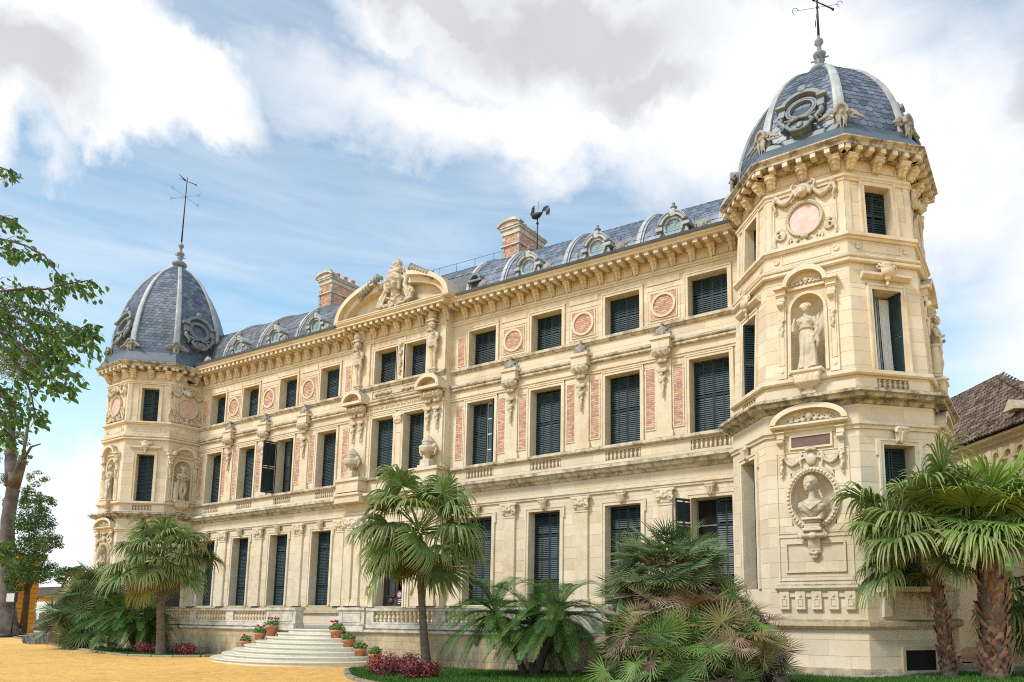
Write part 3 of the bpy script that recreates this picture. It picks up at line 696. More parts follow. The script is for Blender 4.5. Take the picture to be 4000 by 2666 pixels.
def m_urn():
    m = MB(FR); m.box(-.34, .34, -.2, .34, 0, .10); m.box(-.27, .27, -.15, .27, .10, .34)
    m.lathe((0, .06, .34), [(.13, 0), (.11, .06), (.08, .12), (.16, .2), (.34, .34), (.38, .5), (.36, .6), (.27, .66), (.24, .74), (.29, .78), (.26, .84), (.20, .92), (.12, 1.02), (.03, 1.10)], 20, ribn=14, rib=.035)
    for q in (-1, 1):
        m.blob((.40*q, .08, .92), (.11, .11, .13), 7, 6); m.tube([(.40*q, .06, .95), (.48*q, .06, .78), (.40*q, .06, .58), (.30*q, .06, .52)], [.04, .06, .05, .03], 6)
    return sculpt(m, 'stone_urn', .024, 1)
def m_vase():
    """small relief vase over a tower window"""
    m = MB(FR); m.blob((0, .14, .34), (.24, .16, .20), 10, 8); m.tube([(-.24, .10, .52), (.24, .10, .52)], .075, 8); m.blob((0, .12, .60), (.2, .1, .08), 8, 5)
    for q in (-1, 1): m.scroll((.30*q, 0, .50), .11, .04, .08, .08, 1.3, q)
    m.blob((0, .12, .12), (.12, .10, .10), 8, 6); m.blob((0, .10, -.06), (.06, .06, .10), 6, 5); return sculpt(m, 'relief_vase', .022, 1)
def m_corbel():
    """fluted bracket carrying a statue, hung from z = 0"""
    m = MB(FR); m.box(-.58, .58, 0, .50, -.12, 0); m.box(-.50, .50, 0, .44, -.2, -.12)
    for k in range(5): m.tube([(-.38+.19*k, .36, -.22), (-.34+.17*k, .34, -.42), (-.22+.11*k, .2, -.62)], [.11, .12, .07], 7)
    m.loft(rings((0, .1, 0), [(-.2, .45, .30, 0, 0, 0), (-.42, .42, .27, 0, 0, 0), (-.62, .24, .15, 0, 0, 0), (-.75, .14, .1, 0, 0, 0)][::-1], 16)); m.box(-.26, .26, 0, .2, -.86, -.74); m.blob((0, .08, -.95), (.15, .1, .1), 7, 5)
    return sculpt(m, 'statue_corbel', .024, 1)
def m_bustcorbel():
    m = MB(FR); m.box(-.34, .34, 0, .40, -.08, 0); m.run(-.26, .26, [(0, -.34), (.3, -.34), (.34, -.22), (.26, -.16), (.30, -.08), (0, -.08)]); m.box(-.32, .32, 0, .38, -.44, -.34)
    m.tube([(-.38, .18, -.56), (.38, .18, -.56)], .13, 9); m.blob((0, .26, -.58), (.16, .12, .14), 8, 6)
    for q in (-1, 1): m.scroll((.36*q, .0, -.56), .13, .04, .08, .2)
    m.run(-.2, .2, [(0, -1.2), (.06, -1.18), (.16, -.9), (.2, -.66), (0, -.66)]); leafy(m, (0, .08, -1.05), -.22, -.2, .14, 5); m.blob((0, .1, -1.26), (.14, .08, .1), 7, 5)
    return sculpt(m, 'bust_corbel', .022, 1)
def m_tympanum():
    m = MB(FR)
    for q in (-1, 1):
        for k in range(4): m.scroll(((.14+.17*k)*q, 0, .20-.03*k), .10, .035, .05, .03, 1.3, q if k % 2 else -q)
    m.blob((0, .05, .22), (.12, .08, .14), 8, 6)
    for k in range(7): m.blob((-.55+.18*k, .04, .07), .06, 6, 5)
    return sculpt(m, 'scrollwork', .022, 1)
def m_sidebracket():
    m = MB(FR); m.box(-.15, .15, 0, .14, .0, .26); m.box(-.19, .19, 0, .20, .24, .30); m.tube([(-.13, .16, -.1), (.13, .16, -.1)], .11, 9)
    for q in (-1, 0, 1): m.tube([(.08*q, .14, .0), (.08*q, .22, -.12), (.07*q, .12, -.24)], .04, 5)
    m.box(-.11, .11, 0, .08, -.70, -.2)
    for k in range(14): t = k/13; m.blob(((rnd.random()-.5)*.16*(1-t*.6), .08+.04*rnd.random(), -.66-.62*t), .05+.025*(1-t), 6, 5)
    return sculpt(m, 'fruit_bracket', .022, 1)
def m_garland():
    """vertical fruit drop 1.5 m between the windows"""
    m = MB(FR); m.blob((0, .07, 0), (.18, .10, .12), 7, 6)
    for k in range(24): t = k/23; m.blob(((rnd.random()-.5)*.22*(1-.4*t)*(1 if k % 8 else 1.8), .06+.03*rnd.random(), -.1-1.5*t), .05+.03*rnd.random(), 6, 5)
    return sculpt(m, 'fruit_garland', .024, 1)
# ------------------------------------------------------------------ ground level
def sstep(a, b, x): t = max(0., min(1., (x-a)/(b-a))); return t*t*(3-2*t)
def gz(x, y):
    return .34*sstep(28, 41, x)*sstep(-24, -10, y) + .16*sstep(41, 45.5, x)*sstep(-16, -7, y)
# ------------------------------------------------------------------ the palace
XC = 18.65
PAL = empty('palace', (XC, 0, 0), 0, 'ornate cream limestone palace with two domed slate towers and dark green shutters', 'palace')
HZ = [(0, 0), (6, 0), (9, .13), (12, 0), (13.8, -.06), (15.8, -.22), (17.2, -.48), (21, -.85), (26, -.95)]
def hz(z):
    for (a, p), (b, q) in zip(HZ, HZ[1:]):
        if z <= b: return p + (q-p)*(z-a)/(b-a)
    return HZ[-1][1]
def FA(u, v, z): return (u, -v, z + max(-1.15, min(1.15, (u-XC)/XC))*hz(z))    # facade frame: long cornices dip a little to the right
class Tower:
    def __init__(s, x0, n, k, a, scale, lean, name):
        Wd = 2*k + a; s.c = Vector((x0 + Wd/2, -n + a/2, 0)); s.sc = scale; s.ln = lean; s.name = name
        y0 = -n; s.V = [Vector((x0 + p, y0 + q)) for p, q in ((0, 0), (k, -k), (k+a, -k), (Wd, 0), (Wd, a), (k+a, a+k), (k, a+k), (0, a))]
    def w(s, x, y, z):
        q = s.sc(z); return (s.c.x + (x-s.c.x)*q + s.ln(z), s.c.y + (y-s.c.y)*q, z)
    def L(s, i): return (s.V[(i+1) % 8] - s.V[i]).length
    def frame(s, i):
        p = s.V[i]; d = (s.V[(i+1) % 8]-p).normalized(); n = Vector((d.y, -d.x))
        return lambda u, v, z: s.w(p.x + d.x*u + n.x*v, p.y + d.y*u + n.y*v, z)
    def ang(s, i): d = s.V[(i+1) % 8]-s.V[i]; return math.atan2(d.y, d.x)
    def M(s, i, u, v, z, sc=1.): return Matrix.Translation(Vector(s.frame(i)(u, v, z))) @ Matrix.Rotation(s.ang(i), 4, 'Z') @ Matrix.Diagonal((sc if not isinstance(sc, tuple) else sc[0], sc if not isinstance(sc, tuple) else sc[1], sc if not isinstance(sc, tuple) else sc[2], 1))
    def off(s, o, f=1.0):
        """octagon moved outward by o, then scaled by f"""
        out = []
        for i in range(8):
            a, b, c = s.V[i-1], s.V[i], s.V[(i+1) % 8]
            d1 = (b-a).normalized(); d2 = (c-b).normalized(); n1 = Vector((d1.y, -d1.x)); n2 = Vector((d2.y, -d2.x))
            m = (n1+n2); m = m/(1+n1.dot(n2)); q = b + m*o; cc = Vector((s.c.x, s.c.y)); out.append(cc + (q-cc)*f)
        return out
    def ring(s, mb, prof, f=1.0):
        """profile [(outward, z)...] swept round the tower, closed"""
        n = len(prof); vs = []
        for o, z in prof: vs += [s.w(p.x, p.y, z) for p in s.off(o, f)]
        fs = []
        for k in range(n):
            k2 = (k+1) % n
            for i in range(8): fs.append((k*8+i, k*8+(i+1) % 8, k2*8+(i+1) % 8, k2*8+i))
        o_ = len(mb.v); mb.v += vs; mb.fc += [tuple(q+o_ for q in f_) for f_ in fs]; mb.sm += [False]*len(fs)
_RS = lambda z: (1.16 - .015*z) if z > 7.7 else 1.0445
TR = Tower(37.47, 1.864, 1.733, 2.69, _RS, lambda z: 0.0, 'R')
TL = Tower(-6.156, 1.864, 1.733, 2.69, lambda z: 1.0, lambda z: -.022*(z-11), 'L')
STONES = []      # every ashlar block: (frame, box)
def FM(u, v, z, sc=1.): return Matrix.Translation(Vector(FA(u, v, z))) @ Matrix.Scale(sc, 4)
WG = (2.40, 6.42); W1 = (8.88, 11.97); W2 = (13.79, 15.60)
LW = [(x, x+1.60) for x in (1.1, 4.6, 8.3, 12.05)]; RW = [(x, x+1.68) for x in (23.2, 27.0, 30.95, 34.85)]
PW = [(16.98, 18.59), (19.3, 20.92)]; DOORW = (17.72, 19.75)
WIN = LW + RW
def brect(w, a, b): return (w[0], w[1], a, b)
holesW = [brect(w, *z) for w in WIN for z in (WG, W1, W2)] + [(w[0], w[1], 8.26, 8.64) for w in WIN]
holesP = [brect(w, *z) for w in PW for z in (W1, W2)] + [(DOORW[0], DOORW[1], 2.30, 6.45)]
back = MB(FA)
for (a, b) in ((-1.6, 15.2), (22.1, 38.2)):
    hh = [h for h in holesW if a <= h[0] < b]
    for k, (z0, z1, ch) in enumerate(((0, 7.68, .47), (7.68, 12.3, .44), (12.3, 17.1, .42))): blocks(back, a, b, z0, z1, 0, hh, ch, 1.15, 11+k, .58, sink=STONES)
backp = MB(FA)
for k, (z0, z1) in enumerate(((0, 7.68), (7.68, 17.1))): blocks(backp, 15.2, 22.1, z0, z1, .40, holesP, .46, 1.1, 31+k, .98, sink=STONES)
bk = MB(); bk.v = back.v + backp.v; o_ = len(back.v); bk.fc = back.fc + [tuple(i+o_ for i in f) for f in backp.fc]; bk.sm = back.sm + backp.sm
# closed body behind, so that the palace is a solid block
bd = MB(); bd.box(-1.5, 38.5, .62, 13, 0, 17.0); build(bd, 'inner_wall', STG, PAL)
FW = build(bk, 'facade_wall', STG, PAL)
# ---- mouldings that run along the facade
def runs(segs, prof, mb): 
    for u0, u1, v in segs: mb.run(u0, u1, [(v+a, z) for a, z in prof])
SEG = [(-1.4, 15.2, 0), (15.2, 22.1, .40), (22.1, 37.9, 0)]
def moulding(name, prof, m=STG, segs=SEG):
    mb = MB(FA); runs(segs, prof, mb); return build(mb, name, m, PAL, True)
moulding('plinth_course', [(0, 2.0), (.12, 2.0), (.12, 2.16), (.05, 2.3), (0, 2.36)], STP)
moulding('architrave', [(0, 6.93), (.06, 6.93), (.07, 7.0), (.11, 7.03), (.11, 7.13), (0, 7.15)])
moulding('lower_cornice', [(0, 7.58), (.08, 7.60), (.12, 7.70), (.30, 7.74), (.33, 7.86), (.44, 7.90), (.44, 8.02), (.36, 8.05), (0, 8.14)], STL)
moulding('sill_course', [(0, 8.70), (.12, 8.70), (.16, 8.75), (.16, 8.86), (0, 8.875)], STL)
moulding('upper_architrave', [(0, 12.18), (.05, 12.18), (.05, 12.26), (.09, 12.29), (.09, 12.34), (0, 12.35)])
mb = MB(FA)
for u0, u1, v in SEG:
    mb.run(u0, u1, [(v, 12.66), (v+.10, 12.66), (v+.13, 12.70), (v+.13, 12.77), (v, 12.78)])
    mb.run(u0, u1, [(v-.05, 12.78)] + [(v+.05+.12*math.cos(t), 12.88+.09*math.sin(t)) for t in [(-PI/2)+PI*i/7 for i in range(8)]] + [(v-.05, 12.98)])
build(mb, 'torus_course', STL, PAL, True)
moulding('upper_sill_course', [(0, 13.52), (.06, 13.54), (.09, 13.62), (.15, 13.64), (.15, 13.76), (0, 13.785)], STL)
moulding('frieze_moulding', [(0, 16.06), (.05, 16.06), (.06, 16.14), (.11, 16.17), (.11, 16.25), (0, 16.28)])
moulding('top_cornice', [(0, 16.93), (.16, 16.93), (.18, 16.97), (.80, 16.97), (.80, 17.06), (.84, 17.09), (.90, 17.16), (.90, 17.20), (0, 17.20)], STG, [(-.75, 14.75, 0), (14.75, 22.55, .40), (22.55, 37.9, 0)])
gm = MB(FA)
for u0, u1, v in ((-.4, 14.2, 0), (23.1, 37.9, 0)): gm.run(u0, u1, [(v+.5, 17.206), (v+.95, 17.19), (v+.99, 17.30), (v+.93, 17.34), (v+.5, 17.30)])
build_cl(gm, 'gutter', LEAD, PAL, True)
mod = MB(FA)
x = -.35
while x < 37.6:
    v = .40 if 14.9 < x < 22.4 else 0
    mod.box(x-.10, x+.10, v+.17, v+.74, 16.79, 16.966); mod.box(x-.115, x+.115, v+.15, v+.765, 16.925, 16.963)
    x += .432
build_cl(mod, 'modillion', STG, PAL)
BR = m_bracket()
FRP = MB(FA)
x = -.35; k = 0
while x < 37.5:
    v = .40 if 14.9 < x < 22.4 else 0
    link('bracket', BR, ST, PAL, FM(x, v, 16.28, .98))
    a, b, zz0, zz1 = x+.20, x+.664, 16.36, 16.86
    o = [(a, zz0), (b, zz0), (b, zz1-.12), (b-.1, zz1), (a+.1, zz1), (a, zz1-.12)]; c_ = ((a+b)/2, (zz0+zz1)/2)
    if not (14.2 < x < 15.3 or 21.7 < x < 22.6): FRP.band([(c_[0]+(p-c_[0])*.86, c_[1]+(q-c_[1])*.88) for p, q in o], o, v, v+.035)
    x += .864; k += 1
build_cl(FRP, 'frieze_panel', STG, PAL, True)
# ---- window casings, panes, shutters
SLATS = []       # (frame, box) of louvre slats that stay single
def leafmesh(w, h, cols, tilt=True):
    """one shutter leaf: stiles and rails; its louvre slats apart"""
    fr = MB(FR); sl = MB(FR); st = .055; cw = (w - st*(cols+1))/cols; items = []
    for c in range(cols+1): x = c*(cw+st); fr.box(x, x+st, 0, .045, 0, h)
    mids = [0, h-.09] + ([h*.48] if h > 2.2 else [h*.5]) + ([h*.24, h*.74] if h > 3.5 else [])
    for c in range(cols):
        x0 = st + c*(cw+st)
        for mzz in mids: fr.box(x0, x0+cw, .004, .041, mzz, mzz+.09)
        z = .10
        while z < h - .12:
            if not any(mzz-.06 < z < mzz+.09 for mzz in mids):
                items.append((x0+.002, x0+cw-.002, z))
            z += .083
    def slat(mb, it):
        a, b, z = it
        mb.add([(a, .002, z+.082), (b, .002, z+.082), (b, .044, z), (a, .044, z), (a, .008, z+.090), (b, .008, z+.090), (b, .050, z+.008), (a, .050, z+.008)],
               [(0, 1, 2, 3), (4, 7, 6, 5), (3, 2, 6, 7), (0, 4, 5, 1), (0, 3, 7, 4), (1, 5, 6, 2)])
    for it in items: slat(sl, it)
    return fr.mesh('shutter'), sl.mesh('louvre_slats'), items, slat
_leaf = {}
SHUT = []
def shutter(M, w, h, cols, single=False, label=None):
    k = (round(w, 2), round(h, 2), cols)
    if k not in _leaf: _leaf[k] = leafmesh(w, h, cols)
    a, b, items, fn = _leaf[k]
    o = link('shutter', a, SLT, PAL, M)
    if label: o['label'] = label
    if single:
        key = k + ('s',)
        if key not in _leaf:
            q = MB(FR); fn(q, (items[0][0], items[0][1], 0)); _leaf[key] = q.mesh('slat')
        for it in items: link('slat', _leaf[key], SLT2, o, M @ Matrix.Translation((it[0]-items[0][0], 0, it[2])))
    else: tag(link('louvre_slats', b, SLT2, o, M), kind='stuff')
    return o
def casing(f, u0, u1, z0, z1, v=0., w=.17, ears=False, sill=True, name='window', unlit_back=True, bottom=False):
    mb = MB(f); p = .06
    for a, b, q in ((0, w, .05), (w-.055, w+.005, .075)):
        mb.box(u0-b, u0-a-.002, v-.02, v+q, z0, z1+b); mb.box(u1+a+.002, u1+b, v-.02, v+q, z0, z1+b); mb.box(u0-b, u1+b, v-.02, v+q+.003, z1+a+.002, z1+b)
    if ears:
        for q in (-1, 1): c = u0-w if q < 0 else u1+w; mb.box(min(c, c+q*.07), max(c, c+q*.07), v-.02, v+.068, z1-.32, z1+w)
    o = build(mb, name, STG, PAL)
    if unlit_back:
        g = MB(f); g.box(u0-.02, u1+.02, v-.57, v-.535, z0-.02, z1+.02); build(g, 'pane', DARK, o)  # near-black sheet: the room's shade painted in behind the shutter slats
    return o
def glazing(f, u0, u1, z0, z1, v, cm=SLT, gl=GLASS, cols=2, rows=3, parent=None):
    fr = MB(f); g = MB(f); t = .05
    for c in range(cols+1): x = u0+(u1-u0-t)*c/cols; fr.box(x, x+t, v, v+.05, z0, z1)
    for r_ in range(rows+1): z = z0+(z1-z0-t)*r_/rows; fr.box(u0+.003, u1-.003, v+.006, v+.044, z, z+t)
    o = build(fr, 'window_frame', cm, parent or PAL)
    for c in range(cols):
        for r_ in range(rows):
            a = u0+(u1-u0)*c/cols; b = u0+(u1-u0)*(c+1)/cols; d = z0+(z1-z0)*r_/rows; e = z0+(z1-z0)*(r_+1)/rows
            q = MB(f); q.box(a+.02, b-.02, v+.018, v+.026, d+.02, e-.02); build(q, 'pane', gl, o)
    return o
def pair(u0, u1, z0, z1, v, cols=2, single=False, gap=.012):
    w = (u1-u0)/2 - gap
    for k in range(2): shutter(Matrix.Translation(Vector(FA(u0+.008 + k*(w+gap), v, z0+.02))), w, z1-z0-.04, cols, single)
def swung(u, v, z0, w, h, ang, cols=2, label=None, f=FA, base=0.0):
    """leaf hinged at u, turned by ang about the vertical"""
    shutter(Matrix.Translation(Vector(f(u, v, z0+.02))) @ Matrix.Rotation(ang+base, 4, 'Z'), w, h-.04, cols, False, label)
DV = -.45
KEY = m_keystone(); CAPM = m_capital(); CON = m_console(); FIG = m_figure(); HERM = m_herm(); BUSTC = m_bustcorbel()
for i, w in enumerate(WIN):
    casing(FA, w[0], w[1], *WG, ears=True); casing(FA, w[0], w[1], *W1); casing(FA, w[0], w[1], *W2)
    link('keystone', KEY, STG, PAL, FM((w[0]+w[1])/2, .05, 6.48))
    if i == 7:       # ground window with one leaf swung open, panes behind
        glazing(FA, w[0]+.02, w[0]+.95, WG[0], WG[1], -.5, LEADL, DARK, 1, 4)
        swung(w[0]+.01, -.02, WG[0], .80, WG[1]-WG[0], R(-115), 2, 'shutter leaf folded open against the wall')
        swung(w[0]+.84, DV, WG[0], .82, WG[1]-WG[0], R(2), 2)
    else: pair(w[0], w[1], *WG, DV)
    if i == 2:       # open window of the first floor, left wing
        glazing(FA, w[0]+.2, w[1]-.05, *W1, -.52, SLT, GLASS, 2, 4)
        swung(w[0]+.01, -.02, W1[0], .80, W1[1]-W1[0], R(-97), 2, 'shutter leaf standing open')
        swung(w[1]-.05, -.50, W1[0], .62, W1[1]-W1[0], R(-93), 2, 'shutter leaf standing open')
    elif i == 4:     # slightly open shutters showing a white sash
        w0 = w[1]-w[0]; shutter(Matrix.Translation(Vector(FA(w[0]+.01, DV, W1[0]+.02))), .82, W1[1]-W1[0]-.04, 2)
        swung(w[1]-.05, -.50, W1[0], .50, W1[1]-W1[0], R(-99), 1, 'shutter leaf ajar'); glazing(FA, w[0]+.82, w[1]-.1, *W1, -.53, WHIT, GLASS, 1, 4)
    else: pair(w[0], w[1], *W1, DV, 2, i in (6, 7))
    pair(w[0], w[1], *W2, DV, 2)
for w in PW:
    casing(FA, w[0], w[1], *W1, v=.4); casing(FA, w[0], w[1], *W2, v=.4); pair(w[0], w[1], *W2, .4+DV); pair(w[0], w[1], *W1, .4+DV)
# ---- small balustrades under the first floor windows
BALS = MB(FR); BALS.lathe((0, 0, 0), [(.045, 0), (.045, .035), (.022, .05), (.062, .11), (.05, .17), (.022, .27), (.045, .30), (.045, .34)], 8); BALS = BALS.mesh('baluster')
rc = MB(FA)
for w in WIN: rc.box(w[0]-.01, w[1]+.01, -.58, -.13, 8.24, 8.66)
build_cl(rc, 'recess_wall', STG, PAL)
for i, w in enumerate(WIN):
    for k in range(9): link('baluster', BALS, STG, PAL, FM(w[0]+.07+(w[1]-w[0]-.14)*k/8, -.05, 8.275, 1.05))
# ---- bricks
BRICKS = []
def bricks(f, u0, u1, z0, z1, v, inside=None, off=0):
    z = z0; row = off
    while z < z1 - .03:
        ph = 0 if row % 2 else -.12; x = u0 + ph
        while x < u1:
            a, b = max(x, u0), min(x+.225, u1)
            ok = b-a > .04
            if ok and inside is not None:
                r_ = inside(z+.036)
                for p, q in r_:
                    aa, bb = max(a, p), min(b, q)
                    if bb-aa > .03: BRICKS.append((f, (aa, bb, v-.01, v+.014, z, min(z+.072, z1), .006)))
            elif ok: BRICKS.append((f, (a, b, v-.01, v+.014, z, min(z+.072, z1), .006)))
            x += .24
        z += .087; row += 1
MO = MB(FA); BF = MB(FA)
def frame_rect(mb, u0, u1, z0, z1, v, w=.05, p=.035, ears=0.):
    mb.box(u0-w, u0, v, v+p, z0-w, z1+w); mb.box(u1, u1+w, v, v+p, z0-w, z1+w); mb.box(u0, u1, v, v+p-.003, z1, z1+w); mb.box(u0, u1, v, v+p-.003, z0-w, z0)
def brick_strip(u0, u1, z0, z1, v=0., eared=True):
    MO.box(u0, u1, v, v+.012, z0, z1); frame_rect(BF, u0, u1, z0, z1, v); bricks(FA, u0+.01, u1-.01, z0+.02, z1-.02, v+.012)
    if eared:
        for a in (u0-.085, u1+.03):
            for b in (z0+.06, z1-.2): BF.box(a, a+.055, v, v+.03, b, b+.14)
def brick_square(c, v=0.):
    h, z0, z1 = .58, 14.03, 15.22; zc = (z0+z1)/2; MO.box(c-h, c+h, v, v+.012, z0, z1); frame_rect(BF, c-h, c+h, z0, z1, v, .04)
    frame_rect(BF, c-h-.14, c+h+.14, z0-.13, z1+.14, v, .03, .02)
    BF.box(c-h-.17, c+h+.17, v, v+.03, 15.62, 15.90)
    BF.band(arc((c, zc), .46, 0, 2*PI, 36)[:-1], arc((c, zc), .565, 0, 2*PI, 36)[:-1], v+.004, v+.075)
    def ins(z):
        d = abs(z-zc); out = []
        if d < .455: q = math.sqrt(.455**2-d*d); out.append((c-q, c+q))
        q = math.sqrt(max(.57**2-d*d, 0)); q = max(q, .03) if d < .57 else -1
        if q < h and d > .30: out += [(c-h+.015, c-max(q, .02)), (c+max(q, .02), c+h-.015)]
        return out
    bricks(FA, c-h, c+h, z0+.01, z1-.01, v+.012, ins)
PL = MB(FA)
def pier(c, first=True):
    brick_strip(c-.82, c-.42, 9.28, 11.88); brick_strip(c+.42, c+.82, 9.28, 11.88); brick_square(c)
    PL.box(c-.34, c+.34, -.01, .085, 9.10, 12.17); PL.box(c-.40, c+.40, -.01, .12, 8.88, 9.10); PL.box(c-.37, c+.37, -.01, .105, 9.10, 9.16)
    PL.box(c-.47, c+.47, -.01, .42, 12.99, 13.12); PL.box(c-.40, c+.40, -.01, .36, 12.60, 12.99)
    link('console', CON, STS, PAL, FM(c, .08, 12.62)); link('console_figure', FIG, STD, PAL, FM(c, .06, 13.12))
    # ground floor pilaster with capital and base
    gpil(c)
def gpil(c, v=0., w=.31):
    PL.box(c-w, c+w, v-.01, v+.10, 2.72, 6.32); PL.box(c-w-.08, c+w+.08, v-.01, v+.17, 2.37, 2.56); PL.box(c-w-.05, c+w+.05, v-.01, v+.14, 2.56, 2.66); PL.box(c-w-.03, c+w+.03, v-.01, v+.12, 2.66, 2.72)
    PL.box(c-w-.03, c+w+.03, v-.01, v+.125, 6.24, 6.31)
    link('capital', CAPM, STG, PAL, FM(c, v+.03, 6.32, 1.12))
for a, b in zip(LW, LW[1:]): pier((a[1]+b[0])/2)
for a, b in zip(RW, RW[1:]): pier((a[1]+b[0])/2)
for c in (.42, 14.4, 22.7):
    brick_strip(c-.2, c+.2, 9.28, 11.88); brick_strip(c-.2, c+.2, 13.95, 15.35, eared=False)
for c in (.45, 14.45, 22.75): gpil(c)
for c in (15.72, 16.35): gpil(c, .4, .22)
for c in (20.95, 21.6): gpil(c, .4, .22)
# ---- middle pavilion
for s, c in ((-1, 15.95), (1, 21.4)):
    PL.box(c-.62, c+.62, .39, .47, 8.88, 12.17); PL.box(c-.66, c+.66, .39, .47, 13.79, 16.05); PL.box(c-.66, c+.66, .39, .46, 16.285, 16.92)
    for q in (-.3, .3): link('console', CON, STG, PAL, FM(c+q, .48, 12.72, .96))
    link('herm', HERM, STS, PAL, FM(c-.05, .44, 13.80, .99)); link('herm_base', BUSTC, STG, PAL, FM(c-.05, .44, 13.78, .55))
    sp_ = MB(FA); sp_.box(c-.80, c+.80, .39, 1.0, 12.78, 12.92)
    sp_.band(arc((c, 12.90), .62, 0, PI, 16, .42), arc((c, 12.90), .80, 0, PI, 16, .62), .39, 1.02, False)
    sp_.prism(arc((c, 12.92), .64, 0, PI, 16, .43), .39, .62); build(sp_, 'segmental_hood', STG, PAL, True)
    PL.box(c-.85, c+.85, .39, 1.0, 8.16, 8.72); PL.box(c-.95, c+.95, .39, 1.08, 8.72, 8.87); PL.box(c-.95, c+.95, .39, .98, 7.62, 7.98); PL.box(c-.98, c+.98, .39, 1.06, 7.98, 8.10)
GARL = m_garland()
link('garland', GARL, STS, PAL, FM(18.95, .42, 15.65)); PL.box(18.62, 19.27, .39, .45, 13.79, 16.0)
PL.box(18.66, 19.23, .39, .46, 8.88, 12.1); link('capital', CAPM, STG, PAL, FM(18.95, .44, 11.5, .78)); frame_rect(BF, 18.78, 19.12, 9.4, 11.0, .46, .03, .02)
gk = MB(FA)                               # greek key band
x = 16.75
gk.box(16.7, 20.7, .395, .43, 12.55, 12.585); gk.box(16.7, 20.7, .395, .43, 12.18+.02, 12.235)
while x < 20.5:
    z0, z1, t = 12.25, 12.53, .04
    for a, b, c, d in ((0, t, z0, z1), (t, .34, z1-t, z1), (.34-t, .34, z0+.08, z1-t), (.13, .34-t, z0+.08, z0+.08+t), (.13, .13+t, z0+.08+t, z1-.11)): gk.box(x+a, x+b, .395, .445, c, d)
    x += .40
build(gk, 'greek_key_band', STG, PAL)
rl = MB(FA); frame_rect(rl, 16.9, 20.65, 13.08, 13.42, .4, .04, .04)
for q in (-1, 1):
    for k in range(9): rl.blob((18.75+q*(.45+.14*k), .46, 13.25+.03*math.sin(k*2)), (.12, .08, .10+.02*math.sin(k)), 7, 5)
rl.box(18.35, 19.15, .395, .46, 13.12, 13.40); build(rl, 'laurel_relief', STS, PAL, True)
build_cl(MO, 'mortar_bed', MORT, PAL); build_cl(BF, 'panel_frame', STG, PAL, True); build_cl(PL, 'pilaster', STG, PAL)
# ---- carved double door: leaf, leaf open, transom with gilded grilles
dw = MB(FA); d0, d1 = DOORW; dz = 5.28
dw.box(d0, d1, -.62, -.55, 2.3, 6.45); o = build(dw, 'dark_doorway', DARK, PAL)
df = MB(FA); df.box(d0, d0+.10, -.30, -.16, 2.32, 6.44); df.box(d1-.10, d1, -.30, -.16, 2.32, 6.44); df.box(d0, d1, -.30, -.15, dz, dz+.16); df.box(d0+.1, d1-.1, -.29, -.17, 6.30, 6.44)
df.box(18.69, 18.78, -.29, -.16, dz+.16, 6.3)
DOORO = build(df, 'door', DOOR, PAL); DOORO['label'] = 'dark carved double door with one leaf standing open'
lf = MB(FA); a0, a1 = d0+.1, 18.70
lf.box(a0, a0+.2, -.27, -.18, 2.34, dz); lf.box(a1-.2, a1, -.27, -.18, 2.34, dz); lf.box(a0+.2, a1-.2, -.265, -.185, dz-.28, dz); lf.box(a0+.2, a1-.2, -.265, -.185, 2.34, 2.85)
frame_rect(lf, a0+.2, a1-.2, 2.85, dz-.28, -.19, .05, .05); lf.blob(((a0+a1)/2, -.17, 2.6), (.2, .08, .16), 8, 6); lf.run(a0+.1, a1-.1, [(-.18, 2.8), (-.10, 2.82), (-.10, 2.88), (-.18, 2.9)])
build(lf, 'door_leaf', DOOR, DOORO)
g = MB(FA); g.box(a0+.2, a1-.2, -.235, -.225, 2.85, dz-.28); build(g, 'pane', GLASS, DOORO)
l2 = MB(FA); l2.box(d1-.16, d1-.11, -1.2, -.32, 2.34, dz); build(l2, 'door_leaf', DOOR, DOORO)
tr = MB(FA)
for k in range(10):
    x = d0+.25+.17*k; tr.blob((x, -.13, dz+.10+.1*math.sin(k*2.2)), (.10, .06, .09), 7, 5)
for q in (18.20, 19.25):
    tr.band(arc((q, 5.95), .30, 0, 2*PI, 20)[:-1], arc((q, 5.95), .40, 0, 2*PI, 20)[:-1], -.24, -.14); tr.box(q-.45, q+.45, -.30, -.26, 5.44, 6.3)
build(tr, 'transom_carving', DOOR, DOORO, True)
gr = MB(FA)
for q in (18.20, 19.25):
    for k in range(8): a = k*PI/4; gr.tube([(q+.08*math.cos(a), -.2, 5.95+.08*math.sin(a)), (q+.29*math.cos(a), -.19, 5.95+.29*math.sin(a))], .018, 5); gr.scroll((q+.19*math.cos(a), -.21, 5.95+.19*math.sin(a)), .07, .014, .02, 0, 1.2)
    gr.band(arc((q, 5.95), .06, 0, 2*PI, 12)[:-1], arc((q, 5.95), .10, 0, 2*PI, 12)[:-1], -.22, -.18)
build(gr, 'gilded_grille', GOLD, DOORO, True)
dc = MB(FA)
for q, a in ((-1, d0), (1, d1)):
    for k in range(3): x0 = a+q*(.02+.13*k); dc.box(min(x0, x0+q*.11), max(x0, x0+q*.11), .39, .52-.03*k, 2.3, 6.62)
    dc.scroll((a+q*.55, .40, 3.0), .16, .05, .08, .05, 1.4, q); dc.tube([(a+q*.5, .46, 2.9), (a+q*.62, .46, 3.2), (a+q*.55, .46, 3.4)], [.06, .06, .03], 6)
dc.box(d0-.4, d1+.4, .39, .54, 6.46, 6.62); build(dc, 'door_surround', STG, PAL, True)
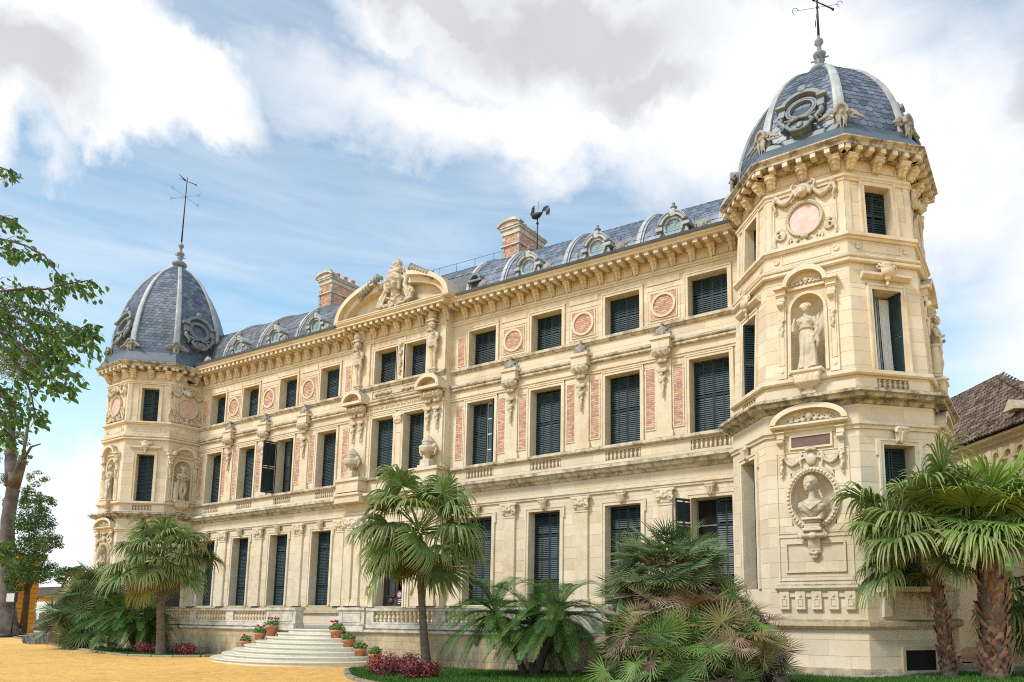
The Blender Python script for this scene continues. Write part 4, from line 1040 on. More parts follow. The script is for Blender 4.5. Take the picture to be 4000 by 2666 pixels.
# ---- pediment
PD = MB(FA); cx0 = 18.75; hw = 4.15; zb = 17.21
def segarc(rx, rz, zoff, n=40): return [(cx0 + rx*math.cos(PI - PI*i/n), zb + zoff + rz*math.sin(PI*i/n)**.9) for i in range(n+1)]
o1, o2, o3 = segarc(hw, 1.95, 0), segarc(hw-.28, 1.72, 0), segarc(hw-.6, 1.40, 0)
for lo, hi in ((0, 16), (24, 40)):
    PD.band(o2[lo:hi+1], o1[lo:hi+1], .36, 1.28, False); PD.band(o3[lo:hi+1], o2[lo:hi+1], .36, 1.02, False)
PD.prism(segarc(hw-.45, 1.55, 0), .33, .62)
PD.run(cx0-hw-.05, cx0+hw+.05, [(.4, zb-.006), (1.24, zb-.006), (1.30, zb+.05), (1.30, zb+.10), (.4, zb+.12)])
build(PD, 'pediment', STG, PAL, True)
link('pediment_carving', m_pediment(), STS, PAL, FM(19.0, .70, 17.33) @ Matrix.Diagonal((.95, .9, .755, 1))); AC = m_acroter()
for q in (-1, 1):
    M = FM(19.0+q*.95, 1.0, 19.0) @ Matrix.Rotation(q*R(24), 4, 'Y') @ Matrix.Diagonal((q*1.15, 1.5, 1.35, 1)); link('acroterion', AC, STD, PAL, M)
# ------------------------------------------------------------------ main roof
SLATES = []     # (five-corner slate as points, material key)
def roofp(u, t, lift=0.):
    """point on the curved roof: t = 0 at the gutter, 1 at the ridge"""
    a = t*PI*.46; v = -.10 - 3.1*(1-math.cos(a))/(1-math.cos(PI*.46)); z = 17.30 + 3.35*math.sin(a)/math.sin(PI*.46)
    return (u, v + lift*math.cos(a*.9), z + lift*math.sin(a*.9))
RB = MB(FA); N = 14
for u0, u1 in ((-2.4, 38.2),):
    vs = [roofp(u, k/N) for u in (u0, u1) for k in range(N+1)]
    RB.add(vs, [(k, k+1, N+1+k+1, N+1+k) for k in range(N)])
RB.box(-2.4, 38.2, -9.5, -3.2, 20.3, 20.66); RB.box(-2.4, 38.2, -12.5, -3.0, 17.0, 18.5)
ROOF = build(RB, 'roof', SLATED, PAL, True)
def slate(p, r_, t, n, w, h, f, key, pointed=.28, th=.014):
    """p = middle of the lower edge; r right, t up the slope, n outward"""
    p, r_, t, n = map(Vector, (p, r_, t, n))
    pts = [p + r_*(-w/2) + t*h*1.5 + n*.002, p + r_*(w/2) + t*h*1.5 + n*.002, p + r_*(w/2) + t*h*pointed + n*th*1.3, p + r_*(w*.25) + t*h*.03 + n*th*1.6, p + r_*(-w*.25) + t*h*.03 + n*th*1.6, p + r_*(-w/2) + t*h*pointed + n*th*1.3]
    low = [q - n*th for q in pts[2:]]
    SLATES.append(([f(*q) for q in pts + low], key))
SLF = [(0, 1, 2, 3, 4, 5), (2, 6, 7, 3), (3, 7, 8, 4), (4, 8, 9, 5)]
rows = 15
for k in range(rows):
    t = k/rows; p0 = Vector(roofp(0, t)); p1 = Vector(roofp(0, min(1, t+1/rows))); d = (p1-p0); h = d.length; d.normalize(); n = Vector((0, -d.z, d.y)); n = n if n.y > 0 or n.z > 0 else -n
    if n.z < 0: n = -n
    x = -2.2 + (.165 if k % 2 else 0)
    while x < 38:
        if not (15.0 < x < 22.6 and k < 6): slate((x, p0.y+rnd.uniform(-.004, .004), p0.z), (1, 0, 0), d, n, .325, h, FA, 'roof' if x > 23 or rnd.random() > .55 else 'old')
        x += .33
# ribs
def rib(u, w=.34):
    r_ = MB(FA); n = 16
    for a, b, lf in ((-w/2, w/2, .07), (-w*.26, w*.26, .13)):
        vs = [roofp(u+q, min(k/n, 1), l) for k in range(n+1) for q, l in ((a, 0), (a, lf), (b, lf), (b, 0))]
        r_.add(vs, [(4*k+i, 4*k+i+1, 4*k+5+i, 4*k+4+i) for k in range(n) for i in range(3)])
    build(r_, 'roof_rib', ZINC, ROOF, True)
for u in (1.9, 5.6, 9.4, 13.2, 22.9, 25.1, 28.75, 32.55, 36.3): rib(u)
# round dormers
def dormer_mesh():
    m = MB(FR)
    body = [(-.82, 0), (.82, 0), (.74, .30), (.60, .55), (.56, .9), (.44, 1.22), (.16, 1.42), (-.16, 1.42), (-.44, 1.22), (-.56, .9), (-.60, .55), (-.74, .30)]
    m.prism(body, -1.5, .0)
    m.band(arc((0, .78), .40, 0, 2*PI, 28)[:-1], arc((0, .78), .52, 0, 2*PI, 28)[:-1], -.02, .10)
    for q in (0, 1):
        A = arc((0, .74), .58, .12*PI if not q else .58*PI, .42*PI if not q else .88*PI, 8); B = arc((0, .74), .80, .12*PI if not q else .58*PI, .42*PI if not q else .88*PI, 8); m.band(A, B, -.9, .24, False)
        for k in range(9): a = (.12+.3*k/8 if not q else .58+.3*k/8)*PI; m.blob((.74*math.cos(a), .24, .74+.74*math.sin(a)), (.055, .05, .055), 5, 4)
    for q in (-1, 1): m.box(min(.52*q, .86*q), max(.52*q, .86*q), -.9, .2, .70, .86); m.tube([(.66*q, .06, .62), (.72*q, .08, .4), (.86*q, .06, .08)], [.07, .09, .10], 6)
    m.blob((0, .10, .22), (.14, .07, .09), 7, 5); m.prism([(-.16, 1.3), (.16, 1.3), (.12, 1.66), (-.12, 1.66)], -.3, .16)
    return recalc(m.mesh('roof_dormer'))
DMM = dormer_mesh(); f_ = MB(FR); f_.lathe((0, -.0, 1.60), [(.10, 0), (.06, .05), (.15, .14), (.17, .2), (.08, .26), (.05, .30), (.09, .36), (.05, .42), (.02, .44)], 10); FINM = f_.mesh('dormer_finial')
g_ = MB(FR); g_.prism(arc((0, .78), .41, 0, 2*PI, 24)[:-1], -.01, .02); PANM = g_.mesh('pane')
s_ = MB(FR); [s_.box(-.012, .012, .021, .035, .38, 1.18)]; s_.box(-.4, .4, .021, .034, .77, .79); s_.tube([(0, .03, .78), (-.28, .03, 1.06)], .012, 4); s_.tube([(0, .03, .78), (.28, .03, 1.06)], .012, 4); GLZM = s_.mesh('glazing_bar')
CRS = m_crest()
DSC = .88
for x in (3.9, 7.7, 11.5, 26.85, 30.6, 34.3):
    M = FM(x, .10, 17.42, DSC); d = link('roof_dormer', DMM, ZINC, ROOF, M)
    link('pane', PANM, OCGL, d, M); link('glazing_bar', GLZM, ZINC, d, M); link('dormer_finial', FINM, LEADL, d, M)
for x in (1.0, 5.2, 9.0, 12.9, 24.35, 28.15, 31.95, 35.7): link('lion_crest', CRS, STD, PAL, FM(x+.05, .42, 17.32, .92))
ey = MB(FA); ey.band(arc((23.35, 18.35), .26, 0, PI, 12), arc((23.35, 18.35), .40, 0, PI, 12), -.9, -.02, False); ey.box(22.9, 23.8, -.7, .02, 18.26, 18.36); ey.prism(arc((23.35, 18.35), .27, 0, PI, 12), -.7, -.35); build(ey, 'eyelid_dormer', LEADL, PAL, True)
# wires and rails on the roof
ry = MB(FA)
for (a, b) in (((15.5, -3.8), (22.6, -3.8)),):
    for k in range(6): x = 15.6+1.4*k; ry.tube([(x, -3.9, 20.5), (x, -3.9, 22.0)], .018, 4)
    for z in (21.3, 22.0): ry.tube([(15.6+1.4*k, -3.9, z) for k in range(6)], .012, 4)
    for z in (21.3, 22.0): ry.tube([(15.6, -3.9, z), (16.2, -2.6, z-.1)], .012, 4)
    ry.tube([(16.2, -2.6, 20.6), (16.2, -2.6, 21.9)], .018, 4)
build(ry, 'roof_railing', IRON, PAL)
lw = MB(FA)
for x in (2.8, 6.6, 10.4, 24.4, 27.4, 29.9, 32.0, 35.4): lw.tube([(x, .55, 17.3), (x, .50, 18.15)], .014, 4)
for z in (17.75, 18.1): lw.tube([(-1, .53, z), (2.8, .53, z), (6.6, .53, z), (10.4, .53, z), (14.0, .53, z)], .009, 4); lw.tube([(23.4, .53, z), (27.4, .53, z), (32.0, .53, z), (37.3, .53, z)], .009, 4)
build(lw, 'lightning_wire', IRON, PAL)
sk_ = MB(FA); sk_.box(21.2, 22.6, -4.2, -3.0, 20.5, 20.95); build(sk_, 'roof_hatch', LEADL, PAL)
# chimneys
def chimney(x0, x1, y0, y1, zt, pots):
    F_ = lambda u, v, z: (u, v, z)
    z0 = zt-3.6; m = MB(F_); m.box(x0+.05, x1-.05, y0+.05, y1-.05, z0, zt-.3); c = build(m, 'chimney', MORT, PAL)
    q = MB(F_)
    for k in range(9):
        z = z0+.33*k
        for xx, yy in ((x0, y0), (x1, y0), (x0, y1), (x1, y1)):
            w = .17 if k % 2 else .23; q.box(xx-(w if xx > x0 else 0)+.012*(k % 2), xx+(w if xx == x0 else 0)-.012*(k % 2), yy-(w if yy > y0 else 0), yy+(w if yy == y0 else 0), z+.01, z+.32)
    build(q, 'corner_stone', STD, c)
    q = MB(F_); q.box(x0-.06, x1+.06, y0-.06, y1+.06, zt-1.0, zt-.93); q.box(x0-.02, x1+.02, y0-.02, y1+.02, zt-.34, zt-.02); q.box(x0-.10, x1+.10, y0-.10, y1+.10, zt-.06, zt+.05); q.box(x0-.15, x1+.15, y0-.15, y1+.15, zt+.05, zt+.11)
    ff = MB(lambda u, v, z: (u, y0-.2-v, z)); xm = (x0+x1)/2; hw = (x1-x0)/2+.22
    ff.band(arc((xm, zt+.14), hw-.14, 0, PI, 14, .20), arc((xm, zt+.14), hw, 0, PI, 14, .36), -.35, .02, False); ff.prism(arc((xm, zt+.14), hw-.13, 0, PI, 14, .21), -.35, -.08)
    o_ = len(q.v); q.v += ff.v; q.fc += [tuple(i+o_ for i in f) for f in ff.fc]; q.sm += ff.sm
    build(q, 'chimney_cap', STW, c, True)
    # brickwork on the two faces in view
    b = []
    for k in range(36):
        z = z0 + .09*k
        for (ax, a0, a1, fix) in (('x', x0+.2, x1-.2, y0), ('y', y0+.2, y1-.2, x1)):
            x = a0 - (.12 if k % 2 else 0)
            while x < a1:
                p, r_ = max(x, a0), min(x+.22, a1)
                if r_-p > .05:
                    if ax == 'x': BRICKS.append(((lambda u, v, z, y0=y0: (u, y0-v+.05, z)), (p, r_, -.01, .018, z, z+.075, .006)))
                    else: BRICKS.append(((lambda u, v, z, x1=x1: (x1-.05+v, u, z)), (p, r_, -.01, .018, z, z+.075, .006)))
                x += .24
    pm = MB(F_); pm.lathe((0, 0, 0), [(.15, 0), (.14, .1), (.125, .5), (.15, .56), (.14, .6), (.10, .6), (.09, .3)], 12); pm = pm.mesh('chimney_pot')
    for k in range(pots): link('chimney_pot', pm, TERRA, c, Matrix.Translation((xm, y0+.3+(y1-y0-.5)*k/(pots-1), zt+.14)))
chimney(7.15, 8.4, 3.0, 5.3, 23.35, 4)
chimney(22.35, 23.55, 3.2, 5.4, 22.55, 3)
# rooster weathervane behind the chimney
rv = MB(FA); bx, by, bz_ = 24.45, -3.6, 20.5
rv.tube([(bx, by, 20.3), (bx, by, 23.45)], [.045, .03], 6); rv.blob((bx, by, 22.85), .08, 7, 5)
WV = build(rv, 'weathervane', IRON, PAL); WV['label'] = 'rooster weathervane on a thin rod'
ro = MB(lambda u, v, z: FA(bx+(u-bx)*.78, v, 23.3+(z-23.3)*.78))
ro.loft([[(bx+x+0*c, by+w*math.sin(2*PI*i/10), 23.3+z+h*math.cos(2*PI*i/10)) for i in range(10)] for x, z, w, h, c in ((-.52, .16, .05, .08, 0), (-.42, .06, .14, .22, 0), (-.18, .0, .19, .24, 0), (.12, .02, .15, .17, 0), (.34, .10, .06, .09, 0), (.44, .12, .02, .03, 0))])
ro.tube([(bx-.44, by, 23.42), (bx-.42, by, 23.7), (bx-.36, by, 23.86)], [.14, .09, .08], 8); ro.blob((bx-.37, by, 23.92), (.10, .07, .09), 8, 6); ro.tube([(bx-.46, by, 23.92), (bx-.58, by, 23.90)], [.04, .01], 5)
for k in range(4): ro.blob((bx-.42+.05*k, by, 24.02+.02*(k % 2)), (.035, .02, .05), 5, 4)
ro.blob((bx-.42, by, 23.78), (.03, .02, .06), 5, 4)
for k in range(6):
    rr_ = .30+.06*k; ro.tube([(bx+.34+.0*k, by, 23.40), (bx+.44+.02*k, by, 23.52+.05*k), (bx+.62+.05*k, by, 23.52+.055*k), (bx+.74+.055*k, by, 23.34+.03*k), (bx+.74+.05*k, by, 23.12)], [.03, .03, .03, .025, .012], 5)
ro.tube([(bx, by, 23.0), (bx, by, 23.2)], .04, 5); ro.tube([(bx+.02, by, 23.4), (bx+.06, by, 24.35)], .012, 4)
build(ro, 'rooster', RUST, WV, True)
# ------------------------------------------------------------------ towers
CART = m_cartouche(); SWAG = m_swag(); CORB = m_corbel(); VASE = m_vase(); TYMP = m_tympanum(); SBR = m_sidebracket(); SHELL = m_shell()
def arch_fill(mb, u0, u1, z0, zs, z1, v0, v1, n=18, rz=None):
    """wall over a round-headed niche: springing zs, block up to z1"""
    c = (u0+u1)/2; r_ = (u1-u0)/2; A = arc((c, zs), r_, PI, 0, n, rz); B = [(u0 + (u1-u0)*i/n, z1) for i in range(n+1)]
    mb.band(A, B, v0, v1, False)
def niche_shell(f, c, r_, z0, zs, depth):
    m = MB(f); n = 14; vs = []; fs = []
    for z in (z0, zs): vs += [(c + r_*math.cos(PI - PI*i/n), -depth*math.sin(PI*i/n), z) for i in range(n+1)]
    fs += [(i, i+1, n+2+i, n+1+i) for i in range(n)]; m.add(vs, fs, True)
    k = 7; vs = []
    for j in range(k+1):
        b = PI/2*j/k; vs += [(c + r_*math.cos(b)*math.cos(PI - PI*i/n), -depth*math.cos(b)*math.sin(PI*i/n), zs + r_*math.sin(b)) for i in range(n+1)]
    m.add(vs, [(j*(n+1)+i, j*(n+1)+i+1, (j+1)*(n+1)+i+1, (j+1)*(n+1)+i) for j in range(k) for i in range(n)], True)
    return build(m, 'niche', STG, PAL)
def tower(T, lv, faces, wd, centre={}):
    """lv: heights; faces: {index: kind}; wd: window openings"""
    bk = MB(); P = MB(); fx = MB()
    NW = .52
    for i in range(8):
        f = T.frame(i); L = T.L(i); c = centre.get(i, L/2); holes = []
        kind = faces.get(i)
        if kind == 'window':
            a, b = c-.49, c+.49; holes = [(a, b, lv['g0'], lv['gt']), (a, b, lv['L3'], lv['f1t']), (a, b, lv['L5']+.02, lv['f2t']), (a-.03, b+.03, lv['C1b']+.14, lv['L3']-.24)]
        elif kind:
            bz = lv['bz']; holes = [(c-NW, c+NW, lv['L3']+.14, lv['L3']+2.92)] + ([(c-.63, c+.63, bz-.80, bz+.80)] if kind == 'niche' else [])
        for k, (z0, z1) in enumerate(((0, lv['L1']), (lv['L1'], lv['L4']), (lv['L4'], lv['corn']))):
            if kind: blocks((q := MB(f)), 0, L, z0, z1, 0, holes, .44, 1.0, 50+i*3+k, .62, sink=STONES)
            else: q = MB(f); q.box(0, L, -.6, 0, z0, z1)
            o_ = len(bk.v); bk.v += q.v; bk.fc += [tuple(j+o_ for j in g) for g in q.fc]; bk.sm += q.sm
        if not kind: continue
        m = MB(f); bf = MB(f); ang = T.ang(i)
        if kind == 'window':
            a, b = c-.49, c+.49
            casing(f, a, b, lv['g0'], lv['gt'], ears=True); casing(f, a, b, lv['L3'], lv['f1t']); casing(f, a, b, lv['L5']+.02, lv['f2t'], w=.2)
            link('keystone', KEY, STG, PAL, T.M(i, c, .05, lv['gt']+.04))
            m.run(c-.86, c+.86, [(-.01, lv['f1t']+.30), (.08, lv['f1t']+.32), (.20, lv['f1t']+.42), (.20, lv['f1t']+.50), (-.01, lv['f1t']+.54)])
            link('relief_vase', VASE, STG, PAL, T.M(i, c, .06, lv['f1t']+.22, .95))
            rc_ = MB(f); rc_.box(a-.04, b+.04, -.6, -.14, lv['C1b']+.12, lv['L3']-.22); build(rc_, 'recess_wall', STG, PAL)
            for k in range(6): link('baluster', BALS, STG, PAL, T.M(i, a+.06+.86*k/5, -.06, lv['C1b']+.155, (1.05, 1.05, (lv['L3']-lv['C1b']-.42)/.34)))
            bm = Matrix.Rotation(ang, 4, 'Z')
            def leafat(u, v, z0, w, h, rot=0., cols=1, single=False, label=None): shutter(Matrix.Translation(Vector(f(u, v, z0))) @ Matrix.Rotation(ang+rot, 4, 'Z'), w, h, cols, single, label)
            for key, z0, z1 in (('g', lv['g0'], lv['gt']), ('1', lv['L3'], lv['f1t']), ('2', lv['L5']+.02, lv['f2t'])):
                st = wd.get((i, key), 'shut'); h = z1-z0-.04
                if st == 'shut': leafat(a+.01, -.42, z0+.02, .475, h, 0, 1, (i, key) == (2, '2') and T is TR); leafat(a+.495, -.42, z0+.02, .475, h, 0, 1, (i, key) == (2, '2') and T is TR)
                elif st == 'open':
                    leafat(a+.03, -.06, z0+.02, .475, h, R(80), 1, False, 'shutter leaf folded back into the reveal'); leafat(b-.03, -.06, z0+.02, .475, h, R(100), 1, False, 'shutter leaf folded back into the reveal')
                    glazing(f, a+.02, b-.02, z0, z1, -.50, LEADL, DARK, 2, 1)
                    for (ca, cb) in ((a+.07, c-.05), (c+.05, b-.07)):
                        cm = MB(f); nf = 26; vs = []
                        for q in range(nf+1):
                            x = ca+(cb-ca)*q/nf; vs += [(x, -.462+.016*math.cos(q*1.9)+.006*math.cos(q*4.1), z0+.06), (x, -.462+.013*math.cos(q*1.9+.3), z1-.07)]
                        cm.add(vs, [(2*q, 2*q+2, 2*q+3, 2*q+1) for q in range(nf)], True); build(cm, 'curtain', CURT, PAL)
        else:
            # --- top: disc of pink marble in a lion cartouche
            z2 = lv['L5'] + (lv['L6']-lv['L5'])*.42; s2 = lv.get('ms', 1.0)
            disc = MB(f); disc.prism([(c+p*s2*.51, z2+q*s2*.51) for p, q in arc((0, 0), 1, 0, 2*PI, 32)[:-1]], -.01, .05); build(disc, 'marble_disc', PINK, PAL)
            link('lion_cartouche', CART, STS, PAL, T.M(i, c, .0, z2, s2))
            for q in (-1, 1):
                x = c+q*(L/2-.30); bf.box(min(x, x+q*.03), max(x, x+q*.03), -.005, .04, lv['L5']+.12, lv['L6']-.1)
            # --- middle: statue niche with pilasters and a segmental head
            zn0 = lv['L3']+.14; zs = zn0+2.05; zt = zn0+2.78; H = lv['L4']
            arch_fill(m, c-NW, c+NW, zn0, zs, zt, -.3, 0.0); niche_shell(f, c, NW, zn0, zs, .52)
            m.band(arc((c, zs), NW, 0, PI, 18), arc((c, zs), NW+.09, 0, PI, 18), -.01, .05, False)
            for q in (-1, 1):
                x = c+q*.80; m.box(x-.14, x+.14, -.01, .06, zn0-.1, zt-.2); m.box(min(c+q*NW, c+q*(NW+.10)), max(c+q*NW, c+q*(NW+.10)), -.01, .045, zn0, zs)
                frame_rect(bf, x-.07, x+.07, zn0+.35, zs-.5, .06, .02, .02); bf.prism([(x+.06*math.cos(t), zn0+.15+.06*math.sin(t)) for t in [2*PI*k/10 for k in range(10)]], .055, .085)
                link('fruit_bracket', SBR, STG, PAL, T.M(i, x, .05, zt-.36, .85))
                m.box(x-.22, x+.22, -.01, .30, zt+.04, zt+.14); m.box(x-.16, x+.16, -.01, .20, zt-.2, zt+.04)
            m.box(c-.62, c+.62, -.01, .10, zt-.02, zt+.06)
            m.band(arc((c, zt+.06), .58, 0, PI, 16, .44), arc((c, zt+.06), .72, 0, PI, 16, .60), -.01, .32, False); m.prism(arc((c, zt+.06), .6, 0, PI, 16, .46), -.01, .06)
            link('scrollwork', TYMP, STS, PAL, T.M(i, c, .06, zt+.08, .72))
            link('statue_corbel', CORB, STG, PAL, T.M(i, c, -.04, zn0+.02, .86))
            # --- bottom: oval niche with a bust, plaque, panel and dentil shelf
            if kind != 'niche': pass
            else:
                bz = lv['bz']; n = 40
                E1 = arc((c, bz), .615, 0, 2*PI, n, .785)[:-1]
                sq = []
                for k in range(n):
                    t = 2*PI*k/n; cx, sx = math.cos(t), math.sin(t); q = min(.63/max(abs(cx), 1e-6), .80/max(abs(sx), 1e-6)); sq.append((c+cx*q, bz+sx*q))
                m.band(E1, sq, -.3, 0)
                m.band(arc((c, bz), .63, 0, 2*PI, n, .80)[:-1], arc((c, bz), .77, 0, 2*PI, n, .94)[:-1], -.01, .09)
                for k in range(44): t = 2*PI*k/44; m.blob((c+.70*math.cos(t), .10, bz+.87*math.sin(t)), (.055, .04, .055), 5, 4)
                nb = MB(f); kk = 6; vs = []
                for j in range(kk+1):
                    b_ = PI/2*j/kk; vs += [(c+.63*math.cos(b_)*math.cos(2*PI*k/24), -.5*math.sin(b_), bz+.80*math.cos(b_)*math.sin(2*PI*k/24)) for k in range(24)]
                nb.add(vs, [(j*24+k, j*24+(k+1) % 24, (j+1)*24+(k+1) % 24, (j+1)*24+k) for j in range(kk) for k in range(24)], True); build(nb, 'niche', STG, PAL)
                link('shell_swag', SWAG, STS, PAL, T.M(i, c, .0, bz+1.15, 1.0)); link('bust_corbel', BUSTC, STG, PAL, T.M(i, c, -.02, bz-.60, .9))
                z1 = lv['L1']
                m.run(c-1.12, c+1.12, [(-.01, z1-.02), (.22, z1-.02), (.28, z1+.04), (.28, z1+.10), (-.01, z1+.12)])
                m.band(arc((c, z1+.11), .95, 0, PI, 22, .42), arc((c, z1+.11), 1.12, 0, PI, 22, .58), -.01, .30, False); m.prism(arc((c, z1+.11), .97, 0, PI, 22, .44), -.01, .06)
                link('scrollwork', TYMP, STS, PAL, T.M(i, c, .06, z1+.12, 1.0))
                pq = MB(f); pq.box(c-.56, c+.56, -.01, .03, z1-.60, z1-.28); build(pq, 'plaque', PLQ, PAL); frame_rect(bf, c-.56, c+.56, z1-.60, z1-.28, 0, .06, .06)
                for q in (-1, 1): link('fruit_bracket', SBR, STG, PAL, T.M(i, c+q*.86, .03, z1-.32, .80))
                frame_rect(bf, c-1.02, c+1.02, bz-1.0, z1-.75, 0, .03, .025)
                frame_rect(bf, c-.80, c+.80, bz-2.15, bz-1.35, 0, .05, .05); frame_rect(bf, c-1.02, c+1.02, bz-2.4, bz-1.15, 0, .04, .03)
                zd = bz-2.62; m.run(c-1.15, c+1.15, [(-.01, zd-.12), (.10, zd-.12), (.16, zd-.04), (.16, zd+.03), (-.01, zd+.08)]); m.box(c-1.1, c+1.1, -.01, .05, zd-.30, zd-.12)
                for k in range(5):
                    x = c-.92+.46*k; m.box(x-.14, x+.14, -.01, .09, zd-.66, zd-.13); frame_rect(bf, x-.05, x+.05, zd-.54, zd-.36, .09, .018, .018); bf.prism([(x+.045*math.cos(t), zd-.24+.045*math.sin(t)) for t in [2*PI*k2/10 for k2 in range(10)]], .085, .12)
        # --- pilaster strips at the two edges, cornice brackets and modillions
        for x in (.10, L-.10): m.box(x-.10, x+.10, -.01, .03, lv['L5']+.02, lv['L6']-.02)
        zf = lv['L6']+.14; zs_ = lv['soff']
        for x in (.22, L/2, L-.22): link('bracket', BR, ST, PAL, T.M(i, x, 0, zf, (1.0, 1.1, (zs_-zf)/.68)))
        for a_, b_ in ((.42, L/2-.2), (L/2+.2, L-.42)):
            o = [(a_, zf+.05), (b_, zf+.05), (b_, zs_-.2), (b_-.08, zs_-.1), (a_+.08, zs_-.1), (a_, zs_-.2)]; cc = ((a_+b_)/2, (zf+zs_)/2)
            bf.band([(cc[0]+(p-cc[0])*.85, cc[1]+(q-cc[1])*.85) for p, q in o], o, -.005, .035)
        nmd = 6
        for k in range(nmd+1):
            x = -.12 + (L+.24)*k/nmd; m.box(x-.09, x+.09, .26, .60, zs_-.0, zs_+.155)
        for mb_ in (m, bf):
            o_ = len(P.v); P.v += mb_.v; P.fc += [tuple(j+o_ for j in g) for g in mb_.fc]; P.sm += mb_.sm
    build(bk, 'tower_wall', STG, PAL); build_cl(P, 'tower_moulding', STG, PAL, True)
    def rg(name, prof, mt=STG): mb = MB(); T.ring(mb, prof); return build(mb, name, mt, PAL, True)
    z = lv['pl']; rg('plinth_course', [(-.1, z-.25), (.10, z-.25), (.16, z-.17), (.16, z-.05), (.06, z), (-.1, z+.03)], STP)
    rg('tower_foot', [(-.1, 0), (.07, 0), (.07, .5), (.02, .56), (-.1, .57)], STP)
    z = lv['L1']; rg('architrave', [(-.1, z-.22), (.05, z-.22), (.06, z-.14), (.11, z-.10), (.11, z-.005), (-.1, z)])
    z, z2 = lv['C1a'], lv['C1b']; h = z2-z
    rg('lower_cornice', [(-.1, z-.02), (.06, z), (.10, z+.28*h), (.32, z+.36*h), (.35, z+.60*h), (.46, z+.68*h), (.46, z+.90*h), (.38, z+.96*h), (-.1, z2+.06)], STC)
    z = lv['L3']; rg('sill_course', [(-.1, z-.17), (.09, z-.17), (.13, z-.12), (.13, z-.01), (-.1, z)])
    z = lv['L4']; rg('torus_course', [(-.1, z-.22), (.10, z-.22), (.14, z-.18), (.14, z-.10), (.06, z-.09)] + [(.05+.11*math.cos(t), z+.09*math.sin(t)) for t in [-PI/2+PI*i/6 for i in range(7)]] + [(-.1, z+.10)])
    z = lv['L5']; rg('upper_sill_course', [(-.1, z-.22), (.06, z-.20), (.09, z-.13), (.15, z-.11), (.15, z-.005), (-.1, z)])
    z = lv['L6']; rg('frieze_moulding', [(-.1, z-.20), (.05, z-.20), (.06, z-.12), (.11, z-.08), (.11, z+.0), (-.1, z+.05)])
    z, z2 = lv['soff'], lv['corn']
    rg('top_cornice', [(-.1, z+.0), (.20, z+.0), (.24, z+.15), (.62, z+.15), (.62, z+.26), (.66, z+.29), (.74, z2-.04), (.74, z2), (-.1, z2+.02)], STC)
    # --- little crescents in relief on the band above the torus
    for i, kd in faces.items():
        f = T.frame(i); L = T.L(i); zc = (lv['L4']+lv['L5'])/2-.02; m = MB(f); frame_rect(m, .55, L-.55, zc-.13, zc+.16, 0, .02, .02)
        for x in (.36, L-.36): m.band(arc((x, zc), .055, R(200), R(520), 12), arc((x, zc), .10, R(200), R(520), 12), -.005, .04, False); m.prism(arc((x, zc), .05, 0, 2*PI, 10)[:-1], -.005, .03)
        build(m, 'band_relief', STG, PAL, True)
    # --- dome
    zb, zt = lv['domeb'], lv['domet']; c = T.c
    bmb = MB(); T.ring(bmb, [(-.3, lv['corn']+.022), (.62, lv['corn']+.022), (.60, lv['corn']+.10), (.28, zb-.12), (.26, zb+.05), (.10, zb+.10), (-.3, zb+.10)]); build(bmb, 'dome_skirt', LEAD, PAL, True)
    PR = [(0, 1.0), (.08, .994), (.18, .976), (.30, .936), (.42, .880), (.54, .803), (.66, .700), (.76, .590), (.85, .460), (.92, .325), (.97, .19), (1.0, .07)]
    def prf(t):
        for (a, p), (b, q) in zip(PR, PR[1:]):
            if t <= b: return p + (q-p)*(t-a)/(b-a)
        return PR[-1][1]
    base = T.off(.04)
    s0 = T.sc(zb)
    def dp(i, fr, t, lift=0.):
        """point on dome face i; fr across, t up"""
        p = base[i].lerp(base[(i+1) % 8], fr); q = prf(t)*s0; z = zb + (zt-zb)*t
        e = base[(i+1) % 8]-base[i]; n = Vector((e.y, -e.x)).normalized()
        t2 = min(t+.02, 1); dr = (prf(t2)-prf(t2-.02))/.02; hgt = (zt-zb); rad = abs(((base[i]-Vector((c.x, c.y))).dot(n)))
        nr = Vector((hgt, -dr*rad)).normalized() if True else None
        x = c.x + (p.x-c.x)*q + n.x*lift*nr.x + T.ln(z); y = c.y + (p.y-c.y)*q + n.y*lift*nr.x
        return Vector((x, y, z + lift*nr.y))
    N = 24; dm = MB(); vs = []
    for k in range(N+1): vs += [tuple(dp(i, 0, k/N)) for i in range(8)]
    dm.add(vs, [(k*8+i, k*8+(i+1) % 8, (k+1)*8+(i+1) % 8, (k+1)*8+i) for k in range(N) for i in range(8)]); DO = build(dm, 'dome', SLATE, PAL, True)
    ts = [0]; 
    while ts[-1] < .985:
        t = ts[-1]; q = (dp(1, .5, min(t+.01, 1))-dp(1, .5, t)).length/.01; ts.append(t + .205/q)
    vis = [0, 1, 2, 3] + ([4] if T is TR else [])
    for i in vis:
        for k, t in enumerate(ts[:-1]):
            t = min(t, .985); t2 = min(ts[k+1], 1.0); a, b = dp(i, 0, t), dp(i, 1, t); wdt = (b-a).length; n = max(1, round(wdt/.29)); r_ = (b-a).normalized()
            m0 = dp(i, .5, t); d = (dp(i, .5, t2)-m0); h = d.length
            if h < .02: continue
            d.normalize(); nr = r_.cross(d).normalized()
            if nr.dot(m0-Vector((c.x, c.y, m0.z))) < 0: nr = -nr
            for j in range(n+1):
                fr = (j + (.5 if k % 2 == 0 else 0.))/n
                if fr > .985 or fr < .015: continue
                band_ = (k % 16) in (7, 8)
                slate(a.lerp(b, fr) + nr*.006, r_, d, nr, wdt/n*.97, h, idf, 'R' if T is TR and i in (1, 2) else 'dome', .08 if band_ else .34)
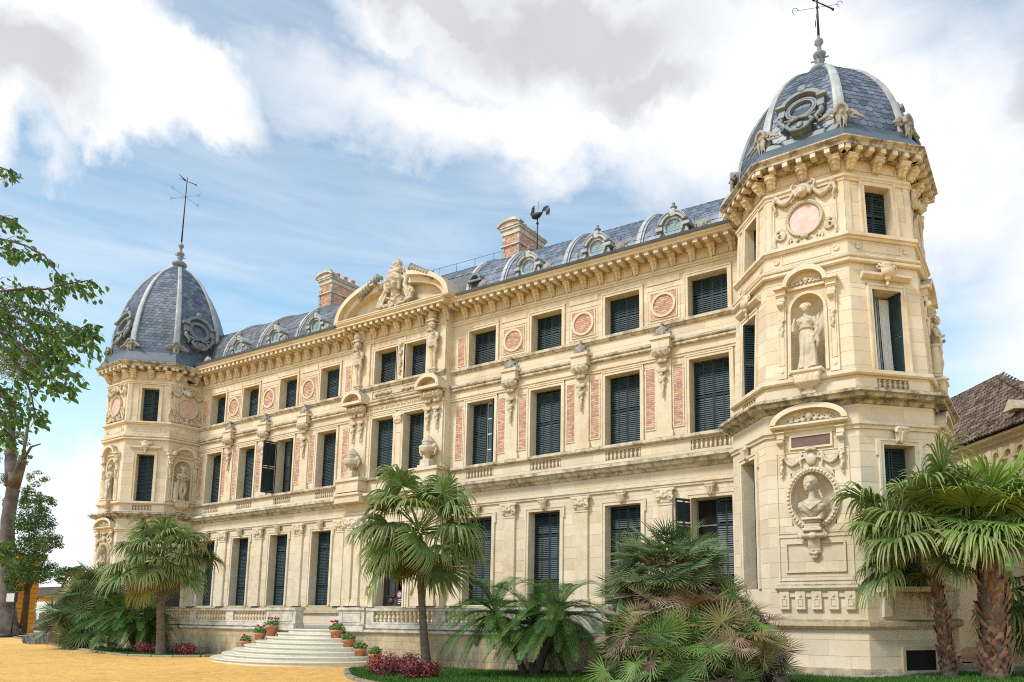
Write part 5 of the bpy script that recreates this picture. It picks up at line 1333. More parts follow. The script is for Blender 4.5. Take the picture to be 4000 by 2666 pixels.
    for i in ([0, 1, 2, 3, 4] if T is TR else [1, 2, 3, 4, 0]):
        m = MB(); n = 22
        A = [dp(i, 0, k/n) for k in range(n+1)]; cen = Vector((c.x, c.y, 0))
        vs = []
        for k, p in enumerate(A):
            o = Vector((p.x-c.x-T.ln(p.z), p.y-c.y, 0)).normalized(); s = Vector((-o.y, o.x, 0)); w = .19*(1-.45*k/n)
            vs += [tuple(p - s*w - o*.03), tuple(p - s*w + o*.05), tuple(p - s*w*.5 + o*.09), tuple(p + s*w*.5 + o*.09), tuple(p + s*w + o*.05), tuple(p + s*w - o*.03)]
        m.add(vs, [(6*k+j, 6*k+j+1, 6*k+7+j, 6*k+6+j) for k in range(n) for j in range(5)]); build(m, 'dome_rib', ZINC, DO, True)
        p = A[0]; o = Vector((p.x-c.x, p.y-c.y, 0)).normalized()
        link('shell_ornament', SHELL, STD, PAL, Matrix.Translation(p + o*.12 + Vector((0, 0, .12))) @ Matrix.Rotation(math.atan2(o.y, o.x)+PI/2, 4, 'Z') @ Matrix.Scale(.84, 4))
    # oculus dormers on the niche faces
    for i in (1, 3):
        t = .40; p = dp(i, .5, t); e = base[(i+1) % 8]-base[i]; n = Vector((e.y, -e.x, 0)).normalized(); hh = lv['doc']
        q = dp(i, .5, t-.16); M = Matrix.Translation((q.x, q.y, q.z)) @ Matrix.Rotation(T.ang(i), 4, 'Z') @ Matrix.Rotation(R(lv['dtilt']), 4, 'X') @ Matrix.Scale(hh, 4)
        d = link('dome_dormer', ODM, LEADL, DO, M); link('pane', ODP, GLASS, d, M)
    top = MB(lambda u, v, z: (u, v, z)); tx = c.x + T.ln(zt); ty = c.y
    k_ = lv['fs']
    top.lathe((tx, ty, zt-.12), [(r_*k_, z_*k_) for r_, z_ in ((.42, 0), (.46, .06), (.34, .16), (.30, .20))], 8, False)
    top.lathe((tx, ty, zt-.12), [(r_*k_, z_*k_) for r_, z_ in ((.30, .2), (.43, .32), (.42, .46), (.30, .56), (.16, .62), (.12, .72), (.20, .86), (.14, .9), (.12, .94), (.22, 1.06), (.24, 1.16), (.12, 1.28), (.08, 1.36), (.08, 1.52), (.17, 1.64), (.15, 1.76), (.06, 1.84), (.05, 1.95))], 20, True, ribn=16, rib=.04)
    for a in range(4): top.tube([(tx, ty, zt-.12+.95*k_), (tx+.34*k_*math.cos(a*PI/2), ty+.34*k_*math.sin(a*PI/2), zt-.12+.95*k_)], .03, 5)
    build(top, 'dome_finial', LEADL, DO)
    sp = MB(); zr = zt-.12+1.9*k_; zv = lv['vane']
    sp.tube([(tx, ty, zr), (tx, ty, zv)], [.05, .025], 6); V_ = build(sp, 'weathervane', IRON, PAL)
    va = MB(); zc = zr+(zv-zr)*.70
    for a in (R(20), R(110)):
        dx_, dy_ = math.cos(a), math.sin(a); va.tube([(tx-dx_*lv['va'], ty-dy_*lv['va'], zc), (tx+dx_*lv['va'], ty+dy_*lv['va'], zc)], .009, 4)
        for s in (-1, 1): va.scroll((tx+s*dx_*lv['va'], ty+s*dy_*lv['va'], zc), .12, .018, .0, 0, .8) if False else va.tube([(tx+s*dx_*lv['va']+dx_*.1*math.cos(t), ty+s*dy_*lv['va']+dy_*.1*math.cos(t), zc+.13*math.sin(t)) for t in [k*.7 for k in range(8)]], .010, 4)
    va.blob((tx, ty, zc), .06, 7, 5); a = R(40); dx_, dy_ = math.cos(a), math.sin(a)
    va.tube([(tx-dx_*.55, ty-dy_*.55, zv-.1), (tx+dx_*.6, ty+dy_*.6, zv-.5)], [.014, .03], 5); va.blob((tx+dx_*.62, ty+dy_*.62, zv-.52), .055, 6, 5)
    va.tube([(tx-dx_*.6, ty-dy_*.6, zv+.25), (tx-dx_*.1, ty-dy_*.1, zv-.25)], [.008, .06], 5)
    build(va, 'vane_arrow', IRON, V_)
def odm():
    m = MB(FR)
    m.prism([(-.62, -.55), (.62, -.55), (.72, -.1), (.66, .35), (.62, .62), (.40, .86), (.12, .98), (-.12, .98), (-.40, .86), (-.62, .62), (-.66, .35), (-.72, -.1)], -1.1, .06)
    m.band(arc((0, .12), .46, 0, 2*PI, 30, .46)[:-1], arc((0, .12), .64, 0, 2*PI, 30, .64)[:-1], .03, .22)
    for k in range(34): a = 2*PI*k/34; m.blob((.55*math.cos(a), .22, .12+.55*math.sin(a)), .035, 5, 4)
    m.band(arc((0, .12), .74, .14*PI, .86*PI, 18, .82), arc((0, .12), .92, .14*PI, .86*PI, 18, 1.0), -.8, .34, False)
    for q in (-1, 1):
        m.box(min(.62*q, 1.02*q), max(.62*q, 1.02*q), -.7, .38, .36, .50); m.box(min(.66*q, .92*q), max(.66*q, .92*q), -.7, .24, -.1, .36)
        m.tube([(.80*q, .12, -.1), (.84*q, .16, -.4), (.62*q, .14, -.62), (.72*q, .12, -.85)], [.10, .12, .09, .06], 7); m.scroll((.72*q, .06, -.5), .16, .05, .1, .1, 1.3, q)
        m.tube([(.30*q, .2, -.5), (.52*q, .2, -.8), (.30*q, .2, -1.12), (0, .2, -1.22)], [.07, .09, .07, .05], 6); m.tube([(0, .26, -.52), (.3*q, .26, -.62), (.62*q, .22, -.45)], [.07, .06, .05], 6)
    m.prism([(-.42, -.58), (.42, -.58), (.40, -1.0), (0, -1.22), (-.40, -1.0)], -.3, .15); m.blob((0, .18, -.85), (.16, .06, .18), 7, 6)
    for k in range(5): a = (k-2)*.42; m.tube([(0, .30, 1.0), (.20*math.sin(a), .34, 1.02+.34*math.cos(a))], [.05, .08], 6)
    for q in (-1, 1): m.scroll((.24*q, .2, 1.0), .12, .045, .08, .1, 1.2, q)
    return recalc(m.mesh('dome_dormer'))
ODM = odm(); g_ = MB(FR); g_.prism(arc((0, .12), .47, 0, 2*PI, 28)[:-1], .03, .08); ODP = g_.mesh('pane')
LVR = dict(pl=1.92, g0=2.85, gt=7.0, L1=7.68, C1a=8.22, C1b=8.62, L3=9.28, f1t=11.9, L4=12.94, L5=13.72, f2t=15.42, L6=15.72, soff=16.28, corn=16.66, domeb=17.35, domet=21.5, bz=5.5, doc=.82, dtilt=-22, fs=.95, vane=24.95, va=.8)
LVL = dict(pl=1.60, g0=2.5, gt=6.45, L1=7.1, C1a=7.68, C1b=8.06, L3=8.76, f1t=11.7, L4=12.84, L5=13.80, f2t=15.95, L6=16.4, soff=17.05, corn=17.5, domeb=18.35, domet=25.5, bz=5.3, doc=1.05, dtilt=-16, fs=1.05, vane=32.3, va=1.15, ms=1.12)
tower(TR, LVR, {0: 'window', 1: 'niche', 2: 'window', 3: 'niche'}, {(2, '1'): 'open', (0, '1'): 'open'})
tower(TL, LVL, {1: 'niche', 2: 'window', 3: 'niche_door'}, {}, {3: .93})
# arched side door and tower cellar openings
q = MB(TL.frame(3)); q.prism([(.42, 2.35), (1.30, 2.35)] + arc((.86, 3.85), .44, 0, PI, 14), .0, .05); o = build(q, 'side_door', DOOR, PAL); o['label'] = 'dark arched wooden side door'
q = MB(TL.frame(3)); q.band(arc((.86, 3.85), .44, 0, PI, 14), arc((.86, 3.85), .62, 0, PI, 14), -.01, .10, False); q.box(.24, .42, -.01, .10, 2.3, 3.85); q.box(1.30, 1.48, -.01, .10, 2.3, 3.85); q.box(.1, 1.6, -.01, .16, 4.6, 4.75); build(q, 'door_surround', STG, PAL, True)
q = MB(TR.frame(2)); q.box(1.02, 1.95, -.0, .085, .52, 1.08); o = build(q, 'cellar_window', DARK, PAL); q = MB(TR.frame(2)); frame_rect(q, 1.02, 1.95, .52, 1.08, .0, .09, .11); build(q, 'window_sill', STP, PAL, True)
q = MB(TR.frame(2))
for x in (.55, 2.0): q.run(x-.12, x+.12, [(0, 2.0), (.10, 2.02), (.14, 2.5), (.30, 2.62), (.30, 2.72), (0, 2.74)])
q.run(.3, 2.2, [(-.01, 2.70), (.32, 2.72), (.36, 2.78), (.36, 2.86), (-.01, 2.88)]); frame_rect(q, .85, 1.75, 2.1, 2.55, 0, .03, .03); build(q, 'window_sill', STG, PAL, True)
# ------------------------------------------------------------------ ground, lawns, kerbs
def sheet(name, poly, dzv, m, step=1.2, kind='structure'):
    """a polygon draped on the ground"""
    b = bmesh.new(); vs = [b.verts.new((x, y, 0)) for x, y in poly]; f = b.faces.new(vs)
    bmesh.ops.triangulate(b, faces=[f])
    xs = [p[0] for p in poly]; ys = [p[1] for p in poly]
    for ax, lo, hi in ((0, min(xs), max(xs)), (1, min(ys), max(ys))):
        k = lo + step
        while k < hi:
            co = (k, 0, 0) if ax == 0 else (0, k, 0); no = (1, 0, 0) if ax == 0 else (0, 1, 0)
            bmesh.ops.bisect_plane(b, geom=b.verts[:]+b.edges[:]+b.faces[:], plane_co=co, plane_no=no); k += step
    for v in b.verts: v.co.z = gz(v.co.x, v.co.y) + dzv
    bmesh.ops.recalc_face_normals(b, faces=b.faces); me = bpy.data.meshes.new(name); b.to_mesh(me); b.free()
    if me.polygons and me.polygons[0].normal.z < 0: me.flip_normals()
    return tag(link(name, me, m), kind=kind)
gb = MB(); GX = [-1500, -300, -90, -60, -40] + [-30 + 1.5*i for i in range(62)] + [70, 120, 300, 1500]; GY = [-1500, -200, -60, -40] + [-30+1.5*i for i in range(30)] + [20, 40, 80, 300, 1500]
for y in GY:
    for x in GX: gb.v.append((x, y, gz(x, y) + (.012*noise.noise((x*.7, y*.7, 0)) if -31 < x < 62 and -31 < y < 16 else 0)))
nx = len(GX)
gb.fc = [(j*nx+i, j*nx+i+1, (j+1)*nx+i+1, (j+1)*nx+i) for j in range(len(GY)-1) for i in range(nx-1)]; gb.sm = [True]*len(gb.fc)
tag(build(gb, 'ground', SAND), kind='structure')
LAWN_R = [(24.9, -5.0), (24.2, -5.9), (24.1, -6.6), (24.7, -7.4), (25.5, -8.0), (26.9, -9.0), (28.2, -9.6), (30.5, -10.4), (34, -11.2), (38, -11.6), (41, -11), (44, -9.6), (46.5, -7.0), (48, -4), (48, -.8), (44.4, -2.9), (43.6, -3.4), (42.3, -4.6), (38.5, -4.7), (30, -4.75)]
LAWN_L = [(-23, -.4), (-22, -.9), (-16, -2.1), (-10.5, -3.3), (-6.6, -4.3), (-3, -5.16), (.6, -5.9), (4.4, -6.54), (7, -7.0), (8.8, -7.15), (10.4, -6.9), (11.4, -6.5), (12.4, -5.8), (12.3, -4.75), (.9, -4.7), (-1.4, -3.9), (-4.6, -3.9), (-6.8, -2), (-12, 1), (-22, 3)]
sheet('lawn', LAWN_R, .035, LAWN); sheet('lawn', LAWN_L, .035, LAWN)
def inside(p, poly):
    x, y = p; c = False
    for (x1, y1), (x2, y2) in zip(poly, poly[1:]+poly[:1]):
        if (y1 > y) != (y2 > y) and x < (x2-x1)*(y-y1)/(y2-y1)+x1: c = not c
    return c
gm = MB()
for poly, n, seed in ((LAWN_R, 70000, 1), (LAWN_L, 26000, 2)):
    rr = random.Random(seed); xs = [p[0] for p in poly]; ys = [p[1] for p in poly]; k = 0
    while k < n:
        x, y = rr.uniform(min(xs), max(xs)), rr.uniform(min(ys), max(ys))
        if not inside((x, y), poly): continue
        k += 1; z = gz(x, y)+.03; h = .05+.07*rr.random()*(1.4 if noise.noise((x*1.3, y*1.3, 3)) > .1 else .7); a = rr.random()*6.28; w = .012+.008*rr.random(); lx, ly = rr.gauss(0, .03), rr.gauss(0, .03)
        o = len(gm.v); gm.v += [(x-w*math.cos(a), y-w*math.sin(a), z), (x+w*math.cos(a), y+w*math.sin(a), z), (x+lx, y+ly, z+h)]; gm.fc.append((o, o+1, o+2)); gm.sm.append(False)
tag(build(gm, 'grass', GRASS), 'short green grass growing on the garden beds', 'grass', kind='stuff')
def kerb(pts, label, w=.16, h=.10):
    kx = sum(p[0] for p in pts)/len(pts); ky = sum(p[1] for p in pts)/len(pts)
    root = empty('kerb', (kx, ky, 0)); tag(root, kind='structure'); root['label'] = label
    for (x1, y1), (x2, y2) in zip(pts, pts[1:]):
        d = Vector((x2-x1, y2-y1)); L = d.length; n = max(1, round(L/.9)); d.normalize(); q = Vector((d.y, -d.x))
        for i in range(n):
            a, b = L*i/n+.008, L*(i+1)/n-.008
            def f(u, v, z): x = x1+d.x*u+q.x*v; y = y1+d.y*u+q.y*v; return (x, y, gz(x, y)+z)
            m = MB(f); hh = h+rnd.uniform(-.015, .015); e = rnd.uniform(-.015, .015)
            m.add([(a, e, -.1), (b, e, -.1), (b, e+w, -.1), (a, e+w, -.1), (a, e, hh), (b, e, hh), (b, e+w-.03, hh), (a, e+w-.03, hh), (a, e+w, hh-.035), (b, e+w, hh-.035)],
                  [(4, 5, 6, 7), (7, 6, 9, 8), (8, 9, 2, 3), (0, 1, 5, 4), (0, 4, 7, 8, 3), (1, 2, 9, 6, 5)])
            build(m, 'stone', KERB, root)
kerb(LAWN_R[:10], 'low stone kerb round the right garden bed')
kerb(LAWN_L[:14], 'low stone kerb along the left garden bed')
# paving strip along the tower foot and the path to the right
pv = empty('pavement', (43, -3, .3)); tag(pv, kind='structure')
for k in range(26):
    t0 = k
    x = 38.6 + .9*(k % 13); y = -4.55+.75*(k//13) + max(0, (x-42.2))*.62
    if x > 46.5: continue
    def f(u, v, z): X, Y = x+u*.86, y+v*.72+u*.86*(.55 if x > 42 else 0); return (X, Y, gz(X, Y)+z)
    m = MB(f); m.box(0, 1, 0, 1, -.05, .055+rnd.uniform(0, .008)); build(m, 'paving_stone', PAVE, pv)
sheet('pavement', [(43.3, -2.9), (46.2, -1.2), (50, -3), (54, 2), (44.2, 3.2), (43.9, .2)], .045, PAVE)
sheet('path', [(43.0, 2.2), (47, 1.0), (52, -2), (60, 10), (56, 70), (41.5, 70), (42.6, 20)], .05, simple('dusty_terracotta_path', (.40, .25, .15), (.33, .20, .12), 3, .95, .1))
sheet('lawn', [(43.4, 27), (44.9, 22), (46.4, 20), (52, 24), (54, 40), (44, 40)], .07, LAWN)
lt = MB(); rr = random.Random(9)
for k in range(5200):
    x, y = rr.uniform(-25, 34), rr.uniform(-16, -5); 
    if inside((x, y), LAWN_R) or inside((x, y), LAWN_L): continue
    near = rr.random() < .25; z = gz(x, y)+.012; s = rr.uniform(.012, .035); a = rr.random()*6.28; c, q = math.cos(a)*s, math.sin(a)*s
    lt.add([(x-c, y-q, z), (x+q*.5, y-c*.5, z+.004), (x+c, y+q, z+s*.3), (x-q*.5, y+c*.5, z+.006)], [(0, 1, 2, 3)])
tag(build(lt, 'leaf_litter', simple('dry_leaf_litter', (.16, .09, .04), (.42, .28, .12), 12, .9, .1, isl=.5)), 'small dry leaves and pebbles scattered over the sand', 'leaf litter', kind='stuff')
# ------------------------------------------------------------------ terrace and steps
TER = empty('terrace_balustrade', (19, -4.4, 0), 0, 'long stone terrace wall with a balustrade in front of the palace', 'balustrade')
YT = -4.6
T_ = lambda u, v, z: (u, YT-v, z)
bt = MB(T_)
SEGT = [(.8, 17.55), (20.57, 37.9)]
blocks(bt, .8, 16.9, 0, 1.25, 0, (), .30, .62, 71, .3, sink=STONES); blocks(bt, 21.3, 38.4, 0, 1.25, 0, (), .30, .9, 72, .3, sink=STONES); blocks(bt, 16.9, 21.3, 0, 1.25, -.02, (), .30, .9, 73, .3, sink=STONES)
tw = build(bt, 'terrace_wall', STP, TER)
def trun(name, prof, m):
    q = MB(T_)
    for a, b in SEGT: q.run(a, b, prof)
    return build(q, name, m, TER, True)
trun('coping', [(-.3, 1.25), (.06, 1.25), (.12, 1.30), (.12, 1.38), (.05, 1.42), (-.3, 1.43)], STW)
trun('base_course', [(-.28, 1.44), (.02, 1.44), (.02, 1.60), (-.01, 1.63), (-.01, 1.70), (-.28, 1.70)], STW)
trun('handrail', [(-.30, 2.13), (.03, 2.13), (.05, 2.16), (.05, 2.24), (.02, 2.27), (-.30, 2.27)], STW)
fl = MB(); fl.box(.8, 37.9, YT+.28, .02, .9, 1.36); build(fl, 'terrace_floor', PAVE, TER)
POSTS = [(1.0, 1.5), (5.2, 5.75), (8.92, 9.48), (12.1, 12.7), (22.12, 22.6), (26.0, 26.6), (29.4, 30.0), (32.4, 34.3), (37.2, 37.9)]
po = MB(T_)
for a, b in POSTS: po.box(a, b, -.27, -.005, 1.70, 2.13)
build(po, 'balustrade_post', STW, TER)
for a, b in ((15.45, 17.6), (20.52, 22.12)):
    q = MB(T_); q.box(a, b, -.34, .06, 1.43, 2.15); q.run(a-.05, b+.05, [(-.4, 2.15), (.10, 2.15), (.13, 2.19), (.13, 2.26), (.09, 2.30), (-.4, 2.30)]); q.run(a-.04, b+.04, [(-.36, 1.30), (.15, 1.30), (.15, 1.52), (.09, 1.58), (-.36, 1.58)])
    frame_rect(q, a+.25, b-.25, 1.70, 2.05, .06, .03, .025); build(q, 'pedestal', STW, TER, True)
bl = MB(FR); bl.lathe((0, 0, 0), [(.075, 0), (.075, .04), (.05, .055), (.055, .08), (.095, .15), (.10, .19), (.075, .25), (.045, .31), (.042, .34), (.055, .355), (.06, .38), (.075, .39), (.075, .43)], 12); BIG = bl.mesh('baluster')
edges = [(1.5, 5.2), (5.75, 8.92), (9.48, 12.1), (12.7, 15.45), (22.6, 26.0), (26.6, 29.4), (30.0, 32.4), (34.3, 37.2)]
for a, b in edges:
    n = max(2, round((b-a)/.235))
    for k in range(n): link('baluster', BIG, STG, TER, Matrix.Translation((a+(b-a)*(k+.5)/n, YT+.14, 1.70)))
# marble steps: eight curved treads with a rounded nosing
STEP = empty('marble_steps', (18.8, -6, 0), 0, 'curved flight of pale marble steps with flower pots along both ends', 'steps')
def ell(k, g=0.):
    t = k/7; return (18.3+.75*t, 4.9-3.15*t+g, 3.0-2.4*t+g)
for k in range(8):
    c, a, b = ell(k); m = MB(); n = 56; z0, z1 = .17*k, .17*(k+1); z0 += .002
    prof = [(0, z0 if k else -.1), (0, z1-.055), (.045, z1-.045), (.055, z1-.022), (.045, z1)]
    vs = []
    for g, z in prof: vs += [(c+(a+g)*math.cos(PI*i/n), YT-.005-(b+g)*math.sin(PI*i/n), z) for i in range(n+1)]
    fs = [(p*(n+1)+i, p*(n+1)+i+1, (p+1)*(n+1)+i+1, (p+1)*(n+1)+i) for p in range(4) for i in range(n)]
    o = len(vs); vs.append((c, YT-.005, z1)); fs += [(4*(n+1)+i, 4*(n+1)+i+1, o) for i in range(n)]
    m.add(vs, fs); build(m, 'step', MRB, STEP, True)
lo = MB(); lo.box(17.58, 20.54, -2.2, -1.6, 1.36, 1.62); lo.box(16.0, 20.54, -1.6, .0, 1.36, 1.85); build(lo, 'landing_step', MRB, STEP)
# ------------------------------------------------------------------ flower pots
def potmesh():
    m = MB(FR); m.lathe((0, 0, 0), [(.17, 0), (.215, .36), (.245, .36), (.26, .46), (.235, .475), (.215, .44), (.05, .43)], 22); return m.mesh('pot')
POT = potmesh()
def leafcloud(m, c, r, n, s, rr, up=.4, fold=.25):
    for _ in range(n):
        while True:
            p = Vector((rr.uniform(-1, 1), rr.uniform(-1, 1), rr.uniform(-1, 1)))
            if .35 < p.length < 1: break
        q = Vector((c[0]+p.x*r[0], c[1]+p.y*r[1], c[2]+p.z*r[2])); nrm = (p + Vector((rr.gauss(0, .5), rr.gauss(0, .5), up+rr.gauss(0, .4)))).normalized()
        t = nrm.orthogonal().normalized(); t.rotate(Matrix.Rotation(rr.random()*6.28, 3, nrm)); b = nrm.cross(t); z = s*(.6+.7*rr.random())
        o = len(m.v); m.v += [tuple(q-t*z*.5), tuple(q+b*z*.34-nrm*z*fold*.4), tuple(q+t*z*.6), tuple(q-b*z*.34-nrm*z*fold*.4)]; m.fc += [(o, o+1, o+2), (o, o+2, o+3)]; m.sm += [False, False]
def flowerpot(x, y, z, s, seed, flowers, label, pot=True):
    rr = random.Random(seed); o = empty('flower_pot', (x, y, z), 0, label, 'flower pot', 'terracotta pots on the marble steps')
    if pot: link('pot', POT, TERRA, o, Matrix.Translation((x, y, z)) @ Matrix.Scale(s, 4))
    m = MB(); leafcloud(m, (x, y, z+.56*s), (.30*s, .30*s, .20*s), 260, .085*s, rr); f_ = build(m, 'geranium_leaves', GERA, o); tag(f_, kind='stuff')
    for k in range(flowers):
        a = rr.random()*6.28; q = MB(); r_ = .28*rr.random()**.5
        for _ in range(9): q.blob((x+r_*math.cos(a)+rr.gauss(0, .03), y+r_*math.sin(a)+rr.gauss(0, .03), z+.78*s+rr.gauss(0, .022)), .028, 6, 4)
        build(q, 'flower', REDF, o)
flowerpot(16.35, -4.95, .17*6+.005, 1.0, 3, 4, 'terracotta pot of red geraniums, upper one left of the steps')
flowerpot(15.55, -4.97, .17*4+.005, 1.0, 4, 2, 'terracotta pot with a bushy geranium, lower one left of the steps')
flowerpot(14.55, -5.0, .17*2+.005, .9, 5, 1, 'low geranium half hidden behind the left end of the steps')
flowerpot(20.85, -4.98, .17*5+.01, 1.08, 6, 4, 'topmost terracotta pot on the right side of the steps, red flowers')
flowerpot(21.65, -5.02, .17*3+.01, 1.0, 7, 0, 'second terracotta pot down on the right side of the steps')
flowerpot(22.45, -5.05, .17*1+.01, 1.0, 8, 0, 'third terracotta pot down on the right side of the steps')
flowerpot(23.42, -5.12, .012, 1.0, 9, 0, 'terracotta pot standing on the ground at the right foot of the steps')
# ------------------------------------------------------------------ vegetation
def fan_leaf(name, seed, rad, nseg, span, elev, pl, ts=.5, grav=.5, w=.06, steps=5, pet=True):
    """fan palm leaf pointing along +x: petiole, pleated blade, free drooping tips"""
    rr = random.Random(seed); m = MB(); e = elev; att = []
    P = [Vector((0, 0, 0))]; d = Vector((math.cos(e), 0, math.sin(e))); n = 5
    for k in range(n): d = (d + Vector((0, 0, -.10*max(.2, math.cos(e))))).normalized(); P.append(P[-1] + d*pl/n)
    if pet: m.tube([tuple(p) for p in P], [.028-.003*k for k in range(n+1)], 4)
    att += [0.]*len(m.v); hub = P[-1]; side = Vector((0, 1, 0)); nrm = d.cross(side).normalized(); nrm = nrm if nrm.z > 0 or abs(e) > 1.2 else -nrm
    for s in range(nseg):
        a = (s/(nseg-1)*2-1)*span; L = rad*(.72+.30*math.cos(a*.62))*(.93+.14*rr.random()); q = (d*math.cos(a) + side*math.sin(a)).normalized()
        q = (q + nrm*(.22*abs(math.sin(a)))).normalized(); p = Vector(hub); dd = Vector(q); pts = [(Vector(p), Vector(dd))]; tst = ts*(.85+.3*rr.random())
        for k in range(steps):
            t = (k+1)/steps
            g = .05 if t <= tst else grav*(1.0+.5*rr.random())
            dd = (dd + Vector((rr.gauss(0, .03), rr.gauss(0, .03), -g))).normalized(); p = p + dd*L/steps; pts.append((Vector(p), Vector(dd)))
        vs = []; fs = []; wmax = w*(.85+.3*rr.random())
        for k, (p, dd) in enumerate(pts):
            t = k/steps; wd = wmax*(.30+1.5*t if t < .45 else .975*(1-(t-.45)/.55)**.8+.02); sv = dd.cross(nrm)
            sv = sv.normalized() if sv.length > .05 else side; lift = nrm*wd*.35
            vs += [tuple(p-sv*wd*.5), tuple(p+lift), tuple(p+sv*wd*.5)]
        for k in range(steps): b = 3*k; fs += [(b, b+1, b+4, b+3), (b+1, b+2, b+5, b+4)]
        m.add(vs, fs, False); att += [k//3/steps for k in range(len(vs))]
    me = m.mesh(name); me.attributes.new('tip', 'FLOAT', 'POINT').data.foreach_set('value', att); return me
def pinnate_leaf(name, seed, L, elev, npair=34, lw=.018, ll=.30, curve=.16):
    rr = random.Random(seed); m = MB(); d = Vector((math.cos(elev), 0, math.sin(elev))); P = [(Vector((0, 0, 0)), Vector(d))]; n = 14
    for k in range(n): d = (d + Vector((0, rr.gauss(0, .012), -curve*(.6+k/n)))).normalized(); P.append((P[-1][0] + d*L/n, Vector(d)))
    m.tube([tuple(p) for p, _ in P], [.016*(1-.8*k/n) for k in range(n+1)], 4)
    side = Vector((0, 1, 0))
    for j in range(npair):
        t = .14+.86*j/npair; x = t*n; k = min(int(x), n-1); p = P[k][0].lerp(P[k+1][0], x-k); dd = P[k][1]; up = dd.cross(side).normalized(); up = up if up.z > 0 else -up
        l_ = ll*math.sin(PI*min(1, (t*.9+.08)))**.6*(.85+.3*rr.random())
        for s in (-1, 1):
            q = (side*s + dd*.70 + up*.45).normalized(); a = Vector(p); vs = []; fs = []
            for i in range(4):
                w_ = lw*(.6, 1.0, .75, .05)[i]; sv = q.cross(up).normalized(); vs += [tuple(a-sv*w_), tuple(a+sv*w_)]; q = (q + Vector((0, 0, -.14))).normalized(); a = a + q*l_/3
            for i in range(3): b = 2*i; fs.append((b, b+1, b+3, b+2))
            m.add(vs, fs, False)
    return m.mesh(name)
def recol(me, m): c = me.copy(); c.materials.clear(); c.materials.append(m); return c
EL = list(range(-70, 81, 15))
DROOP = {}
for i, e in enumerate(EL):
    for v in range(2):
        me = fan_leaf('frond', 100+i*3+v, 1.15, 36, 1.85 + .2*v, R(e), 1.15 + .25*v, .50 + .08*v, .48, .072, 7); me.materials.append(PALMD); DROOP[(e, v)] = me
DROOPY = {e: recol(DROOP[(e, 0)], PALMY) for e in (-70, -55)}
STIFFP = {}
for e in (20, 45, 70):
    me = fan_leaf('frond', 300+e, 1.15, 34, 1.8, R(e), .8, .75, .30, .085, 5); me.materials.append(PALMG); STIFFP[e] = me
def trunk_mesh(pts, rad, n=14, ringh=.06, rough=.06):
    m = MB(); P = [Vector(p) for p in pts]; path = []; rr_ = []; tot = sum((b-a).length for a, b in zip(P, P[1:])); st = max(8, int(tot/ringh))
    for i in range(st+1):
        t = i/st*(len(P)-1); k = min(int(t), len(P)-2); q = P[k].lerp(P[k+1], t-k); r_ = rad[k]+(rad[k+1]-rad[k])*(t-k); path.append(tuple(q)); rr_.append(r_*(1+rough*((i % 3 == 0) - .3) + rnd.uniform(-.02, .02)))
    m.tube(path, rr_, n); return m
def fan_palm(name, loc, crown, label, group, trunkpts, rad, spec, sc=1.0, seed=1, boots=0, leafset=None, cat='palm tree'):
    """spec: list of (elevation, how many)"""
    rr = random.Random(seed); o = empty(name, loc, 0, label, cat, group)
    build(trunk_mesh(trunkpts, rad), 'trunk', PBARK, o)
    C = Vector(crown)
    n = sum(q for _, q in spec); k = 0; a0 = rr.random()*6
    for e_, q_ in spec:
        for _ in range(q_):
            k += 1; a = a0 + k*2.39996 + rr.gauss(0, .25); e = e_ + rr.gauss(0, 9); key = min(DROOP, key=lambda q: abs(q[0]-e)+rr.random()*4); me = DROOP[key]
            if e <= -45 and rr.random() < .5: me = DROOPY[-70 if e < -62 else -55]
            if e >= 35 and leafset: me = leafset[rr.choice(list(leafset))]
            s = sc*(.68+.52*rr.random()); M = Matrix.Translation(C + Vector((.10*math.cos(a), .10*math.sin(a), .003*e*sc))) @ Matrix.Rotation(a, 4, 'Z') @ Matrix.Rotation(rr.gauss(0, .30), 4, 'X') @ Matrix.Scale(s, 4)
            link('frond', me, None, o, M)
    if boots:
        P = [Vector(p) for p in trunkpts]
        for k in range(boots):
            t = .10+.88*(k/boots); x = t*(len(P)-1); i = min(int(x), len(P)-2); p = P[i].lerp(P[i+1], x-i); r_ = rad[i]+(rad[i+1]-rad[i])*(x-i); a = k*2.4+rr.random()*.5; bs = min(1, r_/.24)
            M = Matrix.Translation(p+Vector((math.cos(a)*r_*.85, math.sin(a)*r_*.85, 0))) @ Matrix.Rotation(a, 4, 'Z') @ Matrix.Rotation(rr.uniform(-.55, .15), 4, 'Y') @ Matrix.Rotation(rr.uniform(-.3, .3), 4, 'X') @ Matrix.Scale((.62+.4*rr.random())*(.35+.65*bs), 4)
            link('leaf_base', BOOT[k % 3], PBOOT, o, M)
    return o
BOOT = []
for k in range(3):
    m = MB(); w = .10+.02*k
    m.add([(0, -w, -.10), (0, w, -.10), (.10, -w*.8, .08), (.10, w*.8, .08), (.17, -w*.45, .24), (.17, w*.45, .24), (.05, 0, .0), (.20, 0, .12), (.26, .03, .26)], [(0, 1, 6), (0, 6, 7, 2), (1, 3, 7, 6), (2, 7, 8, 4), (7, 3, 5, 8), (0, 2, 3, 1), (2, 4, 5, 3)]); BOOT.append(m.mesh('leaf_base'))
g_fp = 'fan palms in front of the palace'
fan_palm('fan_palm', (26.35, -5.25, .06), (25.75, -5.25, 5.15), 'tall fan palm with a slim ringed trunk before the middle of the palace', g_fp,
         [(26.4, -5.25, 0), (26.2, -5.25, 1.2), (25.95, -5.25, 3.0), (25.75, -5.25, 5.0)], [.20, .145, .13, .14], [(-62, 2), (-34, 6), (-10, 9), (12, 9), (34, 9), (56, 7), (76, 3)], 1.24, 5)
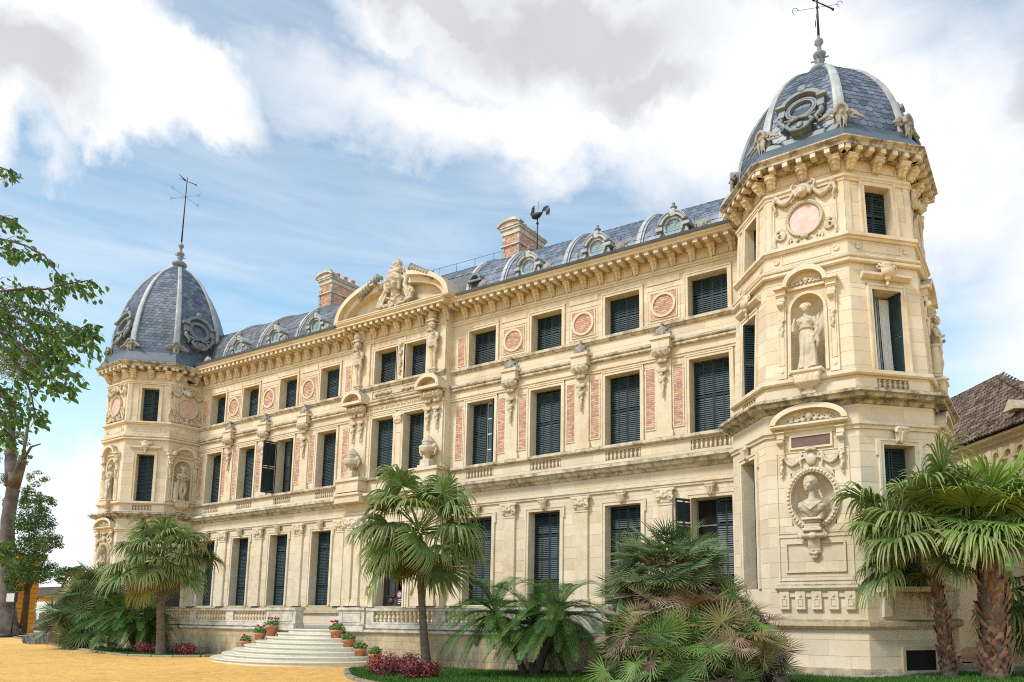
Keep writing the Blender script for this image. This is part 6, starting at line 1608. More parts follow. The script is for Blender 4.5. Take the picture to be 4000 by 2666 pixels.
fan_palm('fan_palm', (9.6, -6.2, .04), (8.8, -6.2, 4.65), 'fan palm with a curved ringed trunk beside the left tower', g_fp,
         [(9.65, -6.2, 0), (9.48, -6.2, 1.0), (9.12, -6.2, 3.0), (8.8, -6.2, 4.5)], [.24, .19, .17, .19], [(-60, 1), (-38, 4), (-15, 9), (10, 12), (32, 12), (55, 9), (75, 4)], 1.10, 9)
fan_palm('fan_palm', (43.95, -4.3, .45), (43.8, -4.3, 3.75), 'shaggy leaning fan palm right against the right tower', g_fp,
         [(44.05, -4.3, .40), (43.95, -4.3, 1.3), (43.88, -4.3, 2.3), (43.8, -4.3, 3.7)], [.20, .14, .13, .13], [(8, 8), (26, 11), (44, 11), (62, 10), (80, 6)], 1.10, 13, 110)
fan_palm('fan_palm', (45.1, -4.5, .45), (45.15, -4.5, 4.05), 'thick shaggy fan palm at the right edge of the garden', g_fp,
         [(45.05, -4.5, .40), (45.08, -4.5, 1.2), (45.12, -4.5, 2.6), (45.15, -4.5, 4.0)], [.32, .27, .29, .25], [(22, 7), (42, 11), (60, 11), (80, 8)], 1.10, 17, 130, STIFFP)
fan_palm('fan_palm', (46.6, -1.0, .5), (46.6, -1.0, 3.0), 'dark fan palm half out of view behind the thick shaggy palm', g_fp,
         [(46.6, -1.0, .45), (46.6, -1.0, 2.9)], [.3, .28], [(-60, 4), (-40, 6), (-15, 8), (10, 8), (35, 7), (60, 5)], 1.0, 19, 30)
fan_palm('fan_palm', (-6.6, 1.6, 0), (-6.6, 1.6, 4.3), 'stiff dark palm top rising behind the left fan bush', g_fp,
         [(-6.6, 1.6, 0), (-6.6, 1.6, 4.2)], [.3, .25], [(-20, 6), (2, 7), (28, 7), (60, 6)], 1.25, 23, 0, STIFFP)
# feather palms
PIN = {}
for e in (-35, -10, 15, 40, 65):
    for v in range(2): me = pinnate_leaf('frond', 400+e*3+v, 1.75, R(e), 44, .0085, .29, .085 if e < 30 else .125); me.materials.append(FEATH); PIN[(e, v)] = me
PIND = recol(PIN[(-35, 0)], FANX)
def feather_palm(loc, stems, label, spec, sc, seed, group='feather palms by the terrace'):
    rr = random.Random(seed); o = empty('feather_palm', loc, 0, label, 'palm', group)
    for pts, rad in stems: build(trunk_mesh(pts, rad, 10, .05, .12), 'trunk', BARKD, o)
    for pts, rad in stems:
        C = Vector(pts[-1])
        for e, n in spec:
            for k in range(n):
                a = 2*PI*(k+rr.random())/n; key = min(PIN, key=lambda q: abs(q[0]-e-rr.uniform(-8, 8))+rr.random()*2); me = PIN[key] if not (e < -30 and rr.random() < .22) else PIND
                link('frond', me, None, o, Matrix.Translation(C+Vector((0, 0, .002*e))) @ Matrix.Rotation(a, 4, 'Z') @ Matrix.Rotation(rr.uniform(-.2, .2), 4, 'X') @ Matrix.Scale(sc*(.85+.3*rr.random()), 4))
feather_palm((31.9, -6.5, .1), [([(32.0, -6.5, .08), (31.6, -6.5, .9), (31.0, -6.6, 1.5), (30.75, -6.6, 2.05)], [.13, .10, .10, .12]), ([(32.25, -6.45, .08), (32.05, -6.2, .8), (31.9, -6.0, 1.7)], [.13, .11, .12]), ([(32.4, -6.5, .08), (32.75, -6.5, .9), (33.1, -6.5, 1.5), (33.2, -6.5, 1.98)], [.14, .11, .11, .13])],
             'three stemmed feather palm with dark slender trunks before the terrace wall', [(-22, 9), (0, 16), (20, 17), (42, 12), (68, 7)], 1.12, 3)
feather_palm((6.2, -5.6, .05), [([(6.6, -5.6, .05), (6.0, -5.6, .9), (5.7, -5.6, 1.8)], [.16, .14, .15]), ([(6.5, -5.3, .05), (6.4, -5.2, .9), (6.3, -5.1, 1.75)], [.16, .14, .15]), ([(6.2, -5.6, .05), (5.1, -5.6, 1.0), (4.4, -5.7, 1.6)], [.14, .12, .13])],
             'broad feather palm with arching deep green fronds by the left tower', [(-22, 8), (0, 14), (20, 15), (42, 10), (68, 6)], 1.25, 6)
# bushy fan palms
FAN = []
for v in range(4): FAN.append(fan_leaf('frond', 500+v, .50, 20, 1.75, 0, .30, .9, .05, .030, 3))
def fans(mat_): return [recol(f, mat_) for f in FAN]
F_GR, F_BR, F_DE, F_OL = fans(FANB), fans(FANG), fans(FANX), fans(FANO)
def facing(d, rr, dead):
    """blade turned to show its face outwards: axis along the surface, normal roughly along d"""
    d = d.normalized(); t = Vector((rr.gauss(0, 1), rr.gauss(0, 1), rr.gauss(-.7 if dead else .5, .8))); t = t - d*t.dot(d); t = t.normalized() if t.length > .05 else d.orthogonal().normalized()
    x = (t*.85 + d*rr.uniform(.2, .75)).normalized(); y = d.cross(x).normalized(); z = x.cross(y)
    return Matrix(((x.x, y.x, z.x), (x.y, y.y, z.y), (x.z, y.z, z.z))).to_4x4() @ Matrix.Rotation(rr.gauss(0, .3), 4, 'X')
def align(d, rr):
    d = d.normalized(); z = Vector((0, 0, 1)); s = z.cross(d); s = s.normalized() if s.length > .1 else Vector((0, 1, 0)); u = d.cross(s)
    return Matrix((( d.x, s.x, u.x), (d.y, s.y, u.y), (d.z, s.z, u.z))).to_4x4() @ Matrix.Rotation(rr.uniform(-.7, .7), 4, 'X')
def fan_bush(loc, centre, rad, n, label, pick, sc, seed, group, camdir=Vector((.55, -.83, .0)), heads=()):
    rr = random.Random(seed); o = empty('fan_bush', loc, 0, label, 'palm bush', group); C = Vector(centre)
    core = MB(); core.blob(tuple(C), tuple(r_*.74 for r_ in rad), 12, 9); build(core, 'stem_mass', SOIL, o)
    k = 0
    while k < n:
        d = Vector((rr.gauss(0, 1), rr.gauss(0, 1), rr.gauss(.15, 1))).normalized()
        if d.dot(camdir) < -.35 and d.z < .6: continue
        sh = rr.uniform(.62, .92); taper = 1.0
        p = C + Vector((d.x*rad[0]*sh, d.y*rad[1]*sh, d.z*rad[2]*sh))
        if d.z > .2: q = (d.z-.2)/.8; p.x = C.x + (p.x-C.x)*(1-.45*q*q) ; p.y = C.y+(p.y-C.y)*(1-.45*q*q)
        if p.z < gz(p.x, p.y)+.05: continue
        out = (d + Vector((rr.gauss(0, .28), rr.gauss(0, .28), rr.gauss(.12, .28))))
        fs_ = pick(d, p, rr); link('frond', rr.choice(fs_), None, o, Matrix.Translation(p) @ (facing(out, rr, fs_ is F_DE) if rr.random() < .8 else align(out, rr)) @ Matrix.Scale(sc*(.75+.5*rr.random()), 4)); k += 1
    for hc, hr, hn, hm, hs in heads:
        for k in range(hn):
            d = Vector((rr.gauss(0, 1), rr.gauss(0, 1), rr.uniform(-.25, 1.5))).normalized(); p = Vector(hc) + d*hr*rr.uniform(.5, 1)
            link('frond', rr.choice(hm), None, o, Matrix.Translation(p) @ align(d + Vector((0, 0, rr.gauss(.05, .2))), rr) @ Matrix.Scale(hs*(.8+.4*rr.random()), 4))
        hb = MB(); hb.tube([(hc[0], hc[1], loc[2]), (hc[0], hc[1], hc[2]-.1)], [.16, .14], 8); build(hb, 'stem', BARKD, o)
    return o
def pickR(d, p, rr):
    u = (p - Vector((38.9, -8.4, 1.45))); side = u.dot(Vector((.95, .30, 0))); r = rr.random()
    if side < -1.6 and u.z > .1: return F_GR if r < .6 else F_DE
    if u.z < .25 and side < .85: return F_BR if r < .7 else (F_GR if r < .9 else F_DE)
    if side > .8 and u.z < .9: return F_OL if r < .55 else (F_DE if r < .85 else F_BR)
    return F_DE if r < .48 else (F_OL if r < .8 else F_BR)
fan_bush((38.7, -8.4, .3), (38.6, -8.4, 1.2), (2.4, 1.9, 1.75), 540, 'great mounded fan palm bush, green on top with dead brown leaves round its middle', pickR, 1.12, 31, 'mounded fan palm bushes',
         heads=[((38.05, -8.3, 3.0), .95, 125, F_GR, 1.3), ((37.1, -8.2, 2.3), .5, 34, F_GR, 1.1), ((38.2, -8.5, 2.5), .85, 46, F_DE, 1.1)])
def pickL(d, p, rr): return F_GR if rr.random() < .82 else (F_DE if d.z < -.2 else F_OL)
fan_bush((-.5, -5.0, .05), (-.5, -5.1, 2.0), (1.8, 1.7, 2.0), 240, 'dense blue green fan palm bush before the left tower', pickL, 1.75, 37, 'mounded fan palm bushes', Vector((.94, -.34, 0)))
# low shrubs
def leaf_shrub(name, loc, r, n, s, m, label, group, seed, cat='shrub'):
    rr = random.Random(seed); o = empty(name, loc, 0, label, cat, group); b = MB()
    for k in range(7):
        a = rr.random()*6.28; q = rr.random()**.5; leafcloud(b, (loc[0]+r[0]*q*.75*math.cos(a), loc[1]+r[1]*q*.75*math.sin(a), loc[2]+r[2]*(.35+.35*rr.random())), (r[0]*.5, r[1]*.5, r[2]*.55), n//7, s, rr, .5)
    build(b, 'foliage', m, o)
    st = MB()
    for k in range(9): a = rr.random()*6.28; st.tube([(loc[0], loc[1], loc[2]-.05), (loc[0]+r[0]*.6*math.cos(a), loc[1]+r[1]*.6*math.sin(a), loc[2]+r[2]*.8)], .012, 4)
    build(st, 'stem', BARKD, o); return o
g_ = 'dark red shrubs in the garden beds'
leaf_shrub('red_shrub', (27.35, -7.7, .06), (.95, .8, .62), 2400, .075, MAROON, 'dark red leafed shrub at the tip of the right lawn, the bigger half', g_, 1)
leaf_shrub('red_shrub', (29.05, -8.1, .10), (.62, .6, .50), 1300, .075, MAROON, 'dark red leafed shrub next to the foot of the middle palm', g_, 2)
leaf_shrub('red_shrub', (8.0, -6.0, .05), (1.15, .7, .50), 1500, .085, MAROON, 'low dark red shrub at the foot of the left palm', g_, 3)
leaf_shrub('red_shrub', (10.7, -5.75, .05), (1.1, .6, .52), 1500, .085, MAROON, 'low dark red shrub against the left terrace wall', g_, 4)
lv = empty('grey_shrub', (-9.0, -4.0, .03), 0, 'silvery blue grey low shrub on the left lawn', 'shrub'); m = MB(); rr = random.Random(5)
for k in range(900):
    a = rr.random()*6.28; q = rr.random()**.5*1.1; x, y = -9.0+1.5*q*math.cos(a), -4.0+.8*q*math.sin(a); h = .5+.5*rr.random()-(q*.3); d = Vector((math.cos(a)*.35*q, math.sin(a)*.35*q, 1)).normalized(); s = Vector((-math.sin(a), math.cos(a), 0))*.022; p = Vector((x, y, .03)); o_ = len(m.v)
    m.v += [tuple(p-s), tuple(p+s), tuple(p+d*h*.6+s*.9), tuple(p+d*h), tuple(p+d*h*.6-s*.9)]; m.fc.append((o_, o_+1, o_+2, o_+3, o_+4)); m.sm.append(False)
build(m, 'foliage', LAV, lv)
# ------------------------------------------------------------------ trees
def tree(name, loc, limbs, clumps, n, s, lm, bm, label, group, seed, cat='tree'):
    rr = random.Random(seed); o = empty(name, loc, 0, label, cat, group); t = MB()
    for pts, rad in limbs: t.tube(pts, rad, 10)
    build(t, 'trunk', bm, o); c = MB()
    tot = sum(r_[0]*r_[1]*r_[2] for _, r_ in clumps)
    for p, r_ in clumps:
        k = int(n*r_[0]*r_[1]*r_[2]/tot); sub = max(3, k//60)
        for _ in range(sub):
            while True:
                q = Vector((rr.uniform(-1, 1), rr.uniform(-1, 1), rr.uniform(-1, 1)))
                if q.length < 1: break
            leafcloud(c, (p[0]+q.x*r_[0]*.8, p[1]+q.y*r_[1]*.8, p[2]+q.z*r_[2]*.8), (r_[0]*.30, r_[1]*.30, r_[2]*.26), k//sub, s, rr, .3)
    build(c, 'crown', lm, o); return o
gt = 'trees beyond the left garden'
tree('eucalyptus_tree', (-29.3, 1, 0), [([(-29.2, 1, -.2), (-29.6, 1, 1.0), (-30.2, 1, 3), (-30.9, 1, 6.1), (-31.7, 1, 10), (-31.4, 1, 12.6), (-31.6, 1, 14.2)], [1.35, .82, .62, .54, .50, .48, .4]), ([(-31.5, 1, 13), (-32.6, 1, 15.4), (-33.2, 1, 18), (-33.4, 1, 22)], [.55, .45, .3, .12]), ([(-31.3, 1, 13), (-30.3, 1, 14.6), (-30.1, 1, 15.6)], [.5, .36, .30]), ([(-30.2, 1, 15.2), (-29.9, 1, 17), (-29.7, 1, 19.6)], [.12, .12, .10]), ([(-30.4, 1, 14.9), (-28.6, 1, 16.2), (-27.6, 1.3, 16.4)], [.14, .10, .05])],
     [((-31.3, 1, 17.4), (1.1, 1.1, .9)), ((-29.2, 1, 15.4), (1.0, .9, .8)), ((-32.8, 1, 11.5), (1.0, .8, 1.6)), ((-32.6, 1, 20.6), (1.2, 1.0, 1.9)), ((-33.6, 1, 16.5), (1.0, .9, 2.0)), ((-26.5, 1, 13.2), (1.2, 1.2, 1.0)), ((-28.2, 1, 11.4), (1.2, 1.0, .8)), ((-33.4, 1, 13.5), (.9, .8, 1.4)), ((-32.5, 1, 24.5), (3, 2.5, 2.5))], 9000, .14, TLEAF2, BARK, 'tall eucalyptus with a pale peeling trunk at the left edge', gt, 41)
tree('leafy_tree', (-26.2, 1.5, 0), [([(-28.6, 1.9, 0), (-28.3, 1.8, 4), (-26.2, 1.3, 8)], [.28, .2, .08]), ([(-28.3, 1.8, 3.6), (-24, 1.3, 6.5)], [.12, .05])], [((-26.2, 1, 9.6), (1.9, 1.7, 1.7)), ((-24.9, 1, 10.9), (1.3, 1.1, 1.0)), ((-23.2, 1, 7.5), (1.4, 1.2, 1.2)), ((-26.8, 1, 7.2), (2.0, 1.7, 1.5)), ((-25.2, 1, 5.4), (2.2, 1.7, 1.3)), ((-28.0, 1, 5.0), (1.5, 1.2, 1.7)), ((-27.6, 1, 11.6), (1.2, 1.0, 1.3))], 17000, .14, TLEAF, BARKD, 'dense green tree behind the eucalyptus trunk', gt, 42)
tree('leafy_tree', (-36, 3, 0), [([(-36, 3, 0), (-36, 3, 6)], [.3, .1])], [((-37.5, 3, 7.0), (1.3, 1.2, 1.8)), ((-33.5, 3, 3.2), (.9, .7, 1.2))], 2600, .22, TLEAF, BARKD, 'dark green tree left of the eucalyptus trunk', gt, 43)
tree('small_tree', (-41, 9, 0), [([(-41, 9, 0), (-40.5, 9, 4), (-39, 9, 6)], [.2, .14, .05]), ([(-40.6, 9, 3.5), (-37.5, 9, 6.3)], [.1, .03])], [((-39.4, 9, 5.4), (2.6, 1.5, 1.2)), ((-36.8, 9, 6.0), (1.8, 1.2, .7)), ((-41.5, 9, 5.8), (1.5, 1.2, .8))], 1600, .22, TLEAF, BARKD, 'thin distant tree with a sparse crown over the white building', gt, 44)
tree('leafy_tree', (52.5, 26, .5), [([(52.5, 26, .5), (52.5, 26, 4)], [.25, .1])], [((51.8, 26, 3.0), (2.6, 2, 2.2)), ((53.5, 26, 5.4), (2, 2, 1.6))], 3000, .2, TLEAF, BARKD, 'round green shrub tree beyond the right path', gt, 45)
# near tree whose branches hang into view at the upper left
OT = empty('overhanging_tree', (25.6, -22.0, 0), 0, 'leafy branches of a near tree hanging in at the upper left', 'tree')
tm = MB(); tm.tube([(25.6, -22.0, -.1), (25.7, -22.0, 4), (26.0, -21.9, 8), (26.2, -21.8, 12)], [.36, .30, .24, .14], 10); build(tm, 'trunk', BARKD, OT)
CB = Vector(CAMO.location); cyw, syw = math.cos(YAW), math.sin(YAW); cp_, sp_ = math.cos(PITCH), math.sin(PITCH)
fwd = Vector((-syw*cp_, cyw*cp_, sp_)); rgt = Vector((cyw, syw, 0)); upv = rgt.cross(fwd)
BR_PTS = [
  [(27.82, -20.0, 9.99), (29.43, -20.0, 9.42), (30.06, -20.0, 9.22), (30.76, -20.0, 8.97), (31.68, -20.0, 8.54), (32.27, -20.0, 8.11), (32.59, -20.0, 7.87)] ,
  [(27.62, -20.0, 10.62), (29.31, -20.0, 9.83), (29.9, -20.0, 9.5), (30.19, -20.0, 9.35)] ,
  [(27.88, -20.0, 9.82), (29.51, -20.0, 9.13), (29.9, -20.0, 8.92), (30.44, -20.0, 8.7)] ,
  [(27.24, -20.0, 11.82), (28.96, -20.0, 11.04), (29.57, -20.0, 10.72)] ,
  [(28.25, -20.0, 8.63), (29.78, -20.0, 8.19), (30.88, -20.0, 7.94), (31.75, -20.0, 7.68), (32.46, -20.0, 7.56), (33.47, -20.0, 7.35)] ,
  [(28.31, -20.0, 8.46), (29.84, -20.0, 7.99), (31.11, -20.0, 7.63), (32.28, -20.0, 7.2), (33.16, -20.0, 6.76), (34.0, -20.0, 6.35)] ,
  [(28.33, -20.0, 8.38), (29.88, -20.0, 7.84), (31.19, -20.0, 7.34), (32.19, -20.0, 7.03), (33.04, -20.0, 6.76), (33.64, -20.0, 6.81)] ,
  [(28.37, -20.0, 8.26), (29.91, -20.0, 7.73), (30.98, -20.0, 7.29), (31.97, -20.0, 6.78), (32.55, -20.0, 6.62), (33.12, -20.0, 6.4)] ,
  [(28.44, -20.0, 8.05), (29.97, -20.0, 7.54), (31.32, -20.0, 6.81), (32.33, -20.0, 6.43), (33.52, -20.0, 6.0)] ,
  [(28.46, -20.0, 7.97), (30.0, -20.0, 7.42), (31.11, -20.0, 6.79), (31.96, -20.0, 6.27), (32.58, -20.0, 5.95), (33.15, -20.0, 5.72)] ,
  [(28.5, -20.0, 7.85), (30.07, -20.0, 7.2), (31.18, -20.0, 6.51), (31.75, -20.0, 6.02), (32.01, -20.0, 5.67), (32.33, -20.0, 5.48)] ,
  [(28.87, -20.0, 6.68), (30.37, -20.0, 6.15), (30.78, -20.0, 5.78), (31.09, -20.0, 5.48)] ,
  [(28.99, -20.0, 6.3), (30.48, -20.0, 5.76), (30.82, -20.0, 5.39), (31.08, -20.0, 5.25)] ,
  [(29.55, -20.0, 3.5), (30.95, -20.0, 3.34), (31.27, -20.0, 3.26)] ,
]
LV_ = []
rr = random.Random(77); bmn = MB()
BDENS = [.55, .5, .6, .3, 1.8, 2.0, 1.9, 1.3, 1.2, 1.1, .9, 1.3, 1.1, 1.0]; VD = Vector((-.956, .29, 0)); LAT = Vector((.29, .956, 0))
for bi, pts in enumerate(BR_PTS):
    sh = VD*rr.uniform(-.9, .9); P = [Vector((26.0, -21.9, pts[0][2]+.5))] + [Vector(p)+sh*(k/len(pts)) for k, p in enumerate(pts)]
    P.insert(1, P[0].lerp(P[1], .5) + Vector((rr.uniform(-.1, .1), rr.uniform(-.25, .25), rr.uniform(.15, .5))))
    bmn.tube([tuple(p) for p in P], [.06]+[.034*(1-.85*k/len(P)) for k in range(1, len(P))], 5)
    nt_ = int(26*BDENS[bi]); seg = len(P)-3
    for k in range(nt_):
        t = rr.random()**(.6 if bi == 0 else 1.0); x = 2 + t*seg; i = min(int(x), len(P)-2); p = P[i].lerp(P[i+1], x-i); big = .16 + .5*rr.random()*(1.15-t)*min(1, BDENS[bi])
        d = (LAT*rr.uniform(-.3, 1) + VD*rr.gauss(0, .6) + Vector((0, 0, rr.gauss(-.25, .5)))).normalized(); q = p + d*big + Vector((0, 0, -.25*big)); bmn.tube([tuple(p), tuple(p+d*big*.6), tuple(q)], [.007, .005, .003], 3)
        for j in range(5+int(6*rr.random())):
            tt = .1+.9*rr.random(); b = p.lerp(q, tt) + Vector((rr.gauss(0, .035), rr.gauss(0, .035), rr.gauss(-.01, .035)))
            LV_.append((b, (LAT*rr.gauss(.4, .5) + VD*rr.gauss(0, .4) + Vector((0, 0, rr.gauss(-.75, .3)))).normalized(), .085+.055*rr.random(), rr.random()*6.28))
for _ in range(330):      # the crown round the trunk, mostly out of view
    while True:
        p = Vector((rr.uniform(-1, 1), rr.uniform(-1, 1), rr.uniform(-1, 1)))
        if p.length < 1: break
    c_ = Vector((25.9+2.3*p.x, -22.0+2.3*p.y, 9.6+4.4*p.z)); d = Vector((rr.gauss(0, 1), rr.gauss(0, 1), rr.gauss(-.2, .5))).normalized(); q = c_+d*.6; bmn.tube([tuple(c_), tuple(q)], [.012, .004], 3)
    for j in range(12): LV_.append((c_.lerp(q, rr.random())+Vector((rr.gauss(0, .10), rr.gauss(0, .10), rr.gauss(0, .10))), Vector((rr.gauss(0, .6), rr.gauss(0, .6), rr.gauss(-.7, .3))).normalized(), .09+.05*rr.random(), rr.random()*6.28))
build(bmn, 'branch', BARKD, OT)
def oleaf(m, b, d, L, roll):
    n = d.orthogonal().normalized(); n.rotate(Matrix.Rotation(roll, 3, d)); s = d.cross(n); w = L*.27
    o = len(m.v); m.v += [tuple(b), tuple(b+d*L*.3+s*w+n*w*.3), tuple(b+d*L*.65+s*w*.8+n*w*.25-n*L*.04), tuple(b+d*L-n*L*.12), tuple(b+d*L*.65-s*w*.8+n*w*.25-n*L*.04), tuple(b+d*L*.3-s*w+n*w*.3), tuple(b+d*L*.5)]
    m.fc += [(o, o+1, o+2, o+6), (o+6, o+2, o+3), (o, o+6, o+4, o+5), (o+6, o+3, o+4)]; m.sm += [False]*4
LV_.sort(key=lambda q: -q[2]*(2 if (q[0]-CB).dot(rgt)/(q[0]-CB).dot(fwd) > -.84 else .1))
for q in LV_[:300]: m = MB(); oleaf(m, *q); build(m, 'leaf', OLEAFO, OT)
m = MB()
for q in LV_[300:]: oleaf(m, *q)
tag(build(m, 'leaves', OLEAF, OT), kind='stuff')
# ------------------------------------------------------------------ statues, busts, urns
SD, SY, BU, UR = statue_draped(), statue_youth(), bust(), m_urn()
def put(name, me, M, label, cat, group, m=STS): return tag(link(name, me, m, None, M), label, cat, group)
gs = 'statues standing in the tower niches'
put('statue', SD, TR.M(1, TR.L(1)/2, .06, LVR['L3']+.17, 1.03), 'stone statue of a draped woman with a palm branch in the right tower front niche', 'statue', gs)
put('statue', SY, TR.M(3, TR.L(3)/2, .12, LVR['L3']+.17, 1.03), 'stone statue in profile on the far right side of the right tower', 'statue', gs)
put('statue', SD, TL.M(1, TL.L(1)/2, .06, LVL['L3']+.17, 1.03), 'stone statue of a draped woman in the leftmost niche of the left tower', 'statue', gs)
put('statue', SY, TL.M(3, .93, .10, LVL['L3']+.17, 1.05), 'bare stone youth with crossed legs in the left tower niche next to the long wall', 'statue', gs)
put('bust', BU, TR.M(1, TR.L(1)/2, .12, LVR['bz']-.58, 1.0), 'stone bust of a woman in the oval niche of the right tower', 'bust', 'busts in oval niches')
put('bust', BU, TL.M(1, TL.L(1)/2, .12, LVL['bz']-.58, 1.0), 'stone bust in the oval niche of the left tower', 'bust', 'busts in oval niches')
put('urn', UR, FM(15.95, .66, 8.875, 1.12), 'stone urn on the ledge left of the paired middle windows', 'urn', 'urns on the first floor ledge')
put('urn', UR, FM(21.4, .66, 8.875, 1.12), 'stone urn on the ledge right of the paired middle windows', 'urn', 'urns on the first floor ledge')
def bird(x, y, z, a, label, s=1.0):
    M = Matrix.Rotation(a, 3, 'Z'); m = MB(lambda p, q, r_: tuple(Vector((x, y, z)) + (M @ Vector((p, q, r_)))*s))
    m.loft([[(px, w*math.cos(t), pz+h*math.sin(t)) for t in [2*PI*i/10 for i in range(10)]] for px, pz, w, h in ((-.30, .12, .03, .012), (-.16, .15, .05, .04), (-.02, .18, .085, .08), (.08, .21, .07, .07), (.13, .27, .045, .05), (.17, .315, .04, .042), (.215, .315, .015, .015), (.26, .305, .004, .004))])
    for q in (-1, 1): m.tube([(.0, .035*q, .11), (.01, .035*q, 0), (.06, .035*q, .003)], .009, 4)
    return tag(build(m, 'bird', FEATHR, None, True), label, 'bird')
p = TL.frame(3)(.95, .06, LVL['L6']+.01); bird(p[0], p[1], p[2], R(200), 'black bird perched on the left tower ledge above the carved lion', 1.5)
# sign at the open door
sx_, sy_, sz_ = 19.45, -.30, 1.36
sg = empty('sign', (sx_, sy_, sz_), 0, 'dark sign stand with a red and white no smoking symbol in the doorway', 'sign')
q = MB(lambda u, v, z: (sx_+u, sy_-v, sz_+z)); q.box(-.02, .02, -.03, 0, 0, .95); q.box(-.2, .2, -.2, .2, 0, .03); q.box(-.22, .22, -.02, .02, .95, 1.75); build(q, 'stand', BLKM, sg)
q = MB(lambda u, v, z: (sx_+u, sy_-v, sz_+z)); q.prism(arc((-.06, 1.55), .14, 0, 2*PI, 24)[:-1], .022, .027)
for k in range(3): q.box(-.14, .14-.06*k, .022, .026, 1.28-.09*k, 1.31-.09*k)
build(q, 'notice', WSIGN, sg)
q = MB(lambda u, v, z: (sx_+u, sy_-v, sz_+z)); q.band(arc((-.06, 1.55), .095, 0, 2*PI, 24)[:-1], arc((-.06, 1.55), .125, 0, 2*PI, 24)[:-1], .029, .034); q.add([(-.15, .036, 1.62), (-.13, .036, 1.64), (.03, .036, 1.48), (.01, .036, 1.46)], [(0, 1, 2, 3)]); build(q, 'prohibition_ring', RSIGN, sg)
q = MB(lambda u, v, z: (sx_+u, sy_-v, sz_+z)); q.box(-.12, -.01, .028, .032, 1.535, 1.56); build(q, 'cigarette_symbol', BLKM, sg)
# ------------------------------------------------------------------ house behind, right
HB = empty('rear_house', (46, 12, .4), 0, 'stone house with a mossy brown tiled roof behind the right tower', 'house')
EX, EY, EZ, ZR, S0 = 45.85, 9.0, 9.80, 14.1, 6.4
def HF(u, v, z): return (EX - .61*u + .79*v, EY + .79*u + .61*v, z)       # u along the eave away from us, v into the house
m = MB(HF); m.box(-8, 16, .25, 9, 0, EZ-.12); build(m, 'wall', STG, HB)
m = MB(HF); m.run(-8.2, 16.2, [(.25, EZ-.6), (.12, EZ-.55), (.12, EZ-.42), (-.02, EZ-.34), (-.02, EZ-.2), (-.25, EZ-.14), (-.25, EZ-.04), (.25, EZ-.04)])
for k in range(24): u = -2+.8*k; m.band(arc((u, EZ-.95), .24, 0, PI, 8), [(u+.40*(1-2*i/8), EZ-.55) for i in range(9)], .10, .25, False); m.box(u+.25, u+.55, .05, .25, EZ-1.12, EZ-.56)
build(m, 'eave_cornice', STG, HB, True)
RW_ = 3.6; HIP = 8.8
def rfp(u, t, l=0.): v = -.35 + (RW_+.35)*t; return (u, v - l*.62, EZ + (ZR-EZ)*t + l*.78)
m = MB(HF); m.add([rfp(S0-HIP-.3, 0), rfp(16, 0), rfp(16, 1), rfp(S0, 1)], [(0, 1, 2, 3)]); m.add([(S0-HIP-.3, -.35, EZ), (S0, RW_, ZR), (S0-HIP-.3, 2*RW_+.35, EZ)], [(0, 1, 2)]); m.add([(16, RW_, ZR), (S0, RW_, ZR), (S0-HIP-.3, 2*RW_+.35, EZ), (16, 2*RW_+.35, EZ)], [(0, 1, 2, 3)]); RF = build(m, 'roof', RTILE, HB)
TT = []
nrow = 17
for k in range(nrow):
    t0 = k/nrow; t1 = (k+1.35)/nrow; u = S0-HIP+HIP*t0+.1
    while u < 13: TT.append((u, t0, min(t1, 1.02))); u += .235
def tilemesh(m, it):
    u, t0, t1 = it; n = 4; vs = []; j = rnd.uniform(-.012, .012)
    for t, r_, l in ((t0, .125, .03), (t1, .10, .0)):
        for i in range(n+1): a = PI*i/n; q = rfp(u + j + r_*math.cos(a), t, l + .085*math.sin(a)); vs.append(q)
    m.add(vs, [(i, i+1, n+2+i, n+1+i) for i in range(n)] + [tuple(range(n+1))[::-1]], False)
def scr(P):
    d = Vector(P)-CB; z = d.dot(fwd)
    return (2374+2812.8*d.dot(rgt)/z, 1976-2812.8*d.dot(upv)/z, z) if z > .5 else (-9e3, -9e3, 1)
def seen(P): x, y, z = scr(P); return -40 < x < 4040 and -40 < y < 2706
TT.sort(key=lambda it: (0 if (seen(HF(*rfp(it[0], it[1]))) and scr(HF(*rfp(it[0], it[1])))[0] > 3715) else 1, it[0]))
for it in TT[:300]: m = MB(HF); tilemesh(m, it); build(m, 'tile', RTILEO, RF)
m = MB(HF)
for it in TT[300:]: tilemesh(m, it)
tag(build(m, 'roof_tiles', RTILE, RF), kind='stuff')
m = MB(HF)
for k in range(40): t = k/40; m.blob((S0-HIP*(1-t), -.35+(RW_+.35)*t, EZ+(ZR-EZ)*t+.06), (.16, .16, .09), 6, 4)
for k in range(40): m.blob((S0+.25*k, RW_, ZR+.05), (.16, .12, .09), 6, 4)
build(m, 'ridge_tile', RTILE, RF)
m = MB(HF); px_ = .35; m.box(px_-.28, px_+.28, .30, .62, EZ-1.2, EZ+.75); m.prism([(px_-.36, EZ+.75), (px_+.36, EZ+.75), (px_, EZ+1.22)], -.3, .68); m.box(px_-.34, px_+.34, .28, .68, EZ+.3, EZ+.36); m.box(px_-.36, px_+.36, .2, .66, EZ-1.3, EZ-1.2)
o = build(m, 'pinnacle', STG, HB, True); m = MB(HF); m.prism([(px_-.13, EZ-.5), (px_+.13, EZ-.5)] + arc((px_, EZ+.5), .13, 0, PI, 8), .615, .64); build(m, 'opening', DARK, o)
for k in range(4):
    u = -6.6+1.9*k
    if u > -.6: continue
    m = MB(HF); frame_rect(m, u-.45, u+.45, 3.4, 5.4, -.08, .14, .30); w_ = build(m, 'window', STG, HB, True); m = MB(HF); m.box(u-.45, u+.45, .19, .235, 3.4, 5.4); build(m, 'pane', GLASS, w_)
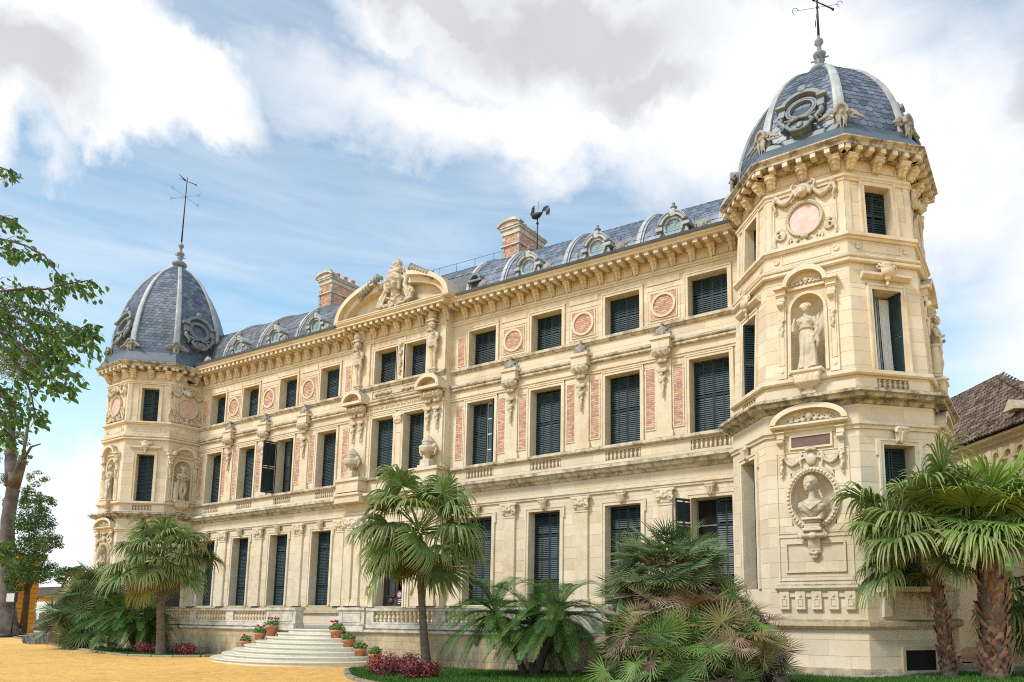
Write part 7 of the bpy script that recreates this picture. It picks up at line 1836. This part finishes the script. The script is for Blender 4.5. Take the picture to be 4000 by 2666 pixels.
# stair post beside the right tower
NP = empty('stair_post', (44.9, 3.4, .4), 0, 'square stone stair post with a fluted block, right of the tower', 'post')
P_ = lambda u, v, z: (44.75+u, 3.6-v, .40+z)
m = MB(P_); m.box(-.48, .48, -.48, .48, 0, 2.05); m.run(-.58, .58, [(-.58, 2.05), (.58, 2.05), (.66, 2.15), (.66, 2.25), (-.58, 2.28)]); m.box(-.45, .45, -.45, .45, 2.27, 3.3); m.box(-.55, .55, -.55, .55, 3.3, 3.45)
for k in range(6): m.box(-.38+.13*k, -.31+.13*k, .45, .50, 2.45, 3.2)
m.box(-.62, .62, -.62, .62, -.2, .35); build(m, 'post', STP, NP, True)
m = MB(P_); m.add([(.6, -.3, 0), (3.4, -.3, -.2), (3.4, .3, -.2), (.6, .3, 0), (.6, -.3, 2.0), (3.4, -.3, .8), (3.4, .3, .8), (.6, .3, 2.0)], [(0, 3, 2, 1), (4, 5, 6, 7), (0, 1, 5, 4), (1, 2, 6, 5), (2, 3, 7, 6), (3, 0, 4, 7)]); build(m, 'stair_wall', STP, NP)
# ------------------------------------------------------------------ left background
YP = empty('gate_pillar', (-33.4, 3.4, 0), 0, 'ochre yellow gate pillar with grooved courses behind the eucalyptus', 'pillar')
for k in range(15):
    m = MB(); m.box(-35.3, -32.7, 2.6, 4.2, .45*k+.02, .45*k+.43); build(m, 'stone_course', YELW, YP)
m = MB(); m.box(-35.22, -32.78, 2.7, 4.1, 0, 6.9); m.box(-35.6, -32.4, 2.3, 4.5, 6.75, 7.1); build(m, 'pillar_core', YELW, YP)
WB = empty('low_building', (-60, 14, 0), 0, 'low whitewashed building with a tiled roof and dark windows at far left', 'building')
m = MB(); m.box(-80, -40, 14, 20, 0, 3.1); build(m, 'wall', WHIT, WB)
m = MB(); m.box(-80.1, -39.9, 13.93, 14.02, 3.1, 3.55); build(m, 'ochre_band', YELW, WB)
m = MB(); m.run(-80.3, -39.7, [(13.6-0, 3.56), (17, 4.9), (20.4, 3.56)]); rf = build(m, 'roof', RTILE, WB)
m = MB(lambda u, v, z: (u, v, z))
for k in range(150):
    x = -78+.25*k; m.tube([(x, 13.6, 3.60), (x, 16.9, 4.90)], .09, 5)
tag(build(m, 'roof_tiles', RTILE, rf), kind='stuff')
for k in range(9):
    x = -66+2.6*k; m = MB(); m.box(x, x+2.0, 13.94, 13.99, .6, 1.75); w_ = build(m, 'window', WHIT, WB); m = MB(); m.box(x+.08, x+.96, 13.91, 13.935, .68, 1.67); m.box(x+1.04, x+1.92, 13.91, 13.935, .68, 1.67); build(m, 'pane', GLASS, w_)
HD = empty('hedge', (-42, 8, 0), 0, 'clipped low hedge before the white building at far left', 'hedge'); m = MB(); m.box(-52, -37, 7.6, 8.6, 0, 1.05); build(m, 'hedge_core', SOIL, HD)
m = MB(); rr = random.Random(3); 
for k in range(15): leafcloud(m, (-51.5+k, 8.1, .6), (.8, .75, .65), 260, .10, rr, .2)
build(m, 'hedge_leaves', HEDGE, HD)
sheet('pavement', [(-60, 2.5), (-36, 1.2), (-30, 1.6), (-34, 6.5), (-60, 12)], .02, simple('pale_concrete', (.52, .47, .42), (.45, .41, .37), 2, .9, .1), 3)
FL = empty('floodlight', (-24.0, -.5, 0), 0, 'black floodlight on a short pole before the eucalyptus trunk', 'lamp')
m = MB(); m.tube([(-24.0, -.5, 0), (-24.0, -.5, 2.75)], .06, 6); m.tube([(-24.0, -.5, 2.7), (-23.8, -.8, 2.85)], .05, 5); build(m, 'pole', BLKM, FL)
m = MB(lambda u, v, z: (-23.8+u*.86+v*.3, -.8-v*.86+u*.3, 3.1+z-v*.25)); m.box(-.5, .5, -.12, .1, -.42, .42); build(m, 'lamp_body', BLKM, FL); m = MB(lambda u, v, z: (-23.8+u*.86+v*.3, -.8-v*.86+u*.3, 3.1+z-v*.25)); m.box(-.42, .42, .1, .12, -.3, .34); build(m, 'lamp_glass', LAMPG, FL)
LP = empty('lamp_post', (-38.6, 6, 0), 0, 'grey post with two small spotlights in front of the white building', 'lamp')
m = MB(); m.tube([(-38.6, 6, 0), (-38.6, 6, 2.6)], [.07, .05], 6); m.tube([(-38.6, 6, 2.5), (-38.0, 5.8, 3.0)], .05, 5); build(m, 'pole', LEADL, LP)
for k in range(2): m = MB(); m.box(-38.3+.5*k, -37.9+.5*k, 5.6, 6.0, 2.75+.3*k, 3.05+.3*k); build(m, 'spotlight', BLKM, LP)
BN = empty('litter_bin', (-38.5, 3.6, 0), 0, 'small dark litter bin on a stand by the far left path', 'bin'); m = MB(); m.lathe((-38.5, 3.6, 0), [(.05, 0), (.05, .55), (.26, .6), (.36, 1.15), (.38, 1.2), (.3, 1.2), (.24, .7)], 12); build(m, 'bin_body', BLKM, BN); m = MB(); m.lathe((-38.5, 3.6, 0), [(.3, 0), (.3, .06), (.05, .08)], 12); build(m, 'bin_foot', BLKM, BN)
GL = empty('ground_light', (-23.6, -.9, .03), 0, 'round black ground light at the foot of the eucalyptus', 'lamp'); m = MB(); m.lathe((-23.6, -.9, .03), [(.75, 0), (.72, .2), (.6, .26), (.5, .24)], 14); build(m, 'light_body', BLKM, GL); m = MB(); m.lathe((-23.6, -.9, .03), [(.02, .25), (.5, .245)], 14); build(m, 'light_glass', GLASS, GL)
# ------------------------------------------------------------------ ashlar, bricks and slates: the largest in view singly, the others joined
def score(f, it):
    u, w_, v, z = (it[0]+it[1])/2, it[1]-it[0], it[3], (it[4]+it[5])/2
    p = Vector(f(u, v, z)); n = Vector(f(u, v+1, z))-p; d = CB-p; c = n.normalized().dot(d.normalized())
    if c < .02 or not seen(p): return 0
    return w_*(it[5]-it[4])*c/d.length_squared
def split(items, name, m1, m2, mass, parent_of, top=300, shadow=0):
    sc_ = sorted(((score(f, it), i) for i, (f, it) in enumerate(items)), reverse=True)
    rest = {}
    for k, (s, i) in enumerate(sc_):
        f, it = items[i]; q, P, mm = parent_of(f)
        if k < top and s > 0: m = MB(f); m.slab(*it); build(m, name, mm or m1, P)
        else: rest.setdefault(q, (MB(), P, mm))[0].f = f; rest[q][0].slab(*it)
    for q, (m, P, mm) in rest.items(): tag(build(m, mass, mm or m2, P), kind='stuff')
split(STONES, 'stone', ST, ST, 'ashlar_stones', lambda f: (1, TER, STP) if f is T_ else (0, PAL, None))
split(BRICKS, 'brick', BRKO, BRK, 'brickwork', lambda f: (0, PAL, None))
one = [s for s in SLATES if s[1] == 'R' and seen(s[0][0])]; one.sort(key=lambda s: (Vector(s[0][0])-CB).length); one = one[:300]; ids = {id(s) for s in one}
for s in one: me = bpy.data.meshes.new('slate'); me.from_pydata([tuple(p) for p in s[0]], [], SLF); link('slate', me, SLATEO, PAL)
for key, mm in (('d', SLATE), ('o', SLATED)):
    m = MB()
    for s in SLATES:
        if id(s) in ids or (s[1] == 'old') != (key == 'o'): continue
        o = len(m.v); m.v += [tuple(p) for p in s[0]]; m.fc += [tuple(i+o for i in f) for f in SLF]; m.sm += [False]*4
    tag(build(m, 'roof_slates', mm, PAL), kind='stuff')
